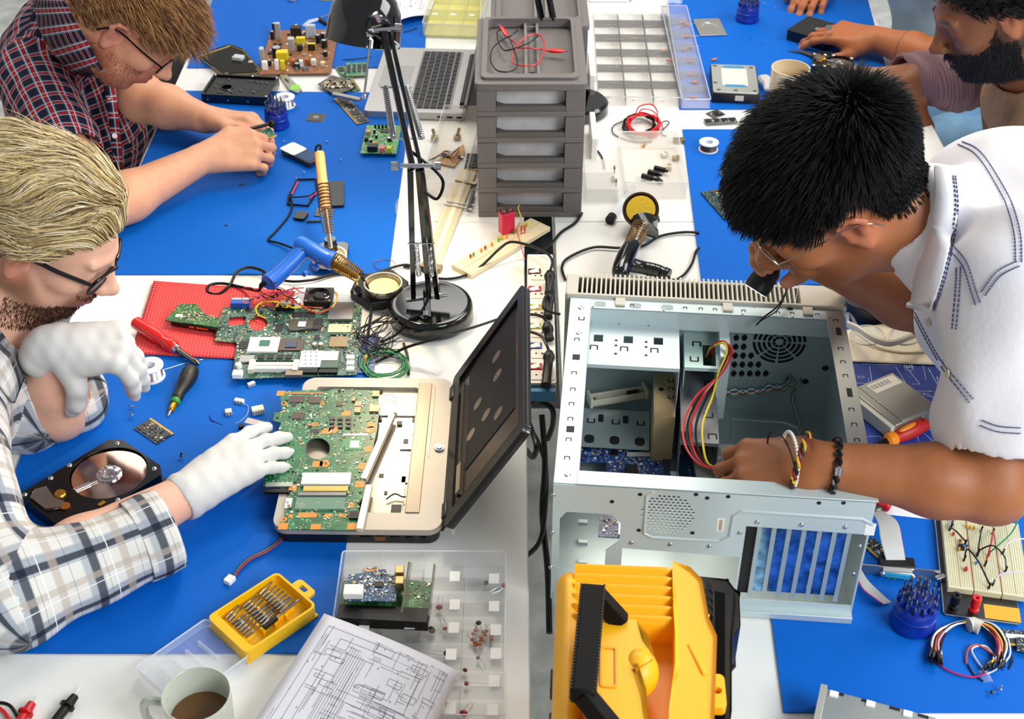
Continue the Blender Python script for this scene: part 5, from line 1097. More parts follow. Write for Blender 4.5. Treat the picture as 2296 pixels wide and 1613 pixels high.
# ribbon cable assembly
t = thing('ribbon_cable', 'grey ribbon cable with pink edge folding beside the computer case', 'cable', Q(1990, 1190, .01)); o = t.location.copy()
RC = M('c3c2bf', .5); PK = M('e0508a', .5)
def ribbon(par, c0, c1, m, pk, n=8, name='ribbon'):
    a = cr([Q(*p)-o for p in c0], n); b = cr([Q(*p)-o for p in c1], n); mb = MB(); K = 20; vs = []; fs = []
    for i in range(len(a)):
        for k in range(K+1): vs.append(a[i]+(b[i]-a[i])*k/K+Vector((0, 0, .0006*(k % 2))))
    for i in range(len(a)-1):
        for k in range(K): fs.append((i*(K+1)+k, i*(K+1)+k+1, (i+1)*(K+1)+k+1, (i+1)*(K+1)+k))
    mb.add(vs, fs); o_ = obj(name, mb, m, par, ang=180); md = o_.modifiers.new('t', 'SOLIDIFY'); md.thickness = .0008; obj('edge_stripe', MB().tube(b, .0009, 6), pk, par)
ribbon(t, [(1955, 1150, .02), (1968, 1175, .035), (1975, 1215, .035), (1988, 1262, .018)], [(1975, 1146, .02), (2010, 1170, .035), (2022, 1215, .035), (2030, 1262, .018)], RC, PK)
ribbon(t, [(1925, 1265, .012), (1945, 1300, .015), (1975, 1330, .012), (2000, 1352, .006)], [(1920, 1290, .012), (1935, 1320, .015), (1962, 1342, .012), (1982, 1356, .006)], RC, PK)
a, b = Q(1972, 1272, .014)-o, Q(2052, 1278, .014)-o; obj('connector', MB().bar(a+Vector((0, .006, 0)), b+Vector((0, .006, 0)), .018, .014), BK, t, bev=.001)
t = thing('slot_bracket', 'long steel slot bracket with blue parallel port lying by the bit holder', 'bracket', Q(2015, 1290, .012)); o = t.location.copy()
obj('plate', MB().bar(Q(1925, 1275, .012)-o, Q(2105, 1290, .012)-o, .002, .016), M('b4b1a8', .25, .9), t); obj('bent_tab', MB().bar(Q(2105, 1290, .014)-o, Q(2112, 1298, .014)-o, .014, .002), M('b4b1a8', .25, .9), t, bev=.0004)
a, b = Q(1978, 1283, .012)-o, Q(2045, 1290, .012)-o; obj('port_shell', MB().bar(a, b, .008, .010), TIN, t, bev=.001); obj('port_face', MB().bar(a+Vector((.003, -.0045, 0)), b+Vector((-.003, -.0045, 0)), .002, .007), M('2fa3c8', .4), t)
for q in (a, b): obj('port_screw', MB().cyl(q+Vector((0, -.007, 0)), q+Vector((0, -.001, 0)), .003, n=6), CHROME, t)
ram((1930, 1220), (1975, 1262), (1945, 1195), .0045, 'green memory module under the grey ribbon cable', col='0c3020', chips=3)
pin = ram((1985, 1296), (2010, 1301), (1992, 1280), .0045, 'corner of a green circuit board under the steel slot bracket', col='1b7a4a', chips=2)
bit_holder(2045, 1398, MH+.001, 'beside the breadboard', 1.12)
# breadboard
bb = Fr((2116, 1380), (2286, 1403), (2104, 1162), .005); t = thing('breadboard', 'white solderless breadboard on black base plate with jumper wires', 'breadboard', bb); obj('base_plate', MB().poly(rrect(-bb.L/2, bb.L/2, -bb.W/2, bb.W/2, .004), 0, .004), M('14110f', .3, coat=.4), t); obj('plate_rim', MB().tube([(x, y, .002) for x, y in rrect(-bb.L/2, bb.L/2, -bb.W/2, bb.W/2, .004)], .0012, 6, closed=True), TIN, t)
xs0, ys0, _ = bb.l(2125, 1318, .012); xs1, ys1, _ = bb.l(2262, 1190, .012); xs1 = xs0+.108; BW = (xs1-xs0); PB = M('d9d1ac', .5); cols = [(0, .30), (.305, .32), (.63, .32), (.0, 0)]
for i, (u, w_) in enumerate(cols[:3]): bx(t, 'terminal_block', PB, xs0+BW*(u+w_/2), (ys0+bb.W/2-.006)/2, .004, BW*w_-.0006, bb.W/2-.006-ys0, .009, bev=.0005)
hm_ = MB(); y = ys0+.005
while y < bb.W/2-.010:
    for i, (u, w_) in enumerate(cols[:3]):
        for j in range(11):
            if j == 5: continue
            hm_.box(xs0+BW*(u+w_*(j+.6)/11.2), y, .0131, .0008, .0008, .0001)
    y += .0027
obj('sockets', hm_, M('4a4634', .7), t, smooth=False, kind='stuff')
for i, (u, w_) in enumerate(cols[:3]): bx(t, 'centre_groove', M('a89c70', .6), xs0+BW*(u+w_*.5), (ys0+bb.W/2-.006)/2, .0130, .0012, bb.W/2-.012-ys0, .0002)
for u in (.305, .63): obj('rail_line', MB().bb(xs0+BW*u-.0003, xs0+BW*u+.0003, ys0+.004, bb.W/2-.01, .013, .0134), M('c0563c', .5), t)
def post(px, py, m, nm): x, y, _ = bb.l(px, py, .012); return obj('binding_post', MB().lathe([(0, .004), (.0065, .004), (.0065, .007), (.0045, .008), (.0045, .012), (.0062, .013), (.0062, .026), (.0045, .0265), (.0022, .026), (.0022, .022), (0, .022)], (x, y, 0), 16), m, t, label=nm)
post(2140, 1352, BK, 'black binding post'); post(2186, 1358, RED, 'red binding post'); x, y, _ = bb.l(2247, 1376, .004); bx(t, 'yellow_label', M('e8a818', .4), x, y, .004, .044, .024, .0004)
def bbw(pts, c, r=.0011):
    o_ = bb.o; m = M(c, .35); P = []
    for px, py, z in pts: q = bb.l(px, py, z); P.append(q)
    wd_ = wire(t, P, r, m, 'jumper_wire', n=7)
    for k, q in ((0, P[0]), (-1, P[-1])):
        if q[0] < bb.L/2 and q[2] < .03: obj('jumper_pin', MB().cyl((q[0], q[1], .0132), (q[0]+.001, q[1]+.001, .0225), .0014, n=8), BK, wd_)
bbw([(2131, 1182, .02), (2147, 1195, .035), (2165, 1215, .02)], '0c0c0c'); bbw([(2137, 1165, .02), (2132, 1185, .015)], '1a3fa0'); bbw([(2163, 1250, .02), (2170, 1232, .03), (2195, 1262, .03), (2219, 1312, .02)], '0c0c0c')
bbw([(2193, 1240, .02), (2196, 1215, .03), (2201, 1185, .02)], '0c0c0c'); bbw([(2193, 1236, .02), (2225, 1224, .035), (2252, 1248, .03), (2256, 1275, .02)], '0c0c0c'); bbw([(2210, 1262, .02), (2222, 1220, .03), (2227, 1190, .02)], 'c01818')
bbw([(2218, 1240, .02), (2240, 1222, .03), (2268, 1195, .03), (2284, 1165, .03)], '1c8a50'); bbw([(2250, 1235, .02), (2265, 1214, .03), (2300, 1208, .035)], 'e8e4e4'); bbw([(2228, 1305, .02), (2250, 1286, .03), (2310, 1282, .035)], 'dcd4ec')
for px, py, c, s_ in ((2138, 1198, 'd03030', 1), (2168, 1180, 'd8a838', 1), (2176, 1183, 'd8a838', 1), (2185, 1184, 'd8a838', 1), (2153, 1213, 'b86a28', 1), (2150, 1232, 'e09818', 1), (2160, 1225, '3c5ca8', 1), (2166, 1277, 'd82838', 1.3), (2189, 1263, '3a6ea8', .8), (2168, 1225, '2c5c90', .8)):
    x, y, _ = bb.l(px, py, .016); obj('component', MB().ell((x, y, .0165), (.0022*s_, .0022*s_, .0032*s_), 8).cyl((x, y-.0012, .013), (x, y-.0012, .016), .0003, n=4).cyl((x, y+.0012, .013), (x, y+.0012, .016), .0003, n=4), M(c, .3), t)
x, y, _ = bb.l(2156, 1228, .014); bx(t, 'chip', CHIP, x, y, .0132, .007, .010, .003)
# bundle of jumper wires: countable leads in one tied bundle
t = thing('wire_bundle', 'tied bundle of coloured jumper wires with black tips below the breadboard', 'wires', Q(2185, 1445, .01)); o = t.location.copy(); g = random.Random(11); cols_ = ['e8e6e2', '0c0c0c', 'd8b018', 'd05a28', 'b02020', 'e8e6e2', '0c0c0c', 'b8b0d8', 'e4c21c', '7a3018']
for k in range(20):
    a0_ = math.radians(198+g.uniform(-14, 10)); a1_ = math.radians(-18-g.uniform(-10, 34)); r = 62+g.uniform(-10, 12); pts = []
    for u in np.linspace(0, 1, 7):
        a_ = a0_+(a1_-a0_)*u; sq_ = .25 if abs(u-.45) < .12 else 1; rr2 = 62+(r-62)*sq_; pts.append(Q(2172+rr2*1.18*math.cos(a_), 1455-rr2*.98*math.sin(a_)*(1 if math.sin(a_) > 0 else .8), .006+.008*g.random())-o)
    wq_ = wire(t, pts, .0012, M(cols_[k % 10], .35), n=6)
    for e, d_ in ((pts[0], pts[0]-pts[1]), (pts[-1], pts[-1]-pts[-2])): d_ = d_.normalized(); obj('tip', MB().cyl(e, e+d_*.011, .0015, n=6).cyl(e+d_*.011, e+d_*.017, .0004, n=5), [BK], wq_)
for pts, c in (([(2108, 1408, .01), (2086, 1450, .006), (2092, 1478, .005), (2130, 1506, .005), (2180, 1519, .005), (2212, 1508, .005)], 'b81858'), ([(2166, 1488, .005), (2172, 1455, .008), (2196, 1448, .008), (2236, 1475, .006)], 'c84a28'), ([(2212, 1510, .005), (2188, 1478, .006), (2180, 1455, .008), (2210, 1450, .006), (2236, 1480, .006)], 'ccd0dc'), ([(2260, 1430, .01), (2264, 1470, .008), (2235, 1500, .005), (2212, 1512, .005)], 'e0dce4'), ([(2262, 1450, .008), (2270, 1480, .006), (2262, 1500, .004)], '101010'), ([(2170, 1490, .005), (2185, 1515, .004), (2205, 1528, .004)], '101010')): wire(t, [Q(*p)-o for p in pts], .0012, M(c, .35), n=7)
obj('tie', MB().tube([Q(2172, 1402, .012)-o, Q(2182, 1400, .012)-o, Q(2198, 1408, .012)-o], .0095, 12), M('cfc9bd', .8), t); obj('adhesive_tag', MB().tube([Q(2205, 1505, .004)-o, Q(2216, 1530, .004)-o], .006, 8, flat=.3), CLEAR, t)
screw(2222, 1553, MH+.002, 'small dark screw on the mat below the wire bundle', 'loose screws', m=DSTEEL); screw(2243, 1547, MH+.002, 'small bright screw on the mat below the wire bundle', 'loose screws', (.2, .3, .9))
pc = Fr((2232, 1412), (2330, 1420), (2240, 1448), .0055); t = thing('expansion_card', 'black circuit card with gold edge at the right picture edge', 'circuit board', pc); bx(t, 'board', pcb('0c1114', '2a3a40', 'b8c4c8'), 0, 0, 0, pc.L, pc.W, .0016); bx(t, 'gold_contacts', GOLD, 0, -pc.W/2+.002, .0016, pc.L, .003, .0002); bx(t, 'label', WHITE, -.0, .003, .0016, pc.L*.6, pc.W*.25, .0002)
pc = Fr((2280, 1462), (2330, 1470), (2290, 1432), .008); t = thing('circuit_card', 'small black circuit card below the gold edged card', 'circuit board', pc); bx(t, 'board', pcb('0c1114', '2a3a40'), 0, 0, 0, pc.L, pc.W, .0016)
# optical drive, bottom
od = Fr((1842, 1545), (2098, 1613), (1815, 1660), .040); od.z = .0045; od.o.z = T+od.z; t = thing('optical_drive', 'silver optical drive lying at the bottom right picture edge', 'drive', od); obj('housing', MB().bb(-od.L/2, od.L/2, -od.W/2-.03, od.W/2, 0, .038), M('b9c2c4', .32, .7), t, bev=.001); obj('end_flange', MB().bb(-od.L/2-.002, -od.L/2+.006, -od.W/2-.03, od.W/2+.004, 0, .040), M('c9cac4', .35, .5), t, bev=.0006)
for k in range(5): bx(t, 'notch', DK, -od.L/2+.02+k*.032, od.W/2-.003, .038, .012, .004, .0004)
for k in range(3): bx(t, 'white_clip', WHITE, -od.L/2+.015+k*.042, od.W/2-.006, .038, .010, .008, .002)

# ---------------------------------------------------------------- upper right area
# soldering gun on its stand
t = thing('soldering_stand', 'black soldering stand with round yellow sponge standing behind the case', 'soldering stand', Q(1450, 470, .0)); o = t.location.copy(); S_ = lambda *q: Q(*q)-o
cS = S_(1437, 472, .045); nS = Vector((-.15, -.62, .72)).normalized()
obj('sponge_dish', MB().lathe([(0, 0), (.030, 0), (.033, .003), (.033, .012), (.029, .012), (.028, .006), (0, .006)], cS-nS*.006, 32, axis=nS), M('5c4632', .25, .8), t); obj('sponge', MB().lathe([(0, .001), (.0265, .001), (.027, .003), (.026, .006), (0, .0065)], cS, 32, axis=nS), M('d8b02c', .9, bump=.6, bs=600, var=.1, vs=200), t)
obj('base', MB().tube([cS+Vector((.004, .03, .0))-nS*.006, cS-nS*.016, cS+Vector((.012, -.035, -.012)), S_(1468, 520, .012)], [.024, .030, .026, .014], 16, flat=.5), GLOSS, t, ang=60)
p, q = S_(1412, 555, .035), S_(1437, 505, .05); L_ = (q-p).length; d_ = (q-p).normalized(); a_, b2 = d_.orthogonal().normalized(), d_.cross(d_.orthogonal().normalized())
def coil(par, p, q, r, turns, w_, m, name='spring', r1=None):
    p, q = Vector(p), Vector(q); d = (q-p).normalized(); a = d.orthogonal().normalized(); b = d.cross(a); N = turns*12; r1 = r if r1 is None else r1
    return obj(name, MB().tube([p+(q-p)*(k/N)+(a*math.cos(2*PI*k/12)+b*math.sin(2*PI*k/12))*(r+(r1-r)*k/N) for k in range(N+1)], w_, 5), m, par)
coil(t, p, q, .012, 12, .0010, M('b08a5c', .25, .95), r1=.0145); obj('support_rod', MB().tube(cr([S_(1462, 512, .012), S_(1445, 530, .03), S_(1432, 560, .03), S_(1422, 572, .02)], 6), .0016, 8), M('b08a5c', .25, .95), t); obj('thumb_screw', MB().cyl(S_(1455, 512, .02), S_(1466, 514, .02), .0035, n=12), TIN, t)
t = thing('soldering_gun', 'black pistol-grip soldering iron resting in the coil stand behind the case', 'soldering iron', Q(1420, 590, .02)); o = t.location.copy(); S_ = lambda *q: Q(*q)-o
obj('body', MB().tube(cr([S_(1425, 545, .042), S_(1412, 560, .040), S_(1398, 590, .036), S_(1388, 622, .030)], 6), [.009, .011, .0125, .0135, .014, .015, .0155, .016, .016, .0165, .0165, .0165, .0165, .0165, .0165, .016, .015, .013, .009][:19], 16), GLOSS, t, ang=60)
obj('grip', MB().tube(cr([S_(1405, 592, .03), S_(1440, 600, .022), S_(1475, 608, .018), S_(1500, 618, .016)], 6), [.012, .0125, .013, .013, .0125, .012, .0118, .0118, .012, .0122, .0122, .012, .0118, .0115, .011, .0115, .012, .012, .011][:19], 14), GLOSS, t, ang=60)
for k in range(4): obj('grip_ring', MB().lathe([(.0122, -.0008), (.0130, 0), (.0122, .0008)], S_(1455+k*12, 604+k*3.4, .020-.001*k), 16, axis=S_(1500, 618, .016)-S_(1440, 600, .022)), M('26282b', .3), t)
obj('barrel', MB().cyl(S_(1425, 545, .042), S_(1436, 512, .05), .006, .004, n=14), CHROME, t)
cable([(1498, 620, .014), (1512, 628, .008), (1535, 615, .004), (1552, 590, .004), (1560, 565, .004), (1568, 556, .004)], .0022, BK, 'black cord leaving the soldering gun grip')
cable([(1268, 628, .004), (1260, 600, .004), (1275, 578, .005), (1330, 555, .006), (1388, 556, .006), (1440, 552, .006), (1480, 530, .005), (1530, 521, .005), (1568, 522, .006)], .0024, BK, 'black cord running behind the case to the mat edge')
cable([(1305, 478, .004), (1290, 500, .004), (1260, 520, .004), (1238, 545, .006), (1225, 556, .008), (1200, 570, .010)], .0026, BK, 'black cord curving down from the drawer unit to the power strip')
# marker
t, a, b, ax, L = driver((1370, 490), (1420, 420), .009, .009, 'clear solder sucker tube with black cap left of the yellow sponge', [('tube', [(.0, 0), (.0, .0075), (.9, .0075), (1.0, .005), (1.0, 0)], SMOKE), ('cap', [(-.06, 0), (-.06, .0088), (.06, .0088), (.06, 0)], BK)], None, 'tube', 'solder_tube')
# power strip
ps = Fr((1182, 876), (1182, 588), (1247, 876), .012); ps.z = .0005; ps.o.z = T+ps.z; t = thing('power_strip', 'white multi-socket power strip with coloured rocker switches between the desks', 'power strip', ps); L, W = ps.L, ps.W
obj('body', MB().poly(rrect(-L/2, L/2, -W/2, W/2, .004), 0, .026), M('e9e2d6', .35), t, bev=.003); g_ = M('181614', .5)
for k, c in enumerate(('c8351c', '2c3c9c', 'a8b020', 'e0b428', 'c02858', '5a3020')):
    x = -L/2+.026+k*(L-.04)/6+.014
    x -= 0; yy = W*.22
    sw = obj('switch', MB().poly([rrect(x-.0075, x+.0075, yy-.011, yy+.011, .002), rrect(x-.0055, x+.0055, yy-.009, yy+.009, .0015)], .026, .0285), M(c, .35), t); obj('rocker', MB().add([(x-.0055, yy-.009, .026), (x+.0055, yy-.009, .026), (x+.0055, yy+.009, .0262), (x-.0055, yy+.009, .0262), (x-.0055, yy-.006, .0305), (x+.0055, yy-.006, .0305)], [(0, 1, 5, 4), (4, 5, 2, 3), (0, 4, 3), (1, 2, 5)]), WHITE, sw, smooth=False)
for k in range(6):
    x = -L/2+.014+k*(L-.03)/6+.001; so = bx(t, 'socket', M('e0dacb', .4), x+.004, -W*.05, .026, .024, W*.8, .0012, bev=.0005); mb = MB()
    for dx, dy, r in ((0, .006, .0018), (.0, -.004, .0022), (.0, -.010, .0018)): mb.poly(circ(x+.004+dx, W*.05+dy, r, 10), .0272, .0275)
    obj('socket_holes', mb, g_, so)
bx(t, 'blue_label', M('1f6fa0', .4), -L/2-.006, 0, .0, .014, W*.95, .02); bx(t, 'end_cap', WHITE, L/2+.003, 0, 0, .008, W, .024, bev=.002)
def plug(px0, py0, px1, py1, label, cord):
    a, b = Q(px0, py0, .045), Q(px1, py1, .032); t = thing('power_plug', label, 'plug', a); d = b-a; n = d.normalized(); Lq = d.length
    obj('plug_body', MB().lathe([(0, 0), (.006, 0), (.0075, .004), (.0095, .008), (.0095, .014), (.0075, .018), (.0072, Lq*.8), (.0082, Lq), (0, Lq)], (0, 0, 0), 14, axis=n), BK, t)
    obj('cord', MB().tube(cr([Vector((0, 0, 0))]+[Q(*p)-a for p in cord], 7), .0024, 8), BK, t); return t
plug(1232, 790+0, 1224, 865, 'black power plug lowest on the power strip', [(1226, 775, .05), (1215, 755, .05), (1195, 746, .045), (1180, 744, .04)])
plug(1226, 725, 1232, 762, 'black power plug second from the bottom of the strip', [(1218, 712, .05), (1200, 706, .05), (1182, 706, .045)])
plug(1234, 660, 1228, 712, 'black power plug third from the bottom with a looped cord', [(1222, 668, .055), (1218, 690, .05), (1235, 700, .045), (1256, 705, .04)])
plug(1233, 610, 1232, 658, 'black power plug at the top of the strip', [(1238, 585, .05), (1222, 565, .05), (1185, 550, .045), (1145, 543, .04), (1118, 560, .03), (1075, 600, .008), (1030, 622, .004), (980, 624, .004), (945, 605, .004), (905, 598, .004)])
# cables in the gap
cable([(1180, 1010, -.1), (1195, 1025, -.06), (1203, 1000, -.02), (1190, 960, -.03), (1178, 920, -.02), (1200, 900, -.02), (1236, 915, -.03), (1240, 950, -.06), (1228, 985, -.1)], .0045, BK, 'looped black cable hanging in the gap beside the case')
cable([(1215, 930, -.10), (1222, 1040, -.16), (1216, 1150, -.2), (1228, 1280, -.22), (1232, 1420, -.25)], .0050, BK, 'thick black cable hanging straight down the gap')
cable([(1180, 955, -.12), (1205, 990, -.14), (1225, 1060, -.18), (1215, 1200, -.2), (1180, 1248, -.2)], .0040, BK, 'thin black cable bending left down in the gap')
cable([(1150, 705, .03), (1120, 715, .012), (1060, 735, .022), (1010, 750, .05), (960, 765, .05), (910, 780, .02), (870, 800, .005), (820, 822, .004)], .0022, BK, 'black cable crossing the lamp base toward the green coil')
# rear desk tray hole
# transparent tray with connectors
def tray(A, B2, C, z, h, label, par=None, th=.0015, m=None, divx=0, divy=0, name='clear_tray', cat='tray', group=None, lid=False, dx=None, dy=None):
    f = Fr(A, B2, C, z); t = thing(name, label, cat, f, group); L, W = f.L, f.W; m = m or M('f4f2ee', .15, alpha=.22); bx(t, 'bottom', m, 0, 0, 0, L, W, th, smooth=False)
    rim = MB().poly([rrect(-L/2, L/2, -W/2, W/2, .004), rrect(-L/2+th, L/2-th, -W/2+th, W/2-th, .003)], th, h); obj('side_wall', rim, m, t); obj('rim', MB().tube([(x, y, h) for x, y in rrect(-L/2, L/2, -W/2, W/2, .004)], .0011, 6, closed=True), M('f4f6fa', .15, alpha=.4), t)
    for k in range(1, divx): bx(t, 'divider', m, -L/2+L*k/divx, 0, th, .001, W-2*th, h*.85, smooth=False)
    for k in range(1, divy): bx(t, 'divider', m, 0, -W/2+W*k/divy, th, L-2*th, .001, h*.85, smooth=False)
    if lid: bx(t, 'lid', M('f4f6fa', .06, alpha=.04), 0, 0, h+.0005, L, W, .001, smooth=False)
    return t, f
tray((1400, 445), (1540, 445), (1400, 330), .001, .035, 'clear plastic tray of loose connectors left of the wire spool', m=M('f6efe4', .25, alpha=.28))
f = Fr.at(1480, 385, .004, 25, .1, .1)
for k in range(3):
    o_ = solo('potentiometer', MB().cyl((-.012, 0, .006), (.010, 0, .006), .0055, n=12).cyl((.010, 0, .006), (.016, 0, .006), .003, n=8), BK, ('lowest', 'middle', 'topmost')[k]+' black cylindrical component of three in the clear connector tray', 'component', Q(1452+k*14, 404-k*9, .004), 'black components in the tray'); o_.rotation_euler = (0, 0, -.5)
for k, (px, py, c) in enumerate(((1515, 358, 'b8a888'), (1490, 350, 'e6e2d8'), (1500, 378, 'd8ccb0'), (1478, 410, '3a3632'))):
    o_ = solo('connector', MB().box(0, 0, 0, .014, .009, .007).box(.004, 0, .007, .004, .006, .003), M(c, .4, .3), ('brown connector at the top of the clear tray', 'white connector at the top of the clear tray', 'cream connector in the middle of the clear tray', 'dark connector at the bottom of the clear tray')[k], 'connector', Q(px, py, .003), None, bev=.0006); o_.rotation_euler = (0, 0, k*.7)
solo('magnet_block', MB().bb(-.012, .012, -.005, .005, 0, .008), M('8a7c60', .3, .6), 'small tan metal block above the clear connector tray', 'block', Q(1522, 318, .003), None, bev=.001)
# red and black test lead coil
t = thing('cable_coil', 'coil of red test lead on a black coil with red clips', 'cable', Q(1440, 280, .004)); o = t.location.copy(); g = random.Random(3)
for nm, c, rr3, n_, dx, dz, lb in (('black_lead', BK, 34, 5, -8, .003, None), ('red_lead', RED, 35, 8, 3, .008, None)):
    pts = []
    for k in range(n_*14):
        a_ = 2*PI*k/14; r = rr3+g.uniform(-5, 5); pts.append(Q(1440+dx+r*math.cos(a_), 281+r*.62*math.sin(a_)-k*.05, dz+.0025*g.random()+k*.00012)-o)
    obj(nm, MB().tube(cr(pts, 2), .0014, 6), c, t)
wire(t, [S-o for S in (Q(1425, 262, .01), Q(1432, 240, .03), Q(1460, 234, .035), Q(1474, 252, .03), Q(1468, 275, .015))], .0013, RED, 'lead_loop'); wire(t, [S-o for S in (Q(1430, 258, .01), Q(1440, 245, .02), Q(1465, 250, .02), Q(1482, 275, .01), Q(1486, 290, .006))], .0013, RED, 'lead_loop')
wire(t, [S-o for S in (Q(1408, 268, .004), Q(1376, 282, .003), Q(1378, 302, .003), Q(1420, 318, .003), Q(1462, 318, .003))], .0011, BK, 'lead_loop'); wire(t, [S-o for S in (Q(1470, 285, .004), Q(1490, 272, .004), Q(1500, 276, .004), Q(1482, 298, .004), Q(1495, 306, .003))], .0011, BK, 'lead_loop')
obj('clip', MB().bar(Q(1455, 306, .006)-o, Q(1472, 300, .006)-o, .010, .008), RED, t, bev=.002); obj('clip', MB().bar(Q(1450, 318, .004)-o, Q(1442, 330, .004)-o, .004, .003), GOLD, t)
ram((1582, 255), (1600, 266), (1598, 240), .001, 'grey memory module partly under another, above the wire spool', 'grey memory pair above the spool', '3a4048', '56626c', chips=3); r2 = ram((1577, 268), (1648, 264), (1580, 280), .004, 'grey memory module lying on top of another, above the wire spool', 'grey memory pair above the spool', '40505c', '5c7080', chips=4)
def spool(px, py, z, label, r=.020, h=.022, wm=None, s=1.0, axis=(0, 0, 1)):
    t = thing('wire_spool', label, 'spool', Q(px, py, z)); c = (0, 0, 0)
    obj('flange', MB().lathe([(r*.42, 0), (r, 0), (r, .002), (r*.42, .002)], c, 36, closed=True), WHITE, t, label='lower flange'); obj('flange', MB().lathe([(r*.42, h-.002), (r, h-.002), (r, h), (r*.42, h)], c, 36, closed=True), WHITE, t, label='upper flange')
    obj('core', MB().lathe([(r*.42, .002), (r*.5, .002), (r*.5, h-.002), (r*.42, h-.002)], c, 30, closed=True), M('e4e6ee', .4), t)
    w_ = MB(); n = 12
    for k in range(n): z_ = .0025+(h-.005)*k/(n-1); w_.lathe([(r*.80, z_-.0008), (r*.835, z_), (r*.80, z_+.0008)], c, 30)
    obj('wound_wire', w_, wm or SOLDER, t); return t
spool(1588, 336, MH, 'white spool of dark wire on the mat left of the black hair', .0195, .018, M('5a4a50', .3, .7))
a, b = Q(1622, 388, .010), Q(1668, 330, .010); t = thing('solder_tube', 'clear tube of solder wire lying beside the black hair', 'tube', a); d = b-a; n_ = d.normalized(); obj('tube', MB().lathe([(.0062, 0), (.0075, .0), (.0075, d.length), (.0062, d.length)], (0, 0, 0), 20, axis=n_, closed=True), M('e8ecf8', .08, alpha=.45), t); coil(t, n_*.004, d, .0055, 14, .0007, SOLDER, 'solder_coil'); obj('red_cap', MB().cyl(d, d*1.1, .008, n=16), RED, t)
pf = Fr((1638, 490), (1672, 485), (1587, 430), .0045); pf = Fr((1587, 430), (1640, 490), (1640, 418), .0045); t = thing('circuit_board', 'dark green circuit board half hidden behind the black hair', 'circuit board', pf); bx(t, 'board', pcb('142e38', '2c5560', 'c8b888', 1, 1), 0, 0, 0, pf.L, pf.W+.03, .0015); smd(t, pf.L, pf.W, 70, .0015, 31, big=1.3); bx(t, 'gold_edge', GOLD, -pf.L/2+.003, 0, .0015, .003, pf.W*.9, .0002)
for k in range(4): cy(t, 'button', BK, -pf.L*.35+k*.012, pf.W*.2, .0015, .003, .004)
# hard drive on the desk with blue stripes
def px_h(f, n, x, y): return f.l(x, y, n)
hd_ = Fr((1597, 208), (1704, 212), (1583, 144), .026); hd_.z = MH+.0005; hd_.o.z = T+hd_.z; t = thing('hard_drive', 'closed silver hard drive with white label and two blue stripes', 'hard drive', hd_); L, W = hd_.L, hd_.W
obj('case', MB().poly(rrect(-L/2, L/2, -W/2, W/2, .003), 0, .021), M('0d0d0f', .4), t); obj('lid', MB().poly(rrect(-L/2+.002, L/2-.002, -W/2+.002, W/2-.002, .006), .021, .0245), M('c9cac4', .32, .6), t, bev=.0008)
obj('label', MB().bb(-L*.27, L*.27, -W*.24, W*.34, .0245, .0247), M('efdcc8', .55), t)
for y in (W*.38, -W*.28): obj('blue_stripe', MB().poly([(-L*.24, y), (-L*.19, y+W*.06), (L*.19, y+W*.06), (L*.24, y), (L*.2, y-W*.02), (-L*.2, y-W*.02)], .0245, .0248), M('3d88b4', .4), t)
for x, y in ((-.4, .42), (.38, .40), (-.42, -.18), (-.36, -.42), (.0, -.42), (.4, -.42)): obj('screw_cap', MB().lathe([(0, .0255), (.0045, .0252), (.005, .0245)], (x*L, y*W, 0), 14), M('6d7674', .4, .5), t)
bx(t, 'side_sticker', M('cfc4b4', .5), L*.08, -W/2-.0004, .006, .018, .0004, .012)
m_ = thing('mug', 'cream mug behind the black hair beside the hard drive', 'mug', Q(1762, 235, MH)); obj('cup', MB().lathe([(0, 0), (.034, 0), (.038, .004), (.040, .085), (.0375, .085), (.035, .006), (0, .005)], (0, 0, 0), 36), M('d9c4a0', .3), m_)
sb_ = solo('plastic_bag', MB().tube(cr([(-.012, .03, .01), (-.004, .01, .018), (0, -.01, .016), (-.006, -.03, .012)], 5), [.004, .008, .011, .012, .013, .013, .014, .013, .013, .012, .011, .01, .009, .007, .006, .004][:16], 9, flat=.8), M('e6e2dc', .25, alpha=.7, bump=1, bs=80), 'small crumpled white plastic bag left of the cream mug', 'bag', Q(1718, 200, .005))
solo('resistor', MB().cyl((-.006, 0, .003), (.006, 0, .003), .0028, n=10).cyl((-.012, 0, .003), (-.006, 0, .003), .0005, n=5), M('c07a40', .4), 'brown resistor on the mat above the silver hard drive', 'resistor', Fr.at(1601, 136, MH, 25))
# bracket with gauge window, white device, bag
pl_ = Fr((1570, 82), (1630, 80), (1562, 45), .004); t = thing('drive_plate', 'thin square steel plate with pressed arcs at the top mat edge', 'plate', pl_); bx(t, 'plate', M('c3bfba', .3, .8), 0, 0, 0, pl_.L, pl_.W, .003, bev=.0006); obj('pressed_arc', MB().tube([(pl_.L*.3*math.cos(a_), pl_.W*.3*math.sin(a_)-.005, .0032) for a_ in np.linspace(.2, PI-.2, 12)], .0018, 6), M('dedbd6', .3, .8), t)
t = thing('white_device', 'white and silver device at the top edge right of the drawer units', 'device', Q(1365, 2, .002)); obj('body', MB().poly(rrect(-.05, .05, -.006, .05, .006), 0, .016), WHITE, t, bev=.003); bx(t, 'end_cap', BK, .052, .006, .002, .008, .016, .012, bev=.002)
solo('plastic_bag', MB().ell((0, 0, .01), (.022, .016, .011), 14), M('e8f0fa', .1, alpha=.3, bump=1, bs=120), 'small clear crumpled bag at the top mat edge', 'bag', Q(1510, 12, .001))
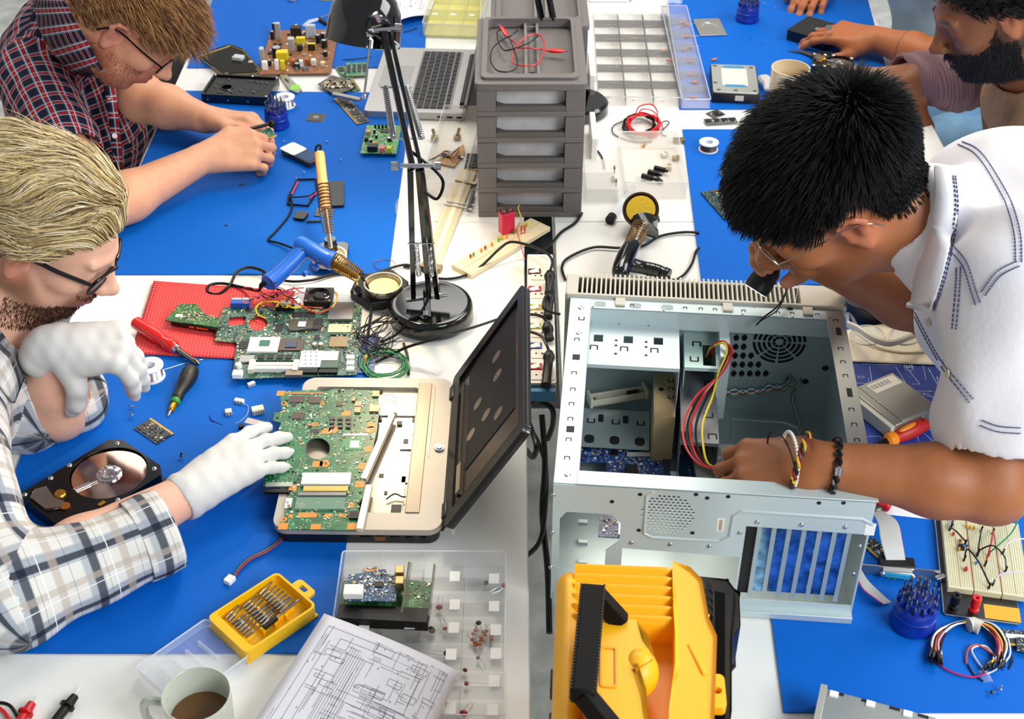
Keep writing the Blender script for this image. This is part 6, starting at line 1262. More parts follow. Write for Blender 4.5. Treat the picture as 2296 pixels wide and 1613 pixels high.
# clear organisers with resistors
t, f = tray((1340, 238), (1528, 240), (1328, 32), .001, .022, 'large clear compartment box of resistors right of the drawer unit', divx=3, divy=6, m=M('fdf6ee', .1, alpha=.07), name='organiser_box', cat='box', lid=True); big = (t, f)
t2_, f2_ = tray((1527, 244), (1592, 244), (1498, 32), .004, .022, 'narrow clear compartment box of orange resistors on the mat edge', divx=1, divy=7, m=M('dfe2fa', .1, alpha=.17), name='organiser_box', cat='box', lid=True)
g = random.Random(5); RM = [M('c88a58', .4), M('7d9ab4', .4), M('c07038', .4)]; TINW = M('a8a098', .35, .8)
def resistor(px, py, z, rot, m, label, group, s=1.0, r=.0013):
    mb = MB(); mb.cyl((-.0032*s, 0, r*s), (.0032*s, 0, r*s), r*s, n=8, m=0); mb.tube([(-.022, 0, r), (.022, .001, r)], .00028, 4, m=1); o_ = solo('resistor', mb, [m, TINW], label, 'resistor', Q(px, py, z), group); o_.rotation_euler = (0, 0, rot); return o_
for k in range(34):
    i, j = k % 3, k//3 % 6; px = 1368+i*58+g.uniform(-14, 14)+j*1.6; py = 58+j*33+g.uniform(-8, 8); resistor(px, py, .004, g.uniform(-.4, .4), RM[0 if k % 5 else 1], 'thin legged resistor in the large clear compartment box', 'resistors in the large clear box', .8)
for k in range(24):
    j = k % 7; px = 1532+j*5.0+g.uniform(-12, 12); py = 55+j*27+g.uniform(-6, 6); resistor(px, py, .007, g.uniform(-.6, .6), RM[2 if j > 1 else 0], 'orange-brown resistor in the narrow clear compartment box', 'resistors in the narrow clear box', 1.0 if k % 3 else 1.7, .0013 if k % 3 else .0016)
for q in ((1488, 118), (1500, 139)): resistor(*q, .004, .1, RM[2], 'larger orange resistor at the right side of the large clear box', 'larger orange resistors', 1.9, .002)
bit_holder(1675, 45, MH, 'at the top right of the desk', 1.1)
# hard drive held by the denim person, pliers, open hard drive, tweezers
h5 = Fr((1755, 78), (1835, 102), (1800, 22), .026); h5.z = MH+.001; h5.o.z = T+h5.z; t = thing('hard_drive', 'black hard drive with perforated face under the hand with the ring', 'hard drive', h5); L, W = .102, .10; obj('case', MB().poly(rrect(-L/2, L/2, -W/2, W/2, .004), 0, .024), M('0b0b0d', .35), t, bev=.001)
obj('disc_pattern', MB().lathe([(.010, .0245), (.013, .0250), (.016, .0245)], (0, .0, 0), 24), M('4a4c4e', .3, .8), t); obj('spindle', MB().lathe([(0, .0255), (.004, .0252), (.005, .024)], (0, 0, 0), 14), CHROME, t); mb = MB()
for rr4, n_ in ((.026, 12), (.037, 16)):
    for k in range(n_): a_ = 2*PI*k/n_; mb.box(rr4*math.cos(a_), rr4*math.sin(a_), .0240, .007, .005, .0004, a_)
obj('recesses', mb, M('2a2c2e', .3), t, smooth=False); bx(t, 'green_board', pcb('3a8a70', '9ac8b0'), .03, -.03, .024, .025, .02, .001)
t = thing('pliers', 'long-nosed pliers with black handles below the ringed hand', 'pliers', Q(1830, 120, .008)); o = t.location.copy(); obj('jaws', MB().tube([Q(1766, 113, .006)-o, Q(1800, 117, .007)-o, Q(1822, 124, .008)-o], [.0012, .004, .007], 8, flat=.6), M('8a7460', .3, .9), t); obj('handle', MB().tube(cr([Q(1822, 122, .008)-o, Q(1850, 120, .009)-o, Q(1888, 126, .009)-o], 5), .0050, 8), BK, t); obj('handle', MB().tube(cr([Q(1822, 126, .008)-o, Q(1840, 138, .009)-o, Q(1868, 142, .009)-o], 5), .0050, 8), BK, t)
def open_hdd(fr_, label, L, W, glare=True):
    t = thing('open_hard_drive', label, 'hard drive', fr_); hb_ = M('0c0c0e', .28, .3)
    obj('frame', MB().poly([[(-L/2+.004, -W/2), (L/2-.012, -W/2), (L/2, -W/2+.016), (L/2, W/2-.016), (L/2-.012, W/2), (-L/2+.004, W/2), (-L/2, W/2-.004), (-L/2, -W/2+.004)], circ(L*.16, 0, W*.455, 40)], .004, .022), hb_, t, bev=.0008); bx(t, 'floor_plate', M('101012', .4), 0, 0, .0, L-.004, W-.004, .004)
    obj('platter', MB().lathe([(0, .0175), (W*.44, .0175), (W*.445, .0182), (W*.44, .0189), (W*.15, .0189), (W*.15, .0175)], (L*.16, 0, 0), 64), M('b89e90', .09, 1), t); h_ = obj('spindle_hub', MB().lathe([(W*.15, .0185), (W*.15, .021), (W*.13, .0225), (W*.06, .0225), (W*.05, .0215), (0, .0215)], (L*.16, 0, 0), 40), CHROME, t)
    for k in range(6): a_ = PI*k/3+.2; obj('hub_screw', MB().lathe([(0, .0242), (.0022, .0238), (.0028, .0225)], (L*.16+W*.10*math.cos(a_), W*.10*math.sin(a_), 0), 10), STEEL, h_)
    obj('actuator_pivot', MB().lathe([(0, .026), (.007, .026), (.0085, .024), (.0085, .018), (0, .018)], (-L*.27, W*.12, 0), 20), GOLD, t); obj('actuator_arm', MB().bar((-L*.27, W*.12, .0205), (-L*.02, W*.03, .0205), .006, .002).bar((-L*.06, W*.045, .0205), (L*.04, 0, .0202), .0022, .0012), TIN, t)
    obj('magnet_plate', MB().poly([(-L*.46, W*.02), (-L*.46, W*.32), (-L*.38, W*.40), (-L*.29, W*.34), (-L*.33, W*.10), (-L*.30, -W*.02), (-L*.36, -W*.08)], .0225, .025), M('9a8c84', .28, .9), t, bev=.0006); obj('voice_coil', MB().poly(circ(-L*.33, -W*.1, .007, 14), .0225, .0245), M('c07838', .35, .8), t)
    for x, y in ((-.46, -.44), (-.46, .44), (.0, -.47), (.0, .47), (.44, -.36), (.44, .36), (-.2, .45), (-.2, -.44)): obj('frame_screw', MB().lathe([(0, .0248), (.002, .0245), (.0035, .0235), (.0042, .022)], (x*L, y*W, 0), 12), CHROME, t)
    bx(t, 'ramp', GOLD, -L*.12, -W*.40, .0225, .01, .006, .003); return t
fr6 = Fr.at(1865, 158, MH+.001, -12, .1, .1); open_hdd(fr6, 'opened small hard drive on the mat above the black hair', .09, .066)
t = thing('tweezers', 'steel tweezers held upright in the bearded man\'s hand', 'tweezers', Q(1922, 165, .05)); o = t.location.copy(); obj('blade', MB().bar(Q(1921, 145, .06)-o, Q(1930, 190, .04)-o, .003, .004), STEEL, t); obj('blade', MB().bar(Q(1920, 145, .06)-o, Q(1918, 190, .04)-o, .003, .004), STEEL, t)
for q in ((1712, 8), (1735, 18), (1700, 28), (1765, 22)): screw(*q, MH+.001, 'small screw scattered at the top of the mat near the bit holder', 'screws near the top bit holder', s=.8)
for q in ((1680, 85), (1708, 96)): screw(*q, MH+.001, 'tiny dark screw on the mat above the silver hard drive', 'screws above the silver drive', s=.6, m=DSTEEL)
# ---------------------------------------------------------------- centre: lamp and drawer units
t = thing('desk_lamp', 'black architect desk lamp with round base standing in the middle of the desks', 'lamp', Q(968, 712, 0)); o = t.location.copy(); S_ = lambda *q: Q(*q)-o
obj('base', MB().lathe([(0, 0), (.066, 0), (.0695, .004), (.0695, .022), (.067, .029), (.062, .032), (.058, .031), (0, .031)], n=56), M('0a0a0a', .14, coat=.5, var=.25, vs=30), t, ang=50)
piv = S_(957, 668, .045); j1 = S_(932, 380, .33); hd0 = S_(862, 70, .455)
obj('post', MB().cyl((piv.x, piv.y-.004, .03), (piv.x, piv.y, .06), .006, n=14), GLOSS, t); obj('pivot_bar', MB().cyl(piv+Vector((-.034, -.002, -.004)), piv+Vector((.034, .004, .004)), .0035, n=10), CHROME, t); obj('base_bracket', MB().bar((piv.x+.004, piv.y-.035, .032), (piv.x, piv.y-.008, .05), .008, .003), CHROME, t); obj('base_bolt', MB().cyl((piv.x+.0, piv.y-.032, .040), (piv.x, piv.y-.040, .036), .005, n=10), CHROME, t)
for dx0, dx1, dy in ((-.022, -.008, .0), (.004, .004, .0), (.018, .008, .0)): obj('lower_arm', MB().bar(piv+Vector((dx0, dy, 0)), j1+Vector((dx1, 0, 0)), .0085, .0085), GLOSS, t, bev=.001)
kn = j1+Vector((0, 0, .006)); obj('elbow_joint', MB().cyl(kn+Vector((-.022, 0, 0)), kn+Vector((.026, 0, 0)), .0035, n=10), CHROME, t); 
for x in (-.026, .028): obj('wing_knob', MB().cyl(kn+Vector((x, 0, 0)), kn+Vector((x+.009*(1 if x > 0 else -1), 0, 0)), .0065, n=12), CHROME, t)
obj('upper_arm', MB().bar(j1+Vector((-.004, 0, 0)), hd0+Vector((.003, -.044, .016)), .0085, .010), GLOSS, t, bev=.001); obj('upper_arm', MB().bar(j1+Vector((.008, .004, 0)), hd0+Vector((.012, -.040, .016)), .0055, .008), GLOSS, t, bev=.001)
u = (hd0-j1).normalized(); s0_ = j1+u*.06
for dx in (-.022, .020):
    a_ = j1+u*.055+Vector((dx, -.004, 0)); b_ = j1+u*.145+Vector((dx*.75, -.004, 0)); coil(t, a_, b_, .0045, 26, .0009, CHROME, 'tension_spring'); obj('spring_core', MB().cyl(a_, b_, .0036, n=10), STEEL, t)
for f_ in (.055, .145): obj('spring_bar', MB().cyl(j1+u*f_+Vector((-.024, -.004, 0)), j1+u*f_+Vector((.022, -.004, 0)), .0016, n=8), CHROME, t)
v_ = (j1-piv).normalized()
for dx in (-.009, .011):
    a_ = piv+v_*.06+Vector((dx, -.005, 0)); b_ = piv+v_*.135+Vector((dx, -.005, 0)); coil(t, a_, b_, .0035, 24, .0008, CHROME, 'tension_spring')
obj('spring_bar', MB().cyl(piv+v_*.138+Vector((-.022, -.005, 0)), piv+v_*.138+Vector((.02, -.005, 0)), .0014, n=8), CHROME, t)
dn = Vector((-.16, -.30, -.94)).normalized(); hc_ = hd0+Vector((-.030, .020, .012)); prof = [(.0, -.056), (.016, -.054), (.032, -.046), (.045, -.032), (.053, -.014), (.0565, .008), (.0575, .030), (.0590, .036), (.0575, .037), (.0555, .030), (.054, .008), (.051, -.012), (.043, -.029), (.031, -.042), (0, -.052)]
obj('lamp_shade', MB().lathe(prof, hc_, 48, axis=dn), M('060607', .10, coat=1), t, ang=60); obj('bulb', MB().ell(hc_+dn*.004, .018, 16), M('ffdca8', .3, emit=8), t)
k_ = hd0+Vector((.003, -.045, .020)); obj('head_bracket', MB().lathe([(0, .004), (.015, .003), (.017, 0)], hc_+Vector((.026, -.048, .008)), 20, axis=(.4, -.85, .2)), GLOSS, t)
for dx, dz in ((-.016, -.002), (.018, .006)): obj('head_knob', MB().cyl(k_+Vector((dx, 0, dz)), k_+Vector((dx+(.010 if dx > 0 else -.010), -.002, dz)), .0062, n=12), CHROME, t)
obj('head_axle', MB().cyl(k_+Vector((-.02, 0, 0)), k_+Vector((.022, 0, .004)), .0035, n=8), CHROME, t); obj('head_bolt', MB().cyl(k_+Vector((-.004, -.002, .016)), k_+Vector((-.010, -.004, .030)), .0040, n=8).cyl(k_+Vector((.014, 0, -.02)), k_+Vector((.02, -.006, -.022)), .0050, n=10), CHROME, t)
wire(t, [k_+Vector((.004, 0, .018)), k_+Vector((-.018, -.006, .024)), k_+Vector((-.024, -.006, .006)), k_+Vector((-.008, -.008, -.006)), k_+Vector((.008, -.004, -.02))], .0022, BK, 'cord'); obj('pull_rod', MB().cyl(k_+Vector((-.020, 0, -.014)), k_+Vector((-.032, -.030, -.090)), .0018, n=8), CHROME, t); obj('rod_tip', MB().ell(k_+Vector((-.032, -.030, -.092)), .004, 10), CHROME, t)
wire(t, [j1+u*.03, j1+Vector((.03, -.006, .0)), j1+Vector((.040, -.008, -.02)), j1+Vector((.030, -.008, -.045)), j1+Vector((.012, -.004, -.035))], .0024, BK, 'cord')
wire(t, [Vector((piv.x, piv.y-.006, .10)), Vector((piv.x+.004, piv.y-.012, .06)), Vector((piv.x-.010, piv.y-.03, .035)), Vector((-.03, -.05, .034)), Vector((-.052, -.062, .012)), Vector((-.08, -.075, .004))], .0022, BK, 'cord')
ll = bpy.data.lights.new('lamp_light', 'SPOT'); ll.energy = 8; ll.color = (1, .78, .5); ll.spot_size = math.radians(125); ll.spot_blend = .6; ll.shadow_soft_size = .03; lo = bpy.data.objects.new('lamp_light', ll); COL.objects.link(lo); lo.location = o+hc_+dn*.03; lo.rotation_euler = dn.to_track_quat('-Z', 'Y').to_euler()
# drawer units
GD = M('6f6967', .45, bump=.08, bs=500); GD2 = M('5d5856', .45)
def drawers(x, y, label, n=5, w_=.19, d_=.28, h_=.265, ztop=True):
    t = thing('drawer_unit', label, 'drawer unit', Vector((x, y, T+.0005))); hx = w_/2; z0 = .0
    t.rotation_euler = (0, 0, 0)
    for i in range(n):
        z = h_*(.97)*i/n; hh = h_*.97/n
        f_ = obj('frame_level', MB().bb(-hx, hx, -d_/2, -d_/2+.004, z, z+.010).bb(-hx, -hx+.034, -d_/2, -d_/2+.004, z+.010, z+hh-.001).bb(hx-.034, hx, -d_/2, -d_/2+.004, z+.010, z+hh-.001).bb(-hx, -hx+.003, -d_/2+.004, d_/2, z, z+hh-.001).bb(hx-.003, hx, -d_/2+.004, d_/2, z, z+hh-.001).bb(-hx+.003, hx-.003, d_/2-.003, d_/2, z, z+hh-.001), GD, t, bev=.0012)
        dr = obj('drawer', MB().poly([(-hx+.034, -d_/2+.001), (hx-.034, -d_/2+.001), (hx-.034, -d_/2+.022), (hx-.05, -d_/2+.012), (-hx+.05, -d_/2+.012), (-hx+.034, -d_/2+.022)], z+.010, z+.020), GD2, t, bev=.001, label='drawer with frosted window')
        bx(dr, 'window', M('cfcfd2', .25, var=.12, vs=30), 0, -d_/2+.026, z+.012, w_-.068, .003, hh-.014, bev=.0008)
    top = obj('top_tray', MB().poly([rrect(-hx-.003, hx+.003, -d_/2-.002, d_/2, .010), rrect(-hx+.018, hx-.018, -d_/2+.030, d_/2-.014, .010)], h_*.97, h_+.004).poly([rrect(-hx+.008, hx-.012, -d_/2+.014, d_/2-.006, .010), rrect(-hx+.018, hx-.018, -d_/2+.030, d_/2-.014, .010)], h_+.004, h_+.009).bb(-hx+.002, hx-.002, -d_/2+.01, d_/2-.01, h_*.96-.004, h_*.96), GD, t, bev=.0015)
    bx(top, 'groove_bar', M('7a7472', .4), -.008, .008, h_*.96, .005, d_-.048, .012); bx(top, 'groove_bar', M('7a7472', .4), .014, .008, h_*.96, .005, d_-.048, .012)
    for y_ in (-.5, .5): bx(top, 'cross_bar', M('7a7472', .4), .003, .008+y_*(d_-.07), h_*.96, .02, .004, .010)
    bx(top, 'chrome_strip', M('9a9593', .25, .6), .003, .008, h_*.96, .008, d_*.55, .003); return t
drawers(.033, 2.127+.14, 'grey five-drawer plastic storage unit in the middle carrying red and black test leads')
drawers(.055, 2.127+.14+.36, 'second grey plastic storage unit behind the first at the top edge', h_=.215)
t = thing('test_leads', 'red and black crocodile clip leads lying in the top of the drawer unit', 'test leads', Q(1190, 100, .262)); o = t.location.copy(); ZT = .264
def lead(c, px_): return wire(t, [Q(x, y, ZT+z)-o for x, y, z in px_], .0013, c, 'red_lead' if c is RED else 'black_lead')
lead(RED, [(1130, 78, .004), (1150, 92, .006), (1160, 105, .01), (1150, 125, .006), (1152, 142, .004), (1185, 148, .003), (1210, 138, .006), (1220, 105, .012), (1212, 80, .014), (1190, 78, .014), (1170, 90, .01), (1158, 106, .008), (1190, 108, .012), (1225, 113, .004)])
lead(BK, [(1148, 80, .004), (1128, 88, .006), (1105, 108, .004), (1100, 135, .003), (1115, 158, .003), (1145, 160, .003), (1160, 145, .005), (1152, 110, .01), (1140, 82, .006), (1125, 68, .004), (1115, 72, .004), (1118, 95, .004), (1130, 112, .006), (1150, 110, .012), (1190, 95, .016)])
def clip(a, b, m, wdt=.009): a, b = Q(*a)-o, Q(*b)-o; obj('crocodile_clip', MB().tube([a, a+(b-a)*.3, a+(b-a)*.7, b], [.002, wdt*.55, wdt*.5, .002], 10, flat=.6), m, t); obj('clip_jaw', MB().cyl(b, b+(b-a)*.15, .0012, n=6), CHROME, t)
clip((1138, 82, ZT+.006), (1122, 58, ZT+.006), RED); clip((1225, 113, ZT+.004), (1268, 115, ZT+.006), RED, .012); clip((1145, 80, ZT+.005), (1162, 66, ZT+.006), DSTEEL, .006); clip((1192, 92, ZT+.016), (1206, 80, ZT+.016), DSTEEL, .006)
# white rail with clips beside the drawers (stack of white organiser rails)
for k, (px, py) in enumerate(((1312, 190), (1316, 330), (1310, 420))):
    t = thing('white_organiser', ('white plastic organiser side beside the top of the drawer unit', 'white plastic organiser side beside the middle of the drawer unit', 'pale clear organiser box beside the foot of the drawer unit')[k], 'organiser', Q(px+8, py, .0)); bx(t, 'body', M('f2eee6', .3) if k < 2 else M('f8f4ee', .15, alpha=.35), .004+(.02 if k == 2 else 0), 0, 0, .012+(.05 if k == 2 else 0), .115, .05 if k < 2 else .03, bev=.002)
    for j in range(2): bx(t, 'latch', M('6b5d4c', .4), .011+(.04 if k == 2 else 0), -.03+j*.05, .02, .003, .008, .014, bev=.0006)
o_ = solo('clip_block', MB().bb(-.003, .003, -.006, .006, 0, .006), M('3a342e', .4), 'small dark rectangular clip between the drawer unit and yellow sponge', 'clip', Q(1374, 405, .002)); cable([(1330, 328, .003), (1345, 345, .003), (1352, 360, .003), (1355, 378, .003)], .0018, BK, 'short black wire end right of the drawer unit')
t = thing('desk_lamp', 'second black desk lamp behind the drawer units, round base and arm tops showing', 'lamp', Q(1318, 250, .0)); obj('base', MB().lathe([(0, 0), (.06, 0), (.063, .004), (.062, .022), (.056, .027), (0, .027)], (-.02, 0, 0), 40), GLOSS, t)
for dx in (0, .022): a_ = Q(1215, 45, .27)-t.location+Vector((dx, 0, 0)); obj('arm', MB().bar(a_, a_+Vector((-.035, .03, .16)), .010, .008).bar(a_, (dx-.02, .04, .02), .010, .008), GLOSS, t, bev=.001)
# ---------------------------------------------------------------- silver laptop
mb_ = Fr((815, 250), (1043, 257), (838, 106), .016); mb_.z = .0005; mb_.o.z = T+mb_.z; t = thing('laptop', 'open silver laptop with black keys behind the desk lamp', 'laptop', mb_); L, W = mb_.L, mb_.W; AL = M('bfbdbb', .35, .6); obj('base', MB().poly(rrect(-L/2, L/2, -W/2, W/2, .010), .001, .017), AL, t, bev=.001)
obj('touchpad', MB().poly(rrect(-L*.44, -L*.12, -W*.14, W*.20, .003), .017, .0172), M('b2b0ae', .3, .6), t); kx0, kx1 = -L*.06, L*.34; ky0, ky1 = -W*.44, W*.44
obj('keyboard_well', MB().poly(rrect(kx0-.003, kx1+.003, ky0-.003, ky1+.003, .003), .017, .0171), M('8f8d8b', .4, .5), t); rows = 6
for r in range(rows):
    n = (7, 12, 13, 13, 14, 14)[r]; y = ky0; rw_ = (kx1-kx0)/rows
    ws = [1]*n
    if r == 0: ws = [1, 1, 1, 1.2, 5, 1.2, 1, 1, 1][:9]
    if r == 1: ws = [2]+[1]*10+[2]
    if r == 2: ws = [1.6]+[1]*11+[1.6]
    if r == 3: ws = [1.4]+[1]*12
    if r == 4: ws = [1]*13+[1.5]
    tot = sum(ws); 
    for wk in ws:
        h2 = (ky1-ky0)*wk/tot; x = kx0+rw_*(r+.5) ; obj('key', MB().box(x, y+h2/2, .0171, rw_*(.84 if r < 5 else .6), h2-.0026, .0016), M('16171a', .45), t, smooth=False); y += h2
obj('hinge_cover', MB().cyl((L*.455, -W*.38, .018), (L*.455, W*.38, .018), .006, n=12), M('141416', .4), t)
lid = MB(); ang_ = math.radians(12); lx_, lz_ = math.sin(ang_), math.cos(ang_)
for zz in (0,): lid.add([(L*.47, -W/2, .018), (L*.47, W/2, .018), (L*.47+.215*lx_, W/2, .018+.215*lz_), (L*.47+.215*lx_, -W/2, .018+.215*lz_), (L*.47+.006, -W/2, .017), (L*.47+.006, W/2, .017), (L*.47+.215*lx_+.006, W/2, .017+.215*lz_), (L*.47+.215*lx_+.006, -W/2, .017+.215*lz_)], [(0, 3, 2, 1), (4, 5, 6, 7), (0, 1, 5, 4), (3, 7, 6, 2), (1, 2, 6, 5), (0, 4, 7, 3)])
obj('lid', lid, AL, t, bev=.001); sc_ = MB(); sc_.add([(L*.47-.0006+.02*lx_, -W/2+.008, .018+.02*lz_), (L*.47-.0006+.02*lx_, W/2-.008, .018+.02*lz_), (L*.47-.0006+.208*lx_, W/2-.008, .018+.208*lz_), (L*.47-.0006+.208*lx_, -W/2+.008, .018+.208*lz_)], [(0, 3, 2, 1)]); obj('screen', sc_, M('0c0d10', .08), t, smooth=False)
for k in range(3): bx(t, 'port', BK, L*.30+k*.020-.01, -W/2-.0002, .006, .012, .0006, .004)

# ---------------------------------------------------------------- dismantled laptop
DL = Fr((617, 1190), (988, 1195), (688, 848), .028); DL = Fr((608, 1188), (990, 1192), (680, 848), .030); DL.z = MH+.0005; DL.o.z = T+DL.z; t = thing('dismantled_laptop', 'dismantled silver laptop with its lid open and cover off, at the centre front', 'laptop', DL); o = t.location.copy(); L, W = DL.L, DL.W
SV = M('b3aba0', .38, .2); obj('base', MB().poly(rrect(-L/2+.004, L/2-.004, -W/2+.003, W/2-.003, .016), .0, .018), M('131415', .35), t, bev=.003); obj('palm_frame', MB().poly([rrect(-L/2, L/2, -W/2, W/2, .020, 6), rrect(-L*.40, L*.27, -W*.40, W*.43, .004)], .018, .028), SV, t, bev=.003)
obj('silver_strip', MB().bb(L*.275, L*.36, -W*.40, W*.46, .028, .0295), M('94897a', .35, .4), t, bev=.0006); obj('button_strip', MB().poly([(L*.37, -W*.02), (L*.385, -W*.06), (L*.385, W*.44), (L*.372, W*.45), (L*.365, W*.43), (L*.365, W*.0)], .028, .0294), M('9d9486', .3, .5), t)
px_, py_, _ = DL.l(985, 1004, .03); obj('power_button', MB().lathe([(0, .0325), (.0045, .0325), (.005, .031), (.007, .031), (.007, .028)], (px_, py_, 0), 20), CHROME, t)
obj('inner_plate', MB().bb(-L*.40, L*.27, -W*.40, W*.43, .018, .0195), M('9d9486', .3, .6), t); WHT = M('f0e8d8', .4)
pl0 = DL.l(862, 880, .0)[0]; pbx(t, DL, 'shield_sheet', M('e8dcc0', .4, .2), 860, 872, 942, 935, .0198, .002)
for q in ((905, 1040, 960, 1085, 'd9cdb4'), (850, 1070, 900, 1165, 'b5aa98'), (905, 940, 935, 1010, 'e4d8c0'), (935, 960, 962, 1120, 'c8beaa')): pbx(t, DL, 'metal_shield', M(q[4], .3, .6), q[0], q[1], q[2], q[3], .0198, .002)
for q in ((848, 935, 856, 942), (882, 926, 890, 932), (890, 945, 901, 953), (925, 938, 932, 948), (925, 972, 940, 980), (940, 1075, 945, 1082), (850, 1063, 860, 1071), (862, 1102, 868, 1110), (878, 1132, 898, 1160), (925, 1085, 935, 1092), (905, 985, 915, 995)): pbx(t, DL, 'cutout', BK, *q, .0222, .0004)
for q in ((822, 1105), (818, 1132), (812, 1152)): x, y, _ = DL.l(*q, .02); obj('dark_hole', MB().lathe([(0, .024), (.004, .024), (.005, .022)], (x, y, 0), 14), BK, t)
a, b = Vector(DL.l(880, 932, .03)), Vector(DL.l(815, 1078, .03)); obj('bracket_rail', MB().bar(a, b, .010, .008), M('d8cdb8', .3, .5), t, bev=.001); a, b = Vector(DL.l(850, 985, .034)), Vector(DL.l(806, 1190, .034)); obj('support_rail', MB().bar(Vector(DL.l(828, 1090, .03)), b, .010, .006), M('dcd0b8', .3, .5), t, bev=.001)
wire(t, [DL.l(866, 1120, .026), DL.l(885, 1108, .028), DL.l(905, 1115, .026), DL.l(922, 1108, .026)], .0012, BK, 'inner_wire'); wire(t, [DL.l(850, 928, .028), DL.l(852, 900, .028), DL.l(872, 885, .028), DL.l(892, 895, .028)], .0008, TIN, 'inner_wire')
for k in range(5): bx(t, 'side_port', M('050505', .5) if k != 1 else M('7a5232', .4, .5), L*(.05+k*.085), -W/2+.0025, .006, .016-.002*k, .002, .007)
# lid of the dismantled laptop
h0_, h1_ = Q(1000, 1188, .028), Q(1020, 862, .028); t0_, t1_ = Q(1178, 962, .205), Q(1186, 640, .212); 
hv = (h1_-h0_).normalized(); up_ = ((t0_-h0_)+(t1_-h1_)).normalized(); up_ = (up_-hv*up_.dot(hv)).normalized(); nn_ = hv.cross(up_); LW = (h1_-h0_).length; LH = (t0_-h0_).length+.004
def LP(u, v, n=0): return h0_-o_l+hv*(u*LW)+up_*(v*LH)+nn_*n
lidt = bpy.data.objects.new('lid', None); COL.objects.link(lidt); lidt.parent = t
inv = Matrix.Translation(o) @ Matrix.Rotation(DL.a, 4, 'Z'); inv.invert(); 
def LPl(u, v, n=0): return inv @ (h0_+hv*(u*LW)+up_*(v*LH)+nn_*n)
sgn = -1 if (nn_.x > 0) else 1   # inner side faces left
def slab(name, loops, n0, n1, m, bev=0):
    mb = MB().poly(loops, n0, n1); mb.v = [tuple(LPl(x, y, sgn*z)) for x, y, z in mb.v]; me_o = obj(name, mb, m, lidt, bev=bev); return me_o
slab('back_cover', [rrect(-.02, 1.02, .02, 1.0, .04)], -.006, 0, M('15181c', .25, coat=.5), .001)
slab('screen_frame', [rrect(-.02, 1.02, .02, 1.0, .04), rrect(.05, .95, .12, .93, .01)], 0, .006, M('0c0b0b', .35), .001)
slab('metal_backing', [rrect(.05, .95, .12, .93, .01)], 0, .001, M('6a5a4e', .25, .8)); slab('black_film', [[(.22, .24), (.9, .24), (.94, .34), (.94, .86), (.22, .86)]], .001, .002, M('070707', .5))
for q in ((.42, .50), (.58, .38), (.60, .64), (.42, .30), (.75, .62), (.32, .66)): slab('oval_opening', [circ(q[0], q[1], .028, 18, .055)], .0021, .0024, M('a8988a', .3, .7))
slab('side_rod', [[(.10, .16), (.86, .16), (.86, .19), (.10, .19)]], .001, .005, M('33302e', .3, .5)); slab('tape', [[(.12, .15), (.30, .15), (.30, .20), (.12, .20)]], .005, .0055, M('b8a888', .5))
for u0 in (.05, .86): slab('hinge', [[(u0, -.10), (u0+.10, -.10), (u0+.10, .04), (u0, .04)]], -.006, .008, M('16130f', .35), .002)
bd = None
def board(label, poly, holes, z, m, th=.0015, cat='circuit board', name='circuit_board', base=None):
    cx = sum(p[0] for p in poly)/len(poly); cy_ = sum(p[1] for p in poly)/len(poly); f = Fr.at(cx, cy_, z, 0, .1, .1); t = thing(name, label, cat, f); P = [f.l(*p)[:2] for p in poly]
    A_ = sum(P[i][0]*P[(i+1) % len(P)][1]-P[(i+1) % len(P)][0]*P[i][1] for i in range(len(P)))
    if A_ < 0: P.reverse()
    H_ = [[f.l(*p)[:2] for p in h] for h in holes]; obj('board', MB().poly([P]+H_, 0, th), m, t, smooth=False); f.th = th; return t, f
def ipoly(f, P, holes=()):
    Q_ = [f.l(*p)[:2] for p in P]; HH = [(f.l(*h[:2])[:2], h[2]) for h in holes]
    def ins(x, y):
        for (hx, hy), r in HH:
            if math.hypot(x-hx, y-hy) < r: return False
        c = False; j = len(Q_)-1
        for i in range(len(Q_)):
            a, b = Q_[i], Q_[j]
            if (a[1] > y) != (b[1] > y) and x < (b[0]-a[0])*(y-a[1])/(b[1]-a[1])+a[0]: c = not c
            j = i
        return c
    return ins
GP = [(628, 880), (700, 876), (728, 880), (750, 874), (848, 878), (850, 930), (845, 968), (838, 1000), (835, 1030), (822, 1055), (818, 1110), (806, 1130), (800, 1192), (628, 1188), (640, 1150), (652, 1095), (590, 1092), (598, 1050), (630, 950), (612, 945), (616, 928), (632, 925)]
GH = [[(712+28*math.cos(a_), 1008+24*math.sin(a_)) for a_ in np.linspace(0, 2*PI, 24, endpoint=False)]]
gt, gf = board('large green circuit board lying on the dismantled laptop under the gloved hand', GP, GH, .034, pcb('0a5a30', '2c8a54', 'b8c8a8', 1.0, .5)); th = gf.th
gf.z = .034+th; 
def gx(f, t, name, m, *q, h=.001, **k): return pbx(t, f, name, m, *q, f.th, h, **k)
gf.z = .034
for q in ((652, 890, 680, 904), (693, 892, 718, 906), (658, 926, 682, 941), (755, 902, 768, 912)): chip(gt, gf, *q, th, .0018, M('4a3228', .4))
chip(gt, gf, 698, 963, 714, 972, th, .0014); chip(gt, gf, 655, 906, 663, 913, th, .0012)
BR_ = M('9a7a5c', .35, .3)
for q in ((797, 904, 810, 914), (796, 916, 808, 928), (830, 912, 848, 926), (836, 880, 850, 892), (690, 953, 699, 958), (790, 895, 797, 902)): gx(gf, gt, 'component', BR_, *q, h=.003)
for i in range(3):
    for j in range(3): gx(gf, gt, 'power_coil', M('2a2020', .4), 740+i*18, 938+j*9, 750+i*18, 944+j*9, h=.0025)
cpu = gx(gf, gt, 'processor_pad', M('2f8f58', .4), 770, 984, 812, 1010, h=.0006); gx(gf, gt, 'processor_die', M('dbe4e0', .3), 786, 990, 804, 1006, h=.0014)
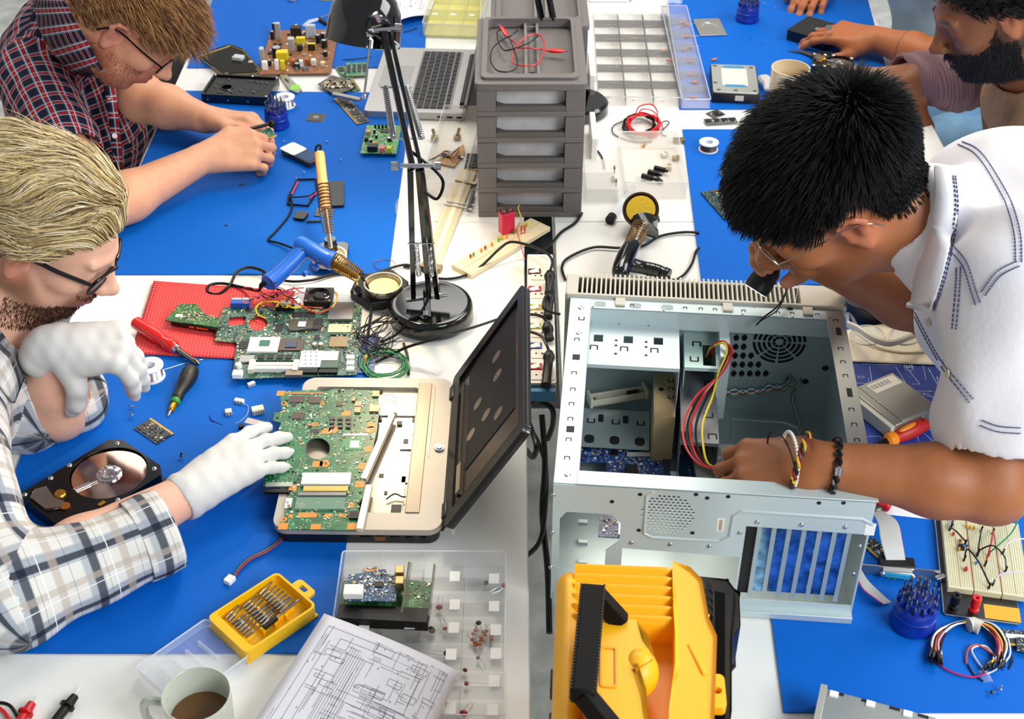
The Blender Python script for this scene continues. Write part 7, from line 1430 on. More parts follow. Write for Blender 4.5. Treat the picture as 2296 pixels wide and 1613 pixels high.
for q in ((622, 877, 637, 888), (767, 922, 785, 933), (824, 948, 840, 960), (722, 962, 740, 974), (820, 1002, 832, 1014), (702, 1035, 722, 1048), (649, 1088, 664, 1100), (798, 1080, 816, 1094), (670, 1150, 709, 1161), (726, 1153, 745, 1160), (648, 1154, 656, 1162), (760, 1152, 770, 1160), (782, 1128, 793, 1138), (626, 1174, 644, 1188), (780, 1174, 800, 1188), (698, 1176, 718, 1188)): x_ = gx(gf, gt, 'copper_pad', ORANGE_PAD, *q, h=.0004)
for q in ((748, 966), (728, 1042), (830, 966), (815, 1048)): x, y, _ = gf.l(*q, 0); obj('copper_pad', MB().poly(circ(x, y, .0085, 5), th, th+.0004), ORANGE_PAD, gt)
for q in ((638, 907), (722, 906), (706, 954), (677, 1148-13), (636, 1167)): x, y, _ = gf.l(*q, 0); obj('ring_pad', MB().lathe([(.002, th+.0004), (.0045, th+.0004), (.0045, th), (.002, th)], (x, y, 0), 18, closed=True), ORANGE_PAD, gt)
gx(gf, gt, 'gold_strip', M('c8742c', .4), 640, 881, 726, 884, h=.0005); mm = gx(gf, gt, 'memory_module', M('c8d0d4', .25, .3), 680, 1066, 785, 1092, h=.005, label='silver labelled memory module'); bxl = gx(gf, gt, 'paper_label', WHITE, 690, 1068, 718, 1090, h=.0054); gx(gf, gt, 'paper_label', WHITE, 752, 1068, 782, 1088, h=.0054)
gx(gf, gt, 'memory_socket', M('c8ab58', .4, .2), 682, 1096, 780, 1107, h=.005); gx(gf, gt, 'socket_bar', M('7a7c80', .35, .5), 670, 1110, 776, 1117, h=.005); gx(gf, gt, 'mylar_sheet', M('8fb8a0', .25, alpha=.6), 666, 1118, 772, 1145, h=.003); gx(gf, gt, 'black_connector', BK, 785, 1150, 806, 1166, h=.003); gx(gf, gt, 'white_barcode', WHITE, 767, 973, 825, 977, h=.0004); gx(gf, gt, 'white_sticker', WHITE, 642, 1118, 652, 1140, h=.0006)
gx(gf, gt, 'side_connector', BK, 592, 1096, 652, 1104, h=-.004); gx(gf, gt, 'card_slot', M('a8b0a4', .3, .5), 597, 1084, 655, 1093, h=.002)
fi = ipoly(gf, GP, [(712, 1008, .024)]); smd(gt, .20, .30, 850, th, 41, inside=fi)
# cable with white plug
t = thing('cable', 'multicolour thin cable with white plug running from the laptop across the mat', 'cable', Q(600, 1240, .004)); o = t.location.copy()
for k, (c, d) in enumerate((('c01a2c', 2), ('101218', -2), ('d8c040', 0), ('20304c', 1), ('a82850', 3))): wire(t, [Q(x+d*.5, y+d*(.6 if k % 2 else 1), .005+.0006*k)-o for x, y in ((632, 1200), (624, 1215), (596, 1235), (565, 1250), (540, 1270), (522, 1296))], .0011, M(c, .35))
obj('plug', MB().bar(Q(522, 1294, .006)-o, Q(508, 1308, .006)-o, .011, .007).bar(Q(518, 1306, .006)-o, Q(508, 1296, .006)-o, .006, .005), WHITE, t, bev=.0008)

# ---------------------------------------------------------------- red mat and the big motherboard
a, b, c, d = [(293, 792), (545, 808), (600, 640), (345, 632)]
rq = [(293, 794), (640, 812), (662, 655), (345, 632)]
m_ = M('e0383e', .5); 
o_, qd = sheet([rq[0], rq[1], rq[2], rq[3]], .004, m_, 'red textured rubber mat under the large green motherboard', 'rubber_mat', 'mat', h=.002)
mb = MB(); A_, B_, C_, D_ = qd
for k in range(1, 46):
    u_ = k/46; p = A_+(B_-A_)*u_; q = D_+(C_-D_)*u_; z_ = Vector((0, 0, .0022)); mb.bar(p+z_, q+z_, .0012, .0006)
for k in range(1, 34): v_k = k/34; p = A_+(D_-A_)*v_k; q = B_+(C_-B_)*v_k; mb.bar(p+z_, q+z_, .0012, .0007)
obj('woven_ribs', mb, M('f0605c', .5), o_, smooth=False, kind='stuff')
RZ = .0068
MP = [(500, 692), (545, 690), (565, 692), (640, 690), (700, 688), (760, 690), (812, 686), (806, 760), (800, 842), (700, 846), (640, 848), (522, 852), (527, 800), (532, 770), (481, 766), (488, 735)]
MHo = [[(511, 732), (549, 730), (552, 711), (514, 713)], [(579+21*math.cos(a_), 727+16*math.sin(a_)) for a_ in np.linspace(0, 2*PI, 20, endpoint=False)]]
mt, mf = board('large green laptop motherboard with white socket lying on the red mat', MP, MHo, RZ+.004, pcb('163f33', '4a7f68', 'b8c4b0', 1.0, .9)); th = mf.th
G2 = lambda name, m, *q, h=.002, **k: pbx(mt, mf, name, m, *q, th, h, **k)
sk = G2('cpu_socket', M('e2e6e6', .4), 562, 760, 622, 793, h=.004, bev=.0006); G2('socket_window', M('2f6f58', .4), 584, 768, 604, 781, h=.0046); G2('graphics_chip_base', M('4a2a14', .3), 628, 763, 678, 788, h=.002); G2('graphics_die', M('182848', .1, .3), 642, 769, 664, 782, h=.0032)
G2('chipset', M('3c3a20', .35), 652, 718, 700, 744, h=.002); G2('chipset_die', M('a8acb0', .2, .5), 670, 724, 685, 736, h=.003); G2('bridge_chip', M('8c7a58', .35, .3), 742, 758, 778, 780, h=.0025)
for q in ((620, 728, 632, 744), (706, 716, 722, 730), (703, 732, 720, 742), (656, 702, 678, 712), (684, 702, 706, 712), (706, 752, 716, 762), (540, 766, 556, 784), (552, 692, 566, 700)): chip(mt, mf, *q, th, .0016)
hs = G2('foil_pad', M('8a8a88', .25, .8), 742, 684, 790, 722, h=.006); G2('paper_sticker', M('d8c8a4', .5), 738, 728, 786, 746, h=.001); G2('green_chip', M('1c4838', .4), 742, 748, 776, 753, h=.002)
G2('memory_module', pcb('123c28', '2c6a48'), 573, 800, 668, 814, h=.005, label='memory module in the white slots')
for k in range(4): G2('memory_chip', CHIP, 580+k*21, 802, 592+k*21, 811, h=.0062)
for y in (820, 829): G2('memory_slot', M('eeeae0', .4), 565, y, 664, y+6, h=.007)
for x in (562, 660): G2('slot_latch', M('e6ded0', .4), x, 815, x+7, 838, h=.008)
wc = G2('wireless_card', M('c4ccd4', .35, .4), 677, 792, 718, 829, h=.005, label='silver perforated wireless card'); hm2 = MB(); 
for i in range(3):
    for j in range(4): x, y, _ = mf.l(686+i*12, 797+j*9, 0); hm2.poly(circ(x, y, .0011, 8), th+.005, th+.0052)
obj('holes', hm2, BK, wc); c2 = G2('wireless_card', M('3a5a48', .35), 720, 792, 758, 829, h=.004, label='white-labelled wireless card'); G2('paper_label', M('ece8e0', .5), 721, 793, 757, 813, h=.0048)
G2('card_socket', BK, 672, 832, 712, 840, h=.004); G2('card_socket', BK, 716, 832, 756, 840, h=.004); G2('edge_connector', M('8a7a68', .35, .6), 642, 838, 678, 848, h=.006); G2('white_plug', WHITE, 524, 838, 543, 850, h=.008, bev=.0006)
x, y, _ = mf.l(536, 826, 0); cy(mt, 'buzzer', WHITE, x, y, th, .005, .007); G2('chip_array', M('9c9c98', .3, .4), 540, 800, 572, 815, h=.003)
for k in range(3): G2('white_port', WHITE, 778, 800+k*13, 794, 808+k*13, h=.004)
for k in range(2): x, y, _ = mf.l(706+k*14, 778, 0); ecap(mt, x, y, th, .0042, .005, '9a8874')
vg = pbx(mt, mf, 'video_port', M('1f4fb0', .35), 520, 682, 560, 692, th, .010, bev=.001); G2('port_shell', TIN, 522, 678, 558, 684, h=.009)
for q in ((503, 700), (489, 762), (806, 690), (556, 693)): x, y, _ = mf.l(*q, 0); obj('mounting_ring', MB().lathe([(.0016, th+.0004), (.0034, th+.0004), (.0034, th), (.0016, th)], (x, y, 0), 14, closed=True), M('a8b070', .4, .3), mt)
smd(mt, .30, .16, 900, th, 51, inside=(lambda fi2: (lambda x, y: fi2(x, y) and not (mf.l(505, 0)[0] < -9)))(ipoly(mf, MP, [(579, 727, .016), (531, 721, .016)])))
t, f = board('small green hard drive circuit board on the red mat', [(370, 720), (402, 684), (440, 683), (460, 706), (496, 716), (488, 736), (440, 729)], [], RZ+.012, pcb('1f5218', '3f7c34', 'd0dcc0', 1.0, .8)); pbx(t, f, 'white_sticker', WHITE, 395, 705, 408, 711, f.th, .0003); smd(t, .06, .03, 90, f.th, 61, inside=ipoly(f, [(370, 720), (402, 684), (440, 683), (460, 706), (496, 716), (488, 736), (440, 729)]))
a, b = Vector(f.l(378, 722)), Vector(f.l(488, 738)); obj('black_connector', MB().bar(a+Vector((.004, .004, -.004)), b+Vector((-.002, .003, -.004)), .008, .008), BK, t, bev=.001)
for u0, u1 in ((.42, .52), (.56, .80)): obj('gold_contact', MB().bar(a+(b-a)*u0+Vector((0, -.001, -.003)), a+(b-a)*u1+Vector((0, -.001, -.003)), .0012, .0025), GOLD, t)
# red screwdriver
RH = M('dc1c14', .18, coat=.6); t, a, b, ax, L = driver((302, 722), (448, 818), .022, .008, 'red handled crosshead screwdriver lying on the corner of the red mat', [('handle', [(0, 0), (.0, .008), (.02, .0105), (.36, .0115), (.42, .0095), (.46, .0092), (.52, .0115), (.60, .0118), (.63, .0095), (.63, 0)], RH), ('ferrule', [(.62, .008), (.64, .0085), (.68, .0075), (.68, 0)], CHROME), ('shaft', [(.66, .0045), (.90, .0045), (.91, .0052), (.95, .0050), (1.0, .0010), (1.0, 0)], M('8a7e74', .2, 1))], None)
def spoolx(): pass
spool(340, 845, MH, 'white spool of solder wire on the mat under the gloved fist', .0215, .023, s=1); cable([(366, 830, .012), (392, 822, .008), (415, 815, .006), (440, 812, .006), (448, 808, .005), (458, 806, .004), (482, 808, .003)], .0006, SOLDER, 'bright solder wire end leading from the white spool')
t, a, b, ax, L = driver((432, 826), (376, 934), .014, .005, 'black and green handled precision screwdriver below the motherboard', [('handle', [(0, 0), (.0, .006), (.03, .0115), (.10, .0135), (.22, .0135), (.38, .0105), (.48, .0080), (.60, .0085), (.66, .0085), (.68, .007), (.68, 0)], M('14160f', .45)), ('green_ring', [(.67, .0078), (.70, .0082), (.74, .0070), (.74, 0)], M('1b8a3c', .4)), ('brass_neck', [(.73, .0045), (.745, .0052), (.78, .0045), (.80, .0052), (.84, .0045), (.86, .0050), (.89, .0035), (.89, 0)], M('e0921c', .25, .8)), ('bit', [(.88, .0024), (.97, .0020), (1.0, .0008), (1.0, 0)], STEEL)], None)
obj('green_cap', MB().lathe([(0, -.002), (.006, -.001), (.0105, .004), (.008, .004)], (0, 0, 0), 18, axis=ax), M('1b8a3c', .4), t); gd = MB()
for i in range(9):
    for j in range(5): c_ = ax*(L*(.10+.024*i))+Vector((-.002*(j-2)*1, (j-2)*.0022, .0125-.0006*(j-2)**2)); gd.ell(c_, .0007, 5)
obj('grip_dots', gd, M('6b6a58', .5), t)
t = ram((300, 962), (352, 998), (335, 936), MH+.0005, 'dark memory module with gold edge lying on the blue mat', col='0a1620', tr='16304a', chips=4, rows=2, gold=1, cc=M('1c1a1a', .35))
screw(294, 913, MH+.0015, 'bright screw lying sideways nearest the plaid cuff', 'screws near the dark memory module', (.8, .3, .1), 1.1); screw(295, 932, MH+.0015, 'bright screw standing below another near the plaid cuff', 'screws near the dark memory module', (-.2, .2, .9), 1.1); screw(407, 1024, MH+.0015, 'dark screw standing right of the memory module', None, (.0, .2, .9), 1.2, DSTEEL)
def conn(px, py, rot, sx, sy, sz, label, n=5, m=None):
    t = thing('plug_housing', label, 'connector', Fr.at(px, py, MH, rot)); bx(t, 'body', m or M('ece8dc', .4), 0, 0, 0, sx, sy, sz, bev=.0006)
    for k in range(n): bx(t, 'pin_slot', M('6a6252', .5), -sx/2+sx*(k+.5)/n, -sy/2, sz*.2, sx/n*.5, .0006, sz*.5)
    return t
conn(564, 865, 35, .012, .006, .006, 'small white connector left of the laptop top corner', 3); conn(537, 903, -15, .015, .007, .006, 'white connector with a pale blue wire on the mat', 3); conn(513, 928, 15, .010, .009, .007, 'small cream two-pin connector', 2, M('e8dcc4', .4)); conn(579, 925, 18, .018, .012, .009, 'larger cream five-pin connector right of the small ones', 5, M('e9e0c8', .4))
cable([(546, 905, .006), (556, 912, .004), (554, 930, .003), (540, 944, .003), (528, 950, .003)], .0007, M('a0b8e0', .4), 'thin pale blue wire curling from a white connector'); cable([(470, 932, .003), (474, 942, .004), (486, 948, .003), (498, 953, .003)], .0008, M('0c2c80', .4), 'short dark blue wire scrap on the mat')
o_ = solo('adhesive_scrap', MB().bb(-.016, .016, -.006, .006, 0, .0004), M('d8c8c4', .4, alpha=.8), 'translucent tape scrap above the gloved knuckles', 'tape', Fr.at(573, 948, .02, -20)); solo('dark_plug', MB().bb(-.004, .004, -.003, .003, 0, .005), BK, 'tiny black plug above the gloved knuckles', 'connector', Fr.at(542, 960, MH, 20))
# open hard drive, lower left
od_ = Fr.at(216, 1108, MH+.001, 50, .147, .1); open_hdd(od_, 'opened hard drive with mirror platter beside the plaid cuff', .165, .118)

# ---------------------------------------------------------------- foreground left
yc = Fr((464, 1388), (622, 1286), (562, 1464), .020); yc.z = MH+.0005; yc.o.z = T+yc.z; t = thing('bit_case', 'open yellow plastic case of screwdriver bits with clear lid on the mat edge', 'bit case', yc); L, W = yc.L, yc.W; YC = M('f8c008', .35, sss=.05)
obj('tray', MB().bb(-L/2, L/2, -W/2, W/2, 0, .003).poly([rrect(-L/2, L/2, -W/2, W/2, .008), rrect(-L/2+.012, L/2-.003, -W/2+.003, W/2-.003, .006)], .003, .020), YC, t, bev=.0008); obj('hanging_tab', MB().poly([rrect(L/2-.002, L/2+.016, -.020, .014, .006), rrect(L/2+.004, L/2+.011, -.010, .004, .003)], .012, .016), YC, t, bev=.0008)
for k in range(3): bx(t, 'rib', YC, -L*.12+k*L*.16, 0, .003, .003, W*.5, .008)
bx(t, 'rib', YC, L*.18, -W*.18, .003, L*.3, .003, .008); g = random.Random(2)
for r in range(3):
    for k in range(8):
        x = -L*.33+r*L*.24+.0; y = W*.34-k*W*.072+(-.0); p = yc.w(x+.0, y+(0 if r < 2 else .0), .012+.003*(r == 2)); bit_at(p, (0, PI/2, yc.a+g.uniform(-.15, .15)+.15), 'steel bit lying in the yellow case', 'bits in the yellow case', .98)
p = yc.w(-L*.10, -W*.22, .013); dd = Vector((math.cos(yc.a+.1), math.sin(yc.a+.1), 0)); o_ = solo('bit_driver', MB().cyl((0, 0, 0), dd*.020, .0038, n=10, m=1).cyl(dd*.020, dd*.075, .0016, n=8, m=0), [CHROME, BK], 'thin chrome driver with black ringed neck in the yellow case', 'screwdriver', p)
lc = Fr((305, 1502), (402, 1590), (458, 1388), .012); lc.z = MH+.001; lc.o.z = T+lc.z; yt = t; t = bpy.data.objects.new('lid', None); COL.objects.link(t); t['label'] = 'clear plastic hinged lid'; t.parent = yt; t.matrix_parent_inverse = (Matrix.Translation(yc.o) @ Matrix.Rotation(yc.a, 4, 'Z')).inverted(); t.location = lc.o; t.rotation_euler = (0, 0, lc.a); L, W = lc.L, lc.W; LM = M('e4eaf6', .08, alpha=.22); bx(t, 'panel', M('dfe6f4', .1, alpha=.14), 0, 0, 0, L, W, .001, smooth=False); obj('side_wall', MB().poly([rrect(-L/2, L/2, -W/2, W/2, .006), rrect(-L/2+.0012, L/2-.0012, -W/2+.0012, W/2-.0012, .005)], .001, .012), LM, t); obj('rim', MB().tube([(x, y, .012) for x, y in rrect(-L/2, L/2, -W/2, W/2, .006)], .0009, 6, closed=True), M('eef2fa', .1, alpha=.5), t)
for k in range(4): bx(t, 'moulded_rib', LM, -L*.05, -W*.3+k*W*.18, .001, L*.45, .004, .008, bev=.001)
mg = thing('mug', 'grey-green mug half full of brown coffee in the left foreground', 'mug', Q(452, 1640, 0)); cz = Q(440, 1558, .090)-mg.location; mg.location = Q(440, 1558, .090)-Vector((0, 0, .0895)); MG = M('b9beb0', .3, coat=.3)
obj('cup', MB().lathe([(0, 0), (.031, 0), (.034, .003), (.0388, .089), (.0388, .0905), (.0376, .0908), (.0364, .0895), (.032, .006), (0, .005)], (0, 0, 0), 56), MG, mg, ang=50); obj('coffee', MB().lathe([(0, .052), (.0340, .052)], (0, 0, 0), 48), M('6f4a26', .12), mg); obj('handle', MB().tube(cr([(-.036, .0, .075), (-.060, .004, .072), (-.064, .004, .045), (-.050, .002, .022), (-.034, 0, .022)], 6), .005, 10), MG, mg)
for nm, c, A_, B_, tip_, lb in (('red', RED, (30, 1640), (72, 1578), (80, 1560), 'red test probe with steel tip at the bottom left corner'), ('black', BK, (118, 1625), (168, 1562), (181, 1540), 'black test probe with steel tip in the left foreground')):
    a, b, c_ = Q(*A_, .008), Q(*B_, .008), Q(*tip_, .006); t = thing('test_probe', lb, 'test probe', a); d = (b-a); n_ = d.normalized(); l = d.length; obj('handle', MB().lathe([(0, 0), (.0055, 0), (.006, l*.5), (.0055, l*.6), (.0095, l*.62), (.0095, l*.68), (.0062, l*.72), (.0050, l), (.002, l+.002), (0, l+.002)], (0, 0, 0), 16, axis=n_), M('c01418', .3) if nm == 'red' else BK, t); obj('tip', MB().cyl(b-a, c_-a, .0011, .0006, n=8), STEEL, t)
cable([(-20, 1578, .006), (10, 1578, .008), (30, 1592, .008), (55, 1640, .004)], .0022, BK, 'black test lead loop at the bottom left corner'); cable([(-20, 1580, .004), (8, 1596, .005), (25, 1625, .005), (30, 1660, .004)], .0024, RED, 'red test lead at the bottom left corner')
# organiser box, cards, schematic
ob = Fr((640, 1800), (1128, 1800), (757, 1272), .02); t, f = tray((722, 1640), (1132, 1640), (757, 1272), .001, .030, 'clear compartment box of small components beside the gap, under the paper', divx=4, divy=6, m=M('f0f2f4', .08, alpha=.13), name='organiser_box', cat='box'); L, W = f.L, f.W
for i, (px, py) in enumerate(((1020, 1305), (1108, 1310), (1020, 1368), (1108, 1372), (1018, 1420), (1112, 1425), (1012, 1480), (1112, 1478), (1108, 1540), (920, 1412), (1010, 1600), (1105, 1605), (818, 1415))): x, y, _ = f.l(px, py, .02); bx(t, 'paper_label', M('f6f4f0', .6), x, y, .030, .013, .017, .0003, smooth=False)
for k, (px, py, c, s_, lb) in enumerate(((985, 1367, 'a03040', 1.3, 'dark red component in the clear box right of the cards'), (1090, 1312, '3a6a48', 1.1, 'small green component in the top right compartment'), (1130, 1318, 'c83048', 1.1, 'red component at the top right rim of the clear box'), (1073, 1402, '48504c', 1.1, 'grey capacitor with long legs in the clear box'), (853, 1428, 'c02850', .9, 'red component beside the paper edge'), (968, 1418, '3c2c22', 1.6, 'dark brown square component in the clear box'), (998, 1415, 'b86848', .9, 'orange disc beside the brown square'), (1000, 1470, '5a3028', 1.1, 'dark component under the paper edge'), (1043, 1508, '7a3a2c', .9, 'brown disc with long legs, left'), (1072, 1480, '8a4a34', .8, 'brown disc with long legs, right'), (1046, 1538, '9a5a40', 1.0, 'pair of brown discs in the lower compartment'), (1040, 1605, 'a02830', 1.5, 'dark red component at the bottom picture edge'))):
    mb = MB().ell((0, 0, .004), (.0035*s_, .0028*s_, .0030*s_), 10, m=0).tube([(.001, 0, .003), (.004, .008, .002), (.003, .020, .002)], .0003, 4, m=1).tube([(-.001, 0, .003), (-.003, .009, .002), (-.001, .021, .002)], .0003, 4, m=1); o_ = solo('component', mb, [M(c, .35), TIN], lb, 'component', Q(px, py, .004)); o_.rotation_euler = (0, 0, k*1.1)
g = random.Random(8)
for k in range(14):
    mb = MB().ell((0, 0, .003), (.0030, .0030, .0014), 10, m=0).tube([(.001, 0, .003), (.012, .002, .003)], .0003, 4, m=1).tube([(.001, .001, .003), (.012, -.002, .003)], .0003, 4, m=1); o_ = solo('disc_capacitor', mb, [M('b4623c', .4), TINW], 'small orange disc capacitor in the right hand compartment', 'component', Q(1080+g.uniform(-24, 24), 1432+g.uniform(-16, 20), .004+.0015*(k % 4)), 'orange disc capacitors heaped in one compartment'); o_.rotation_euler = (0, 0, g.uniform(0, 6))
def card(P, z, m, label, name='expansion_card', **k): return board(label, P, [], z, m, cat='circuit board', name=name)
t, f = card([(765, 1325), (770, 1305), (900, 1300), (968, 1308), (964, 1372), (756, 1368)], .034, pcb('15501f', '3c8a48', 'c0d0b0'), 'green expansion card lying lowest in the clear box'); smd(t, .14, .04, 130, f.th, 71, inside=ipoly(f, [(765, 1325), (900, 1300), (968, 1308), (964, 1372), (756, 1368)])); a, b = Vector(f.l(760, 1372)), Vector(f.l(962, 1382)); obj('black_slot', MB().bar(a+Vector((0, -.006, .0)), b+Vector((0, -.006, 0)), .024, .016), BK, t, bev=.001); obj('steel_bracket', MB().bar(Vector(f.l(903, 1378)), Vector(f.l(920, 1262, .04)), .002, .018, up=(0, 0, 1)), M('c8bca4', .25, .9), t); obj('steel_bracket', MB().bar(Vector(f.l(962, 1385)), Vector(f.l(975, 1268, .03)), .0015, .016, up=(0, 0, 1)), M('c8bca4', .25, .9), t)
P5 = [(782, 1290), (812, 1288), (815, 1276), (842, 1275), (845, 1285), (850, 1278), (865, 1279), (868, 1290), (890, 1290), (888, 1350), (772, 1350)]
t, f = card(P5, .048, pcb('103654', '3c6c94', 'd8e4ec', 1, 1.4), 'dark blue expansion card on top of the green one in the clear box'); smd(t, .09, .07, 220, f.th, 72, inside=ipoly(f, P5)); pbx(t, f, 'white_power_plug', WHITE, 773, 1322, 814, 1345, f.th, .010, bev=.001); pbx(t, f, 'chip', CHIP, 842, 1306, 858, 1318, f.th, .002)
for q in ((815, 1277, 826, 1281), (830, 1277, 842, 1281)): pbx(t, f, 'gold_contact', ORANGE_PAD, *q, f.th, .0004)
for k in range(2): pbx(t, f, 'gold_port', M('c8ac78', .3, .8), 888, 1285+k*24, 906, 1302+k*24, -.002, .014, bev=.0008)
o_, qd = sheet([(556, 1640), (905, 1790), (1030, 1512), (728, 1384)], .036, M('dcdce6', .6), 'white sheet with printed circuit diagram in the foreground beside the mug', curl=(cf_ := lambda u, v: .004*math.sin(PI*u)-.018*max(0, u-.85)+.006*v)); g = random.Random(12); S__ = []
S__ = [(1, (.08, .05), (.08, .92), (.93, .92), (.93, .05)), (1, (.14, .05), (.14, .82)), (1, (.20, .1), (.20, .86), (.5, .86))]+[(1, (.30+.018*k, .10+.02*k), (.30+.018*k, .84-.01*k)) for k in range(8)]+[(1, (.5, .35+.04*k), (.85, .35+.04*k)) for k in range(5)]+circuit(13, 120)
for x_, y_ in ((.62, .72), (.74, .66), (.66, .5), (.8, .45), (.55, .6)): S__ += [(1, (x_, y_), (x_+.09, y_), (x_+.09, y_-.05), (x_, y_-.05), (x_, y_))]
onsheet(o_, qd, S__, .00042, M('6a6a74', .6), curl=cf_)
# ---------------------------------------------------------------- upper left objects
pf = Fr((580, 168), (742, 166), (600, 70), .006); pf.z = .004; t = thing('power_supply_board', 'brown power board crowded with capacitors and yellow transformers at the top left', 'circuit board', pf); L, W = pf.L, pf.W; bx(t, 'board', M('8f5a34', .5, var=.25, vs=60), 0, 0, 0, L, W, .002, smooth=False)
AL2 = M('c8ccd0', .4, .6); YT = M('e2cc1c', .45)
def U(name, m, px, py, sx, sy, sz, **k): x, y, _ = pf.l(px, py, .002); return bx(t, name, m, x, y, .002, sx, sy, sz, bev=.0008, **k)
U('heat_sink', AL2, 625, 88, .012, .010, .038); U('heat_sink', AL2, 590, 145, .010, .014, .038); U('heat_sink', M('b8c4d4', .5), 698, 85, .022, .012, .030, label='pale blue block'); U('heat_sink', AL2, 655, 115, .014, .014, .030); U('white_fins', WHITE, 595, 158, .012, .010, .020)
U('transformer', M('1c1a18', .5), 665, 82, .024, .018, .022); U('transformer_tape', YT, 666, 78, .006, .004, .0235); U('transformer', YT, 634, 135, .026, .020, .020, label='large yellow transformer'); U('transformer', YT, 675, 100, .020, .012, .016, label='yellow wrapped transformer'); U('transformer', M('2a2418', .5), 700, 112, .018, .018, .016); U('transformer_tape', YT, 699, 114, .020, .008, .0165)
U('relay', M('262018', .5), 673, 115, .012, .012, .014); U('film_capacitor', WHITE, 622, 158, .008, .008, .024); U('film_capacitor', YT, 635, 158, .009, .009, .022, label='yellow film capacitor'); U('film_capacitor', WHITE, 676, 150, .008, .010, .014); U('film_capacitor', M('e4e4dc', .4), 704, 148, .010, .012, .014); U('film_capacitor', M('e8dcb0', .4), 724, 150, .009, .010, .010); U('coil_block', M('b06438', .4, .4), 659, 148, .010, .016, .014); U('coil_block', M('b06438', .4, .4), 690, 146, .010, .014, .014)
for px, py, r, h in ((622, 128, .011, .022), (616, 72, .005, .020), (612, 90, .005, .020), (714, 100, .006, .022), (727, 92, .008, .018), (728, 108, .007, .018), (606, 150, .004, .014), (667, 155, .006, .012), (730, 128, .005, .012)): x, y, _ = pf.l(px, py, .002); ecap(t, x, y, .002, r, h, '14161a')
for px, c in ((681, '2f86c0'), (690, '2f86c0'), (665, '40a0a8')): x, y, _ = pf.l(px, 160, .002); obj('disc_capacitor', MB().ell((x, y, .007), (.003, .002, .004), 10), M(c, .3), t)
x, y, _ = pf.l(668, 155, .002); smd(t, L*.9, W*.9, 120, .002, 81, big=2.2)
# hard drive cover
hc2 = Fr((505, 168), (442, 122), (560, 158), .01); P = [(443, 125), (515, 101), (545, 112), (583, 155), (575, 163), (530, 165), (505, 168), (490, 160)]
t, f = board('dark metal hard drive cover plate beside the brown power board', P, [], .008, M('3a3430', .14, .9), th=.003, cat='drive cover', name='drive_cover'); f.z = .011
obj('raised_rim', MB().tube([f.l(px, py, .003)[:2]+(.0035,) for px, py in P], .0018, 6, closed=True), M('8c7e5c', .3, .8), t)
x, y, _ = f.l(535, 133, 0); bx(t, 'clear_block', M('dfe4ea', .12, alpha=.8), x, y, .003, .024, .018, .008, rot=-.3, bev=.001); x, y, _ = f.l(562, 140, 0); bx(t, 'pale_tab', M('c8b8b0', .4), x, y, .003, .010, .010, .003, bev=.001)
for q in ((450, 122), (515, 103), (578, 156), (508, 165), (545, 113)): x, y, _ = f.l(*q, 0); obj('screw_lug', MB().lathe([(.0015, .004), (.004, .004), (.004, 0)], (x, y, 0), 12), M('8c7e5c', .3, .8), t)
# black hard drive frame
hf = Fr((450, 214), (600, 222), (478, 168), .020); hf.z = MH+.0005; hf.o.z = T+hf.z; t = thing('drive_housing', 'empty black hard drive housing at the edge of the upper left mat', 'drive housing', hf); L, W = hf.L, hf.W; x, y, _ = hf.l(508, 193, .02); HB = M('0a0a0b', .22, .2, coat=.4)
obj('housing', MB().poly([rrect(-L/2, L/2, -W/2, W/2, .004), circ(x, y, .011, 24)], 0, .016), HB, t, bev=.0008); obj('top_rim', MB().poly([rrect(-L/2, L/2, -W/2, W/2, .004), rrect(-L/2+.005, L/2-.005, -W/2+.005, W/2-.005, .004)], .016, .020), HB, t, bev=.0006); obj('hub_ring', MB().lathe([(.011, .016), (.011, .018), (.014, .018), (.015, .016)], (x, y, 0), 28), HB, t)
g = random.Random(4)
for k in range(12): px, py = g.uniform(-L*.42, L*.42), g.uniform(-W*.38, W*.38); (math.hypot(px-x, py-y) > .022) and obj('cast_detail', MB().lathe([(0, .0185), (.003, .018), (.0045, .016)], (px, py, 0), 10), HB, t)
for k, (a_, b_) in enumerate(((.1, .3), (.25, -.1), (-.32, .15))): bx(t, 'recess', M('050505', .5), L*a_, W*b_, .016, .018, .012, .0008, rot=.5*k, bev=.0005)
for k in range(3): obj('side_screw_hole', MB().cyl((-L*.4+k*L*.3, -W/2-.0003, .008), (-L*.4+k*L*.3, -W/2+.0003, .008), .002, n=10), TIN, t)
for q in ((.47, .45), (-.47, .45), (.47, -.45), (.1, .46)): obj('corner_screw', MB().lathe([(0, .0215), (.002, .021), (.0028, .020)], (L*q[0], W*q[1], 0), 10), TIN, t)
bit_holder(622, 283, MH, 'on the upper left mat beside the hands', 1.0)
spool(640, 238, .002, 'white spool of solder wire behind the left bit holder', .0215, .022); cable([(655, 235, .006), (664, 240, .004), (672, 243, .003)], .0006, SOLDER, 'solder wire end at the upper left spool')
t, f = board('silver clamp bracket with green label above the white spool', [(628, 172), (640, 168), (678, 205), (668, 212), (650, 205)], [[(638, 178), (648, 184), (650, 192), (640, 186)]], .003, M('b8b4a8', .25, .8), th=.004, cat='bracket', name='clamp_bracket'); pbx(t, f, 'green_label', M('8ad83c', .5), 654, 191, 670, 202, .004, .0006)
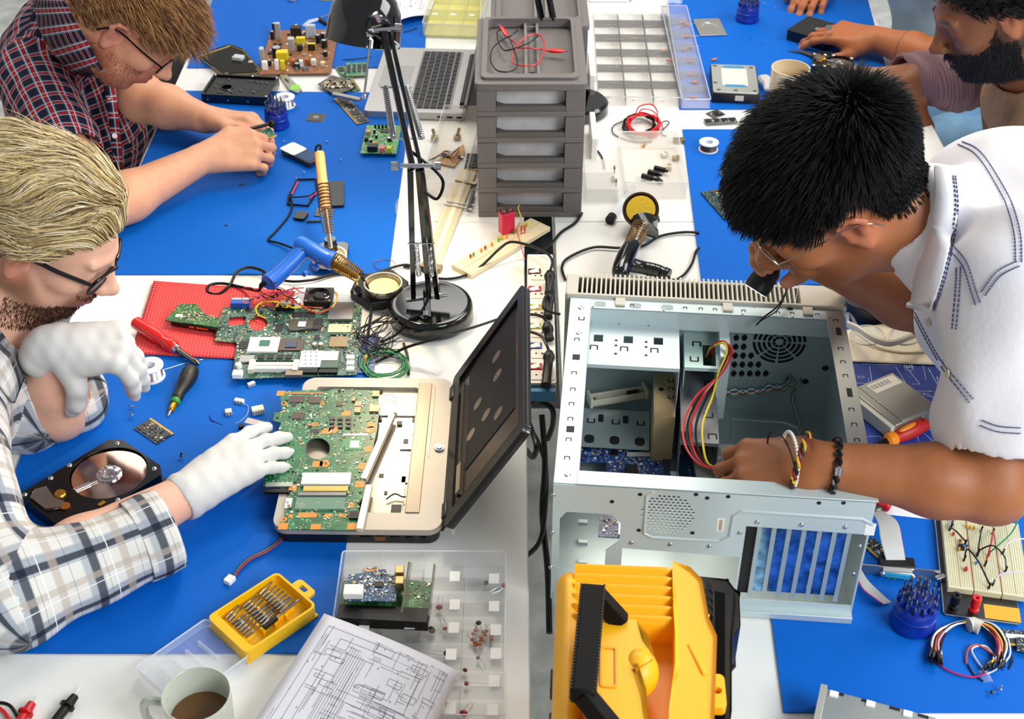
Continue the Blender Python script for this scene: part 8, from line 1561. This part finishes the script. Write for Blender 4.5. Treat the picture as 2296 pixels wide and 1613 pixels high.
# memory modules and scrap boards near the left mat top
ram((752, 152), (788, 206), (768, 142), .003, 'green memory module standing upright in the pile above the mat', col='2a7a58', tr='4a9a78', chips=4, gold=1); ram((776, 172), (824, 170), (768, 142), .006, 'green memory module lying on top of the pile above the mat', col='2f8060', tr='4a9a78', chips=4)
t, f = board('small brown circuit board with capacitors between the memory modules', [(712, 190), (745, 170), (796, 185), (790, 200), (752, 215)], [], .008, pcb('3c342c', '6c6052', 'c0b8a8', 1, 1.2)); smd(t, .07, .035, 140, f.th, 91, inside=ipoly(f, [(712, 190), (745, 170), (796, 185), (790, 200), (752, 215)]), big=1.8)
for q in ((740, 184), (752, 190), (766, 188), (772, 194), (735, 193), (758, 200)): x, y, _ = f.l(*q, 0); ecap(t, x, y, f.th, .0022, .005)
ram((748, 222), (800, 280), (775, 214), MH+.001, 'grey memory module lowest on the mat beside the silver laptop', col='46443a', tr='6c6a58', chips=4, gold=-1)
o_ = solo('card_edge_bracket', MB().bar((-.03, .012, .012), (.03, -.016, .012), .012, .006), M('a8a49c', .3, .7), 'silver connector bracket lying on the grey memory module', 'bracket', Q(778, 228, .006), bev=.001)
# processor chip
cf2 = Fr((685, 272), (722, 275), (690, 254), MH); t = thing('processor_chip', 'small square dark processor chip with round logo lying on the mat', 'chip', cf2); L, W = cf2.L, cf2.W; bx(t, 'substrate', M('8a8468', .4), 0, 0, 0, L, W, .0012); bx(t, 'package', M('3c3c3a', .4), 0, 0, .0012, L*.94, W*.92, .0012, bev=.0003)
lg = obj('logo', MB().lathe([(.0045, .0026), (.0056, .0026), (.0056, .0024), (.0045, .0024)], (0, 0, 0), 28, closed=True).bar((-.0018, -.0028, .0026), (-.0002, .003, .0026), .0008, .0002).bar((.0012, -.0030, .0026), (.0028, .0026, .0026), .0008, .0002).bar((-.0009, .0006, .0026), (.0008, .0006, .0026), .0008, .0002), M('c8c8c0', .4), t)
# sound card
sf = Fr((808, 349), (889, 350), (818, 286), .006); sf.z = MH; t = thing('sound_card', 'green sound card with pink and yellow audio sockets on the mat', 'circuit board', sf); L, W = sf.L, sf.W; sf.z = MH+.0; bx(t, 'board', pcb('2c7a34', '5aa860', 'd8e8c8', 1, 1.2), 0, 0, .004, L, W, .0015, smooth=False)
def U2(name, c, px, py, sx, sy, sz, **k): x, y, _ = sf.l(px, py, .006); return bx(t, name, M(c, .4), x, y, .0055, sx, sy, sz, bev=.0006, **k)
U2('black_socket', '0e0e10', 836, 340, .020, .014, .012); U2('audio_socket', 'e86a78', 858, 342, .010, .012, .010, label='pink audio socket'); U2('audio_socket', 'c8cc38', 873, 342, .010, .012, .010, label='yellow audio socket'); U2('main_chip', '2a2a22', 863, 297, .018, .014, .002); U2('coil', 'b89a80', 826, 303, .010, .012, .008); U2('black_box', '181616', 822, 318, .008, .008, .007); U2('amber_part', 'c8923c', 843, 328, .006, .008, .007)
for k in range(6): x, y, _ = sf.l(842+k*8, 290, .006); obj('pin_header', MB().box(x, y, .0055, .0035, .0035, .008), BK, t)
for q in ((832, 322), (844, 312), (840, 300), (874, 318)): x, y, _ = sf.l(*q, .006); ecap(t, x, y, .0055, .0028 if q[0] < 870 else .005, .007)
smd(t, L*.95, W*.9, 170, .0055, 95)
# mobile phone parts
ph = Fr((628, 342), (695, 375), (650, 324), .008); ph.z = MH; t = thing('mobile_phone', 'dismantled mobile phone with white back and blue screen on the mat', 'phone', ph); L, W = ph.L, ph.W; obj('body', MB().poly(rrect(-L/2, L/2, -W/2, W/2, .006), 0, .008), M('2c2a28', .35), t, bev=.001); obj('white_sheet', MB().poly(rrect(-L/2-.001, -L*.02, -W/2-.001, W/2+.001, .006), .008, .0095), M('e8e8e8', .4), t, bev=.0006); bx(t, 'screen', M('2f4c74', .1), L*.22, 0, .008, L*.42, W*.82, .0008); bx(t, 'gold_contact', GOLD, -L*.28, -W/2, .003, .012, .002, .004)
for k, (px, py) in enumerate(((607, 322), (600, 333), (612, 342), (598, 346), (613, 352), (637, 317), (730, 317), (765, 360), (681, 386), (661, 400), (582, 340))): screw(px, py, MH+.001, ('tiny screw scattered near the fingertips' if k < 6 or k == 10 else 'tiny screw scattered near the phone'), ('screws by the fingertips' if k < 6 or k == 10 else 'screws near the phone'), (math.cos(k*2.1), math.sin(k*2.1), .3*(k % 3)), .85)
for k, (px, py) in enumerate(((613, 332), (581, 395), (541, 414))): solo('plastic_chip', MB().lathe([(0, .0015), (.004, .0012), (.0045, 0), (0, 0)], (0, 0, 0), 8), BK, ('black speck of plastic below the fingertips', 'black round plastic bit right of the fist', 'black plastic bit below the fist')[k], 'plastic bit', Q(px, py, MH))
solo('nut', MB().lathe([(.001, 0), (.0026, 0), (.0026, .002), (.001, .002)], (0, 0, 0), 6, closed=True), DSTEEL, 'single small nut alone on the upper left mat', 'nut', Q(507, 506, MH))
# phone held in the hands
ph_ = thing('phone_board', 'small green phone circuit board held between the fingers', 'circuit board', Q(590, 305, .055)); ph_.rotation_euler = (.5, .1, .9); bx(ph_, 'board', pcb('0f4a3c', '3c8a70'), 0, 0, 0, .050, .022, .003); bx(ph_, 'brass_edge', GOLD, 0, -.011, 0, .05, .002, .004); bx(ph_, 'connector', M('c89830', .35, .6), -.018, -.008, .003, .010, .006, .004)
o_ = solo('pen_tool', MB().tube([Q(555, 290, .07)-Q(600, 278, .068), Vector((0, 0, 0))], .0035, 10).ell((.006, 0, 0), .008, 12), BK, 'black tool held in the left hand of the person in red', 'tool', Q(603, 278, .068))
# black frame and battery parts
t = thing('phone_surround', 'black and pink empty phone frame lying left of the wooden iron', 'phone frame', Q(680, 435, MH)); o = t.location.copy(); P = [(668, 403), (708, 402), (712, 428), (690, 462), (645, 458), (648, 440)]; obj('frame', MB().tube([Q(*p, MH+.003)-o for p in P], .0022, 8, closed=True), BK, t); obj('pink_edge', MB().tube([Q(*p, MH+.004)-o for p in ((654, 436), (668, 408))], .0018, 6), M('d03060', .4), t); obj('pink_edge', MB().tube([Q(*p, MH+.004)-o for p in ((695, 445), (712, 432))], .0018, 6), M('d03060', .4), t)
cable([(650, 440, .006), (655, 462, .006), (645, 488, .005), (618, 520, .005), (602, 538, .006), (625, 545, .008), (655, 556, .012)], .0020, BK, 'black cord hanging from the phone frame toward the blue gun'); cable([(650, 443, .010), (690, 440, .012), (705, 432, .012)], .0014, BK, 'short black wire across the phone frame')
bf2 = Fr((735, 465), (772, 463), (740, 410), .006); bf2.z = MH; bf2.z = MH; bf2.o.z = T+bf2.z; t = thing('battery_cover', 'flat black phone cover right of the wooden iron', 'cover', bf2); obj('body', MB().poly(rrect(-bf2.L/2, bf2.L/2, -bf2.W/2, bf2.W/2, .004), 0, .006), M('14110f', .35), t, bev=.0015)
o_ = solo('plastic_piece', MB().poly(rrect(-.011, .011, -.013, .013, .004), 0, .006), M('111112', .35), 'small black cap left of the iron spring', 'cap', Fr.at(675, 488, MH, -15), bev=.0015); solo('steel_pin', MB().cyl((0, 0, .003), (.026, .002, .003), .0022, n=10), DSTEEL, 'short steel pin lying beside the black cap', 'pin', Q(688, 500, MH))
t, f = board('black circuit piece behind the spring of the wooden iron', [(704, 485), (712, 466), (750, 470), (745, 488)], [], MH+.001, pcb('1c1c1a', '484640', 'a8a498')); smd(t, .02, .015, 40, f.th, 97)
# wooden handled iron in its stand
t = thing('soldering_iron', 'soldering iron with wooden handle standing upright in a coil stand', 'soldering iron', Q(735, 520, .0)); o = t.location.copy(); S_ = lambda *q: Q(*q)-o; a, b = S_(716, 342, .165), S_(730, 470, .10); n_ = (b-a).normalized(); l = (b-a).length
obj('wooden_handle', MB().lathe([(0, 0), (.008, 0), (.0090, .003), (.0088, l*.45), (.0095, l*.55), (.0098, l*.7), (.0088, l*.8), (.0098, l*.9), (.0092, l), (.006, l), (0, l)], a, 20, axis=n_), M('d8a468', .5, var=.12, vs=60), t)
for u_ in (.58, .66, .74, .82, .9): obj('burnt_ring', MB().lathe([(.0092, -.0009), (.0101, 0), (.0092, .0009)], a+n_*l*u_, 20, axis=n_), M('8a5424', .5), t)
c_ = S_(742, 556, .05); obj('shaft', MB().cyl(b, c_, .0042, n=12), M('c8b49a', .25, .95), t); coil(t, a+n_*l*.55, b+(c_-b)*.02, .0115, 8, .0009, M('5a4a3a', .3, .9), 'spring'); coil(t, b, b+(c_-b)*.62, .0115, 9, .0010, M('c0a888', .25, .95), 'spring', r1=.009)
obj('cord', MB().tube(cr([a+Vector((.0, .004, -.002)), a+Vector((.002, .008, .010)), a+Vector((-.006, .006, .006)), a+Vector((-.007, .0, -.012))], 6), .0020, 8), BK, t)
t = thing('soldering_stand', 'black soldering stand base under the upright wooden iron', 'soldering stand', Q(742, 590, MH)); obj('foot', MB().poly(rrect(-.024, .030, -.016, .045, .014), 0, .016), GLOSS, t, bev=.003); obj('socket', MB().lathe([(0, .04), (.010, .04), (.013, .016)], (0, .016, 0), 18), GLOSS, t); obj('sponge_dish', MB().lathe([(0, .018), (.026, .018), (.028, .024), (.031, .024), (.031, .014)], (.0, -.010, 0), 32), M('e2d8bc', .4), t)
# blue gun resting in gold coil
t = thing('desolder_gun', 'bright blue pistol soldering tool resting in a gold wire coil', 'soldering iron', Q(660, 600, .0)); o = t.location.copy(); S_ = lambda *q: Q(*q)-o; BL = M('1060c8', .35, coat=.2); p0, p1, p2 = S_(683, 548, .085), S_(715, 570, .075), S_(742, 582, .070)
obj('barrel_housing', MB().tube([S_(670, 545, .088), S_(672, 546, .088), S_(700, 562, .080), S_(722, 575, .075), S_(742, 584, .070), S_(744, 585, .070)], [.012, .0145, .0150, .0150, .0148, .010], 20), BL, t, ang=45); obj('grip', MB().tube([S_(684, 556, .082), S_(660, 582, .070), S_(628, 612, .058), S_(602, 634, .052), S_(600, 636, .052)], [.013, .0145, .0150, .0155, .012], 18), BL, t, ang=45)
obj('front_ring', MB().tube([S_(738, 582, .071), S_(748, 587, .069)], [.0165, .0165], 20), BL, t, ang=45); obj('trigger', MB().bar(S_(704, 594, .062), S_(712, 604, .058), .008, .008), BL, t, bev=.001); obj('trigger_guard', MB().bar(S_(680, 610, .055), S_(688, 616, .052), .010, .010), BL, t, bev=.002)
for q in ((678, 560, .097), (712, 586, .078), (618, 634, .062)): obj('housing_screw', MB().ell(S_(*q), .0022, 8), DSTEEL, t)
obj('cord_boot', MB().tube([S_(596, 632, .052), S_(584, 642, .045)], [.0055, .0040], 10), BK, t)
obj('cord', MB().tube(cr([S_(584, 642, .045), S_(578, 652, .03), S_(545, 645, .012), S_(500, 636, .008), S_(470, 640, .007), S_(466, 655, .006), S_(490, 660, .006), S_(515, 640, .012), S_(530, 612, .016), S_(555, 600, .016), S_(585, 606, .014), S_(600, 618, .010)], 8), .0026, 8), BK, t)
coil(t, S_(750, 584, .068), S_(806, 620, .048), .0150, 14, .0011, M('c89a48', .25, .95), 'gold_coil', r1=.0115); obj('inner_barrel', MB().cyl(S_(748, 588, .066), S_(800, 622, .046), .0075, .0060, n=14), M('a88440', .3, .9), t)
t = thing('soldering_stand', 'black soldering stand with silver sponge dish under the gold coil', 'soldering stand', Q(845, 660, 0)); o = t.location.copy(); S_ = lambda *q: Q(*q)-o; obj('base', MB().poly([S_(786, 672, .0)[:2], S_(830, 700, 0)[:2], S_(905, 690, 0)[:2], S_(918, 650, 0)[:2], S_(880, 622, 0)[:2], S_(800, 640, 0)[:2]][::1], 0, .018), M('101012', .45, bump=.5, bs=500), t, bev=.003); obj('socket_post', MB().cyl(S_(802, 656, .018), S_(802, 650, .04), .008, .006, n=16), GLOSS, t)
obj('bent_rod', MB().tube(cr([S_(802, 652, .03), S_(800, 640, .045), S_(796, 628, .048), S_(740, 600, .060)], 6), .0020, 8), M('c8a050', .25, .95), t); dc = S_(860, 652, .022); obj('dish', MB().lathe([(0, .0), (.026, 0), (.030, .004), (.0325, .016), (.030, .016), (.0265, .006), (0, .005)], dc, 40), M('b0a48c', .25, .8), t); obj('sponge', MB().lathe([(0, .009), (.025, .009), (.026, .005)], dc, 32), M('d8cf9c', .85), t)
cable([(812, 622, .04), (826, 650, .03), (832, 690, .012), (828, 730, .006), (822, 765, .006)], .0024, BK, 'black double cord running down beside the silver dish'); cable([(590, 610, .006), (640, 630, .006), (700, 628, .006), (760, 612, .006), (830, 616, .006), (880, 600, .006), (912, 594, .006), (940, 604, .005)], .0024, BK, 'black cord crossing behind the blue gun to the lamp')
# fan and wires on the motherboard
ff = Fr((680, 682), (744, 682), (672, 650), .02); ff.z = .0145; ff.o.z = T+ff.z; t = thing('cooling_fan', 'small square black cooling fan lying on the motherboard top edge', 'fan', ff); L, W = ff.L, max(ff.W, ff.L*.9); c = circ(0, 0, min(L, W)*.45, 32); obj('frame', MB().poly([rrect(-L/2, L/2, -W/2, W/2, .003), c], 0, .010), M('161210', .4), t, bev=.0006); obj('hub', MB().lathe([(0, .0095), (.008, .0095), (.0095, .008), (.0095, .002)], n=20), M('1a1614', .4), t)
for k in range(7): a_ = 2*PI*k/7; o_ = obj('blade', MB().bar((.009*math.cos(a_), .009*math.sin(a_), .006), (min(L, W)*.43*math.cos(a_+.5), min(L, W)*.43*math.sin(a_+.5), .005), .0075, .001, up=(.4*math.cos(a_+1.5), .4*math.sin(a_+1.5), 1)), M('1a1614', .4), t)
for sx in (-1, 1):
    for sy in (-1, 1): obj('screw_hole', MB().lathe([(0, .0103), (.0018, .0103)], (sx*(L/2-.004), sy*(W/2-.004), 0), 10), M('b09a80', .4), t)
t = thing('fan_wires', 'tangle of red, yellow and black wires between the fan and the blue gun', 'wires', Q(640, 680, .02)); o = t.location.copy(); g = random.Random(22)
for k in range(16):
    c = ['d83820', 'd83820', 'e8c018', '0c0c0c', 'd83820', 'b83060', '0c0c0c', 'd86020'][k % 8]; x, y = g.uniform(565, 650), g.uniform(650, 688); pts = [Q(x, y, .02+g.random()*.01)-o]
    for q in range(4): x += g.uniform(5, 28)*(1 if k % 3 else -.6); y += g.uniform(-14, 12); y = min(max(y, 645), 690); pts.append(Q(x, y, .014+g.random()*.018)-o)
    w_ = wire(t, pts, .0009, M(c, .35), n=6); e = pts[0]; 
    if k % 2: obj('wire_tip', MB().cyl(e, e+(pts[0]-pts[1]).normalized()*.009, .0014, n=6), BK, w_)
wire(t, [Q(*p)-o for p in ((595, 714, .016), (578, 705, .018), (574, 690, .02), (590, 678, .024), (625, 678, .024), (655, 690, .022), (680, 688, .018))], .0014, M('e8c018', .35)); wire(t, [Q(*p)-o for p in ((668, 680, .02), (690, 695, .018), (720, 700, .016), (748, 685, .018), (756, 662, .02), (742, 648, .02))], .0013, M('d84818', .35)); wire(t, [Q(*p)-o for p in ((745, 690, .018), (756, 668, .02), (746, 650, .022), (735, 646, .024))], .0013, M('d8b048', .35)); wire(t, [Q(*p)-o for p in ((578, 684, .02), (620, 702, .022), (650, 740, .014), (690, 738, .016), (715, 738, .014))], .0010, M('0c1430', .35))
obj('white_plug', MB().bar(Q(660, 668, .02)-o, Q(672, 680, .02)-o, .007, .006), WHITE, t, bev=.0008); obj('black_plug', MB().bar(Q(618, 692, .018)-o, Q(660, 690, .018)-o, .010, .007), BK, t, bev=.001); obj('grey_plug', MB().bar(Q(628, 680, .024)-o, Q(652, 680, .024)-o, .010, .006), M('8a8478', .4), t, bev=.001)
# thin black wire tangle beside the board, green coil
t = thing('wire_tangle', 'loose tangle of thin black wires between motherboard and lamp base', 'wires', Q(845, 745, .01)); o = t.location.copy(); g = random.Random(31)
for k in range(15):
    pts = [Q(g.uniform(862, 905), g.uniform(690, 730), .02+.012*g.random())-o, Q(g.uniform(830, 880), g.uniform(700, 740), .02+.01*g.random())-o, Q(g.uniform(795, 850), g.uniform(735, 765), .012+.01*g.random())-o, Q(g.uniform(800, 880), g.uniform(755, 800), .012)-o, Q(g.uniform(840, 900), g.uniform(740, 805), .006)-o]; wire(t, pts, .0008, BK)
wire(t, [Q(*p)-o for p in ((800, 745, .012), (776, 760, .012), (772, 800, .012), (788, 830, .012))], .0009, BK); wire(t, [Q(*p)-o for p in ((905, 770, .004), (914, 800, .003), (916, 840, .003))], .0022, BK)
t = thing('wire_coil', 'coil of green insulated wire above the dismantled laptop', 'wire', Q(862, 815, .003)); o = t.location.copy(); pts = []; g = random.Random(6)
for k in range(9*16): a_ = 2*PI*k/16; r = 47+g.uniform(-1, 1)+6*math.sin(k*.11); pts.append(Q(862+5*math.sin(k*.07)+r*math.cos(a_), 816+4*math.cos(k*.05)+r*.62*math.sin(a_), .003+.0022*abs(math.sin(k*.21))+k*.00004)-o)
obj('wire', MB().tube(pts, .0011, 6), M('138044', .3), t)
cbd = Fr((800, 838), (838, 838), (806, 752), .004); t = thing('circuit_card', 'narrow blue circuit card with copper wire ends right of the motherboard', 'circuit board', cbd); bx(t, 'board', pcb('3a4c8c', '6a7cb8'), 0, 0, 0, cbd.L, cbd.W, .0015); g = random.Random(14)
for k in range(7): a_ = g.uniform(0, 6); wire(t, [(.002, -.005, .003), (.002+.006*math.cos(a_), -.012, .008), (.002+.012*math.cos(a_), -.024+.008*math.sin(a_), .003)], .0004, M('b06038', .3, .8), 'copper_strand')
t = thing('copper_loop', 'thin copper-red wire ring lying on the mat left of the lamp arm', 'wire', Q(862, 596, MH)); obj('loop', MB().tube([(.018*math.cos(a_)*(1+.05*math.sin(3*a_)), .017*math.sin(a_), .002) for a_ in np.linspace(0, 12.4, 60)], .0006, 5), M('8a3a48', .35, .3), t)
solo('tape_strip', MB().tube(cr([(-.035, .012, .002), (-.01, .004, .006), (.012, -.002, .003), (.03, -.012, .002)], 6), .006, 8, flat=.12), M('eef0f4', .2, alpha=.35), 'clear twisted plastic strip above the dismantled laptop', 'strip', Q(945, 828, .001))
# ---------------------------------------------------------------- centre bench
t, f = tray((945, 440), (1040, 445), (955, 265), .001, .032, 'clear plastic tray of potentiometers right of the lamp arm', m=M('f4ece0', .2, alpha=.22)); bx(t, 'brown_label', M('6a5a48', .5), 0, f.W/2-.006, .032, .016, .012, .001)
for k, (px, py, lb) in enumerate(((975, 312, 'left potentiometer with brass shaft in the clear tray'), (1026, 310, 'right potentiometer with brass shaft in the clear tray'))): t = thing('potentiometer', lb, 'component', Q(px, py, .004)); obj('body', MB().lathe([(0, 0), (.008, 0), (.008, .007), (0, .007)], n=20), M('a89878', .3, .7), t); obj('shaft', MB().cyl((0, 0, .007), (.004*(1 if k else -1), .006, .020), .0035, n=12), M('c8b48c', .3, .8), t)
o_ = solo('disc_component', MB().lathe([(0, .003), (.011, .003), (.012, 0), (0, 0)], n=24), M('8c8c84', .35, .4), 'grey disc component in the clear tray', 'component', Q(1002, 346, .006)); t, f = board('small orange-tan circuit piece at the bottom of the clear tray', [(975, 366), (1040, 325), (1043, 345), (1018, 376)], [], .003, M('b88a50', .45, var=.3, vs=120)); smd(t, .04, .02, 50, f.th, 99, big=1.5)
for k in range(3): cable([(960+k*5, 360, .006), (985+k*8, 350-k*6, .010), (1012+k*3, 345+k*8, .008), (1030, 330+k*6, .01)], .0009, M(('0c0c0c', 'b04020', 'b88030')[k], .4), ('black', 'red-brown', 'tan')[k]+' thin wire in the tray of potentiometers')
t = thing('vernier_ruler', 'long cream slide ruler with steel cursor lying behind the lamp', 'ruler', Q(1000, 520, .003)); o = t.location.copy(); S_ = lambda *q: Q(*q)-o; obj('ruler_body', MB().bar(S_(963, 600, .004), S_(1050, 385, .004), .034, .006), M('e8d8b0', .4), t, bev=.0008); obj('ruler_slide', MB().bar(S_(968, 592, .0072), S_(1048, 390, .0072), .010, .0014), M('f0e6c8', .4), t)
obj('cursor', MB().bar(S_(995, 458, .009), S_(1058, 470, .009), .002, .004), STEEL, t); obj('cursor', MB().bar(S_(1002, 452, .009), S_(1064, 462, .009), .002, .003), STEEL, t); obj('cursor_block', MB().bar(S_(1050, 470, .008), S_(1062, 430, .008), .006, .008), M('4a4238', .35, .5), t, bev=.001); obj('end_piece', MB().bar(S_(945, 596, .005), S_(990, 604, .005), .016, .009), M('8a7654', .3, .7), t, bev=.001); obj('upper_end_piece', MB().bar(S_(1022, 405, .007), S_(1068, 415, .007), .008, .007), M('a09070', .3, .7), t)
ln_ = MB()
for k in range(9): u_ = (k-4)*.0032; ln_.bar(S_(975, 575, .0073)+Vector((u_, 0, 0)), S_(1042, 408, .0073)+Vector((u_, 0, 0)), .0003, .0002)
obj('scale_lines', ln_, M('9a8458', .5), t, smooth=False); ram((1040, 383), (1072, 384), (1045, 345), .002, 'black memory module left of the drawer unit foot', col='0c0c0c', tr='2a2a2a', chips=2, rows=2)
solo('bubble_bag', MB().ell((0, 0, .008), (.045, .07, .008), 20), M('f6efe2', .2, alpha=.14, bump=1, bs=60), 'clear plastic bag lying behind the lamp arms', 'bag', Q(940, 470, .001))
bbf = Fr((1012, 595), (1190, 490), (1045, 625), .008); bbf.z = .001; bbf.z = .0005; bbf.o.z = T+bbf.z; t = thing('breadboard', 'cream breadboard strip with coloured LEDs between lamp and power strip', 'breadboard', bbf); L, W = bbf.L, bbf.W; bx(t, 'block', M('e6d6b0', .5), 0, 0, 0, L, W, .009, bev=.0008); bx(t, 'centre_groove', M('bfae84', .6), 0, 0, .009, L*.98, .002, .0002)
dm = MB()
for i in range(34):
    for j in range(10): dm.box(-L*.47+L*.94*i/33, (-.42+.84*j/9)*W, .009, .0007, .0007, .0001)
obj('sockets', dm, M('a8986c', .6), t, smooth=False, kind='stuff')
for px, py, c, s_ in ((1055, 574, 'e02828', 1), (1062, 570, '30b828', 1), (1079, 561, 'f09818', 1), (1088, 555, 'e02020', 1), (1103, 547, 'f09818', 1), (1118, 537, '38c028', 1), (1125, 532, 'e8b830', 1.5), (1137, 530, 'f09818', 1), (1152, 520, '2f7a28', .9), (1158, 516, 'e86030', 1), (1182, 502, 'd8d018', 1.5)):
    x, y, _ = bbf.l(px, py, .014); obj('led', MB().lathe([(.0022*s_, .011), (.0022*s_, .0155), (.0015*s_, .0172), (0, .0178)], (x, y, 0), 12).cyl((x-.001, y, .009), (x-.001, y, .011), .0003, n=4), M(c, .2, alpha=.95), t)
t = thing('battery', 'red nine volt battery standing on the cream breadboard', 'battery', Q(1136, 520, .010)); t.rotation_euler = (0, 0, .5); obj('body', MB().bb(-.013, .013, -.0085, .0085, 0, .043), M('d81c48', .3), t, bev=.0015); obj('top_plate', MB().bb(-.0125, .0125, -.008, .008, .043, .0445), M('5a1014', .4), t)
for x in (-.006, .006): obj('terminal', MB().lathe([(.002, .0475), (.0035, .0475), (.0035, .0445)], (x, 0, 0), 14), TIN, t)
cable([(1160, 512, .016), (1168, 490, .04), (1162, 468, .05), (1165, 460, .045)], .0010, M('e0b818', .35), 'yellow jumper wire standing up from the breadboard'); cable([(1158, 516, .02), (1165, 540, .015), (1172, 565, .006), (1177, 582, .004)], .0009, M('c84848', .35), 'thin red jumper wire ending beside the power strip')
o_ = solo('resistor_pair', MB().lathe([(0, 0), (.002, 0), (.002, .008), (0, .008)], (0, 0, .008), 10).lathe([(0, 0), (.002, 0), (.002, .008), (0, .008)], (.006, .002, .008), 10).cyl((0, 0, 0), (0, 0, .008), .0012, n=6).cyl((.006, .002, 0), (.006, .002, .008), .0012, n=6), M('d85828', .4), 'two small orange resistors standing beside the battery', 'component', Q(1169, 525, .009))
# ---------------------------------------------------------------- far end of the left desks
o_, qd = sheet([(865, 62), (962, 35), (985, -30), (860, -30)], .012, M('ecebf0', .6), 'white circuit sheet hanging over the box behind the lamp shade', curl=lambda u, v: .010*math.sin(PI*u)); onsheet(o_, qd, circuit(23, 40), .0008, M('6a6a72', .6), curl=lambda u, v: .010*math.sin(PI*u))
t, f = tray((948, 84), (1075, 88), (968, -20), .001, .035, 'clear component box with yellow lining at the top edge beside the laptop', divx=3, divy=3, m=M('eef0c8', .12, alpha=.35), name='organiser_box', cat='box'); bx(t, 'yellow_lining', M('e4dc8c', .6), 0, 0, .002, f.L*.96, f.W*.96, .002)
for k in range(6): x = -f.L*.33+(k % 3)*f.L*.33; y = -f.W*.3+(k//3)*f.W*.5; bx(t, 'paper_label', WHITE, x, y, .035, .013, .008, .0004)
t, f = tray((1077, 100), (1100, 100), (1090, -30), .001, .05, 'tall clear box between the laptop lid and the drawer units', m=M('e8ece8', .12, alpha=.3), name='clear_box', cat='box')
solo('compact_disc', MB().lathe([(.008, 0), (.042, 0), (.042, .0012), (.008, .0012)], n=48, closed=True), M('b8b0a4', .15, .9), 'silver disc at the top edge left of the lamp shade', 'disc', Q(738, -12, MH)); solo('ball_bearing', MB().lathe([(.006, 0), (.012, 0), (.012, .006), (.006, .006)], n=24, closed=True), CHROME, 'steel bearing ring at the top edge of the mat', 'bearing', Q(657, 2, MH))
t = thing('tweezers', 'clear-handled tool lying left of the lamp shade', 'tool', Q(710, 48, MH)); o = t.location.copy(); obj('clear_handle', MB().tube([Q(680, 58, .008)-o, Q(695, 48, .008)-o, Q(716, 42, .008)-o], [.004, .007, .005], 10, flat=.6), M('dfe6fa', .08, alpha=.5), t); obj('black_jaw', MB().tube([Q(716, 42, .008)-o, Q(728, 50, .008)-o, Q(740, 56, .008)-o], .0045, 8), BK, t); obj('steel_rod', MB().cyl(Q(718, 40, .008)-o, Q(742, 30, .008)-o, .0015, n=8), STEEL, t)
cable([(905, 72, .004), (920, 68, .006), (935, 62, .005)], .0012, M('281428', .4), 'thin dark red-blue wire near the white sheet'); cable([(768, 134, .004), (800, 132, .004), (832, 127, .004)], .0012, M('0c2048', .4), 'thin dark wire on the mat left of the silver laptop')
# pen in the gloved hand, chairs
a, b = Q(84, 778, .17), Q(196, 842, .125); t = thing('pen', 'black pen held in the gloved fist at the mouth', 'pen', a); d = (b-a).normalized(); l = (b-a).length; obj('barrel', MB().lathe([(0, 0), (.003, 0), (.0042, .004), (.0045, l*.9), (.003, l), (0, l)], (0, 0, 0), 14, axis=d), M('10151a', .3), t); obj('clip', MB().bar(d*.01+Vector((0, -.003, .004)), d*.045+Vector((0, -.003, .004)), .002, .0015), M('3a4048', .25, .8), t)
ch = thing('chair', 'white seat visible between the red checked shirt and the desk', 'chair', Vector((-.93, 2.62, 0))); obj('seat', MB().poly(rrect(-.16, .13, -.42, .30, .05), .42, .46), M('eceef0', .5), ch, bev=.01)
for sx in (-.12, .09):
    for sy in (-.36, .25): obj('leg', MB().cyl((sx, sy, 0), (sx, sy, .42), .014, n=12), M('b8b8b8', .3, .8), ch)
c2 = thing('chair', 'dark chair at the left picture edge beside the lower left desk', 'chair', Vector((-1.05, 1.30, 0))); obj('seat', MB().poly(rrect(-.2, .2, -.2, .2, .05), .40, .45), M('0c0c0e', .7), c2, bev=.01)
for sx in (-.15, .15):
    for sy in (-.15, .15): obj('leg', MB().cyl((sx, sy, 0), (sx, sy, .40), .014, n=12), DSTEEL, c2)
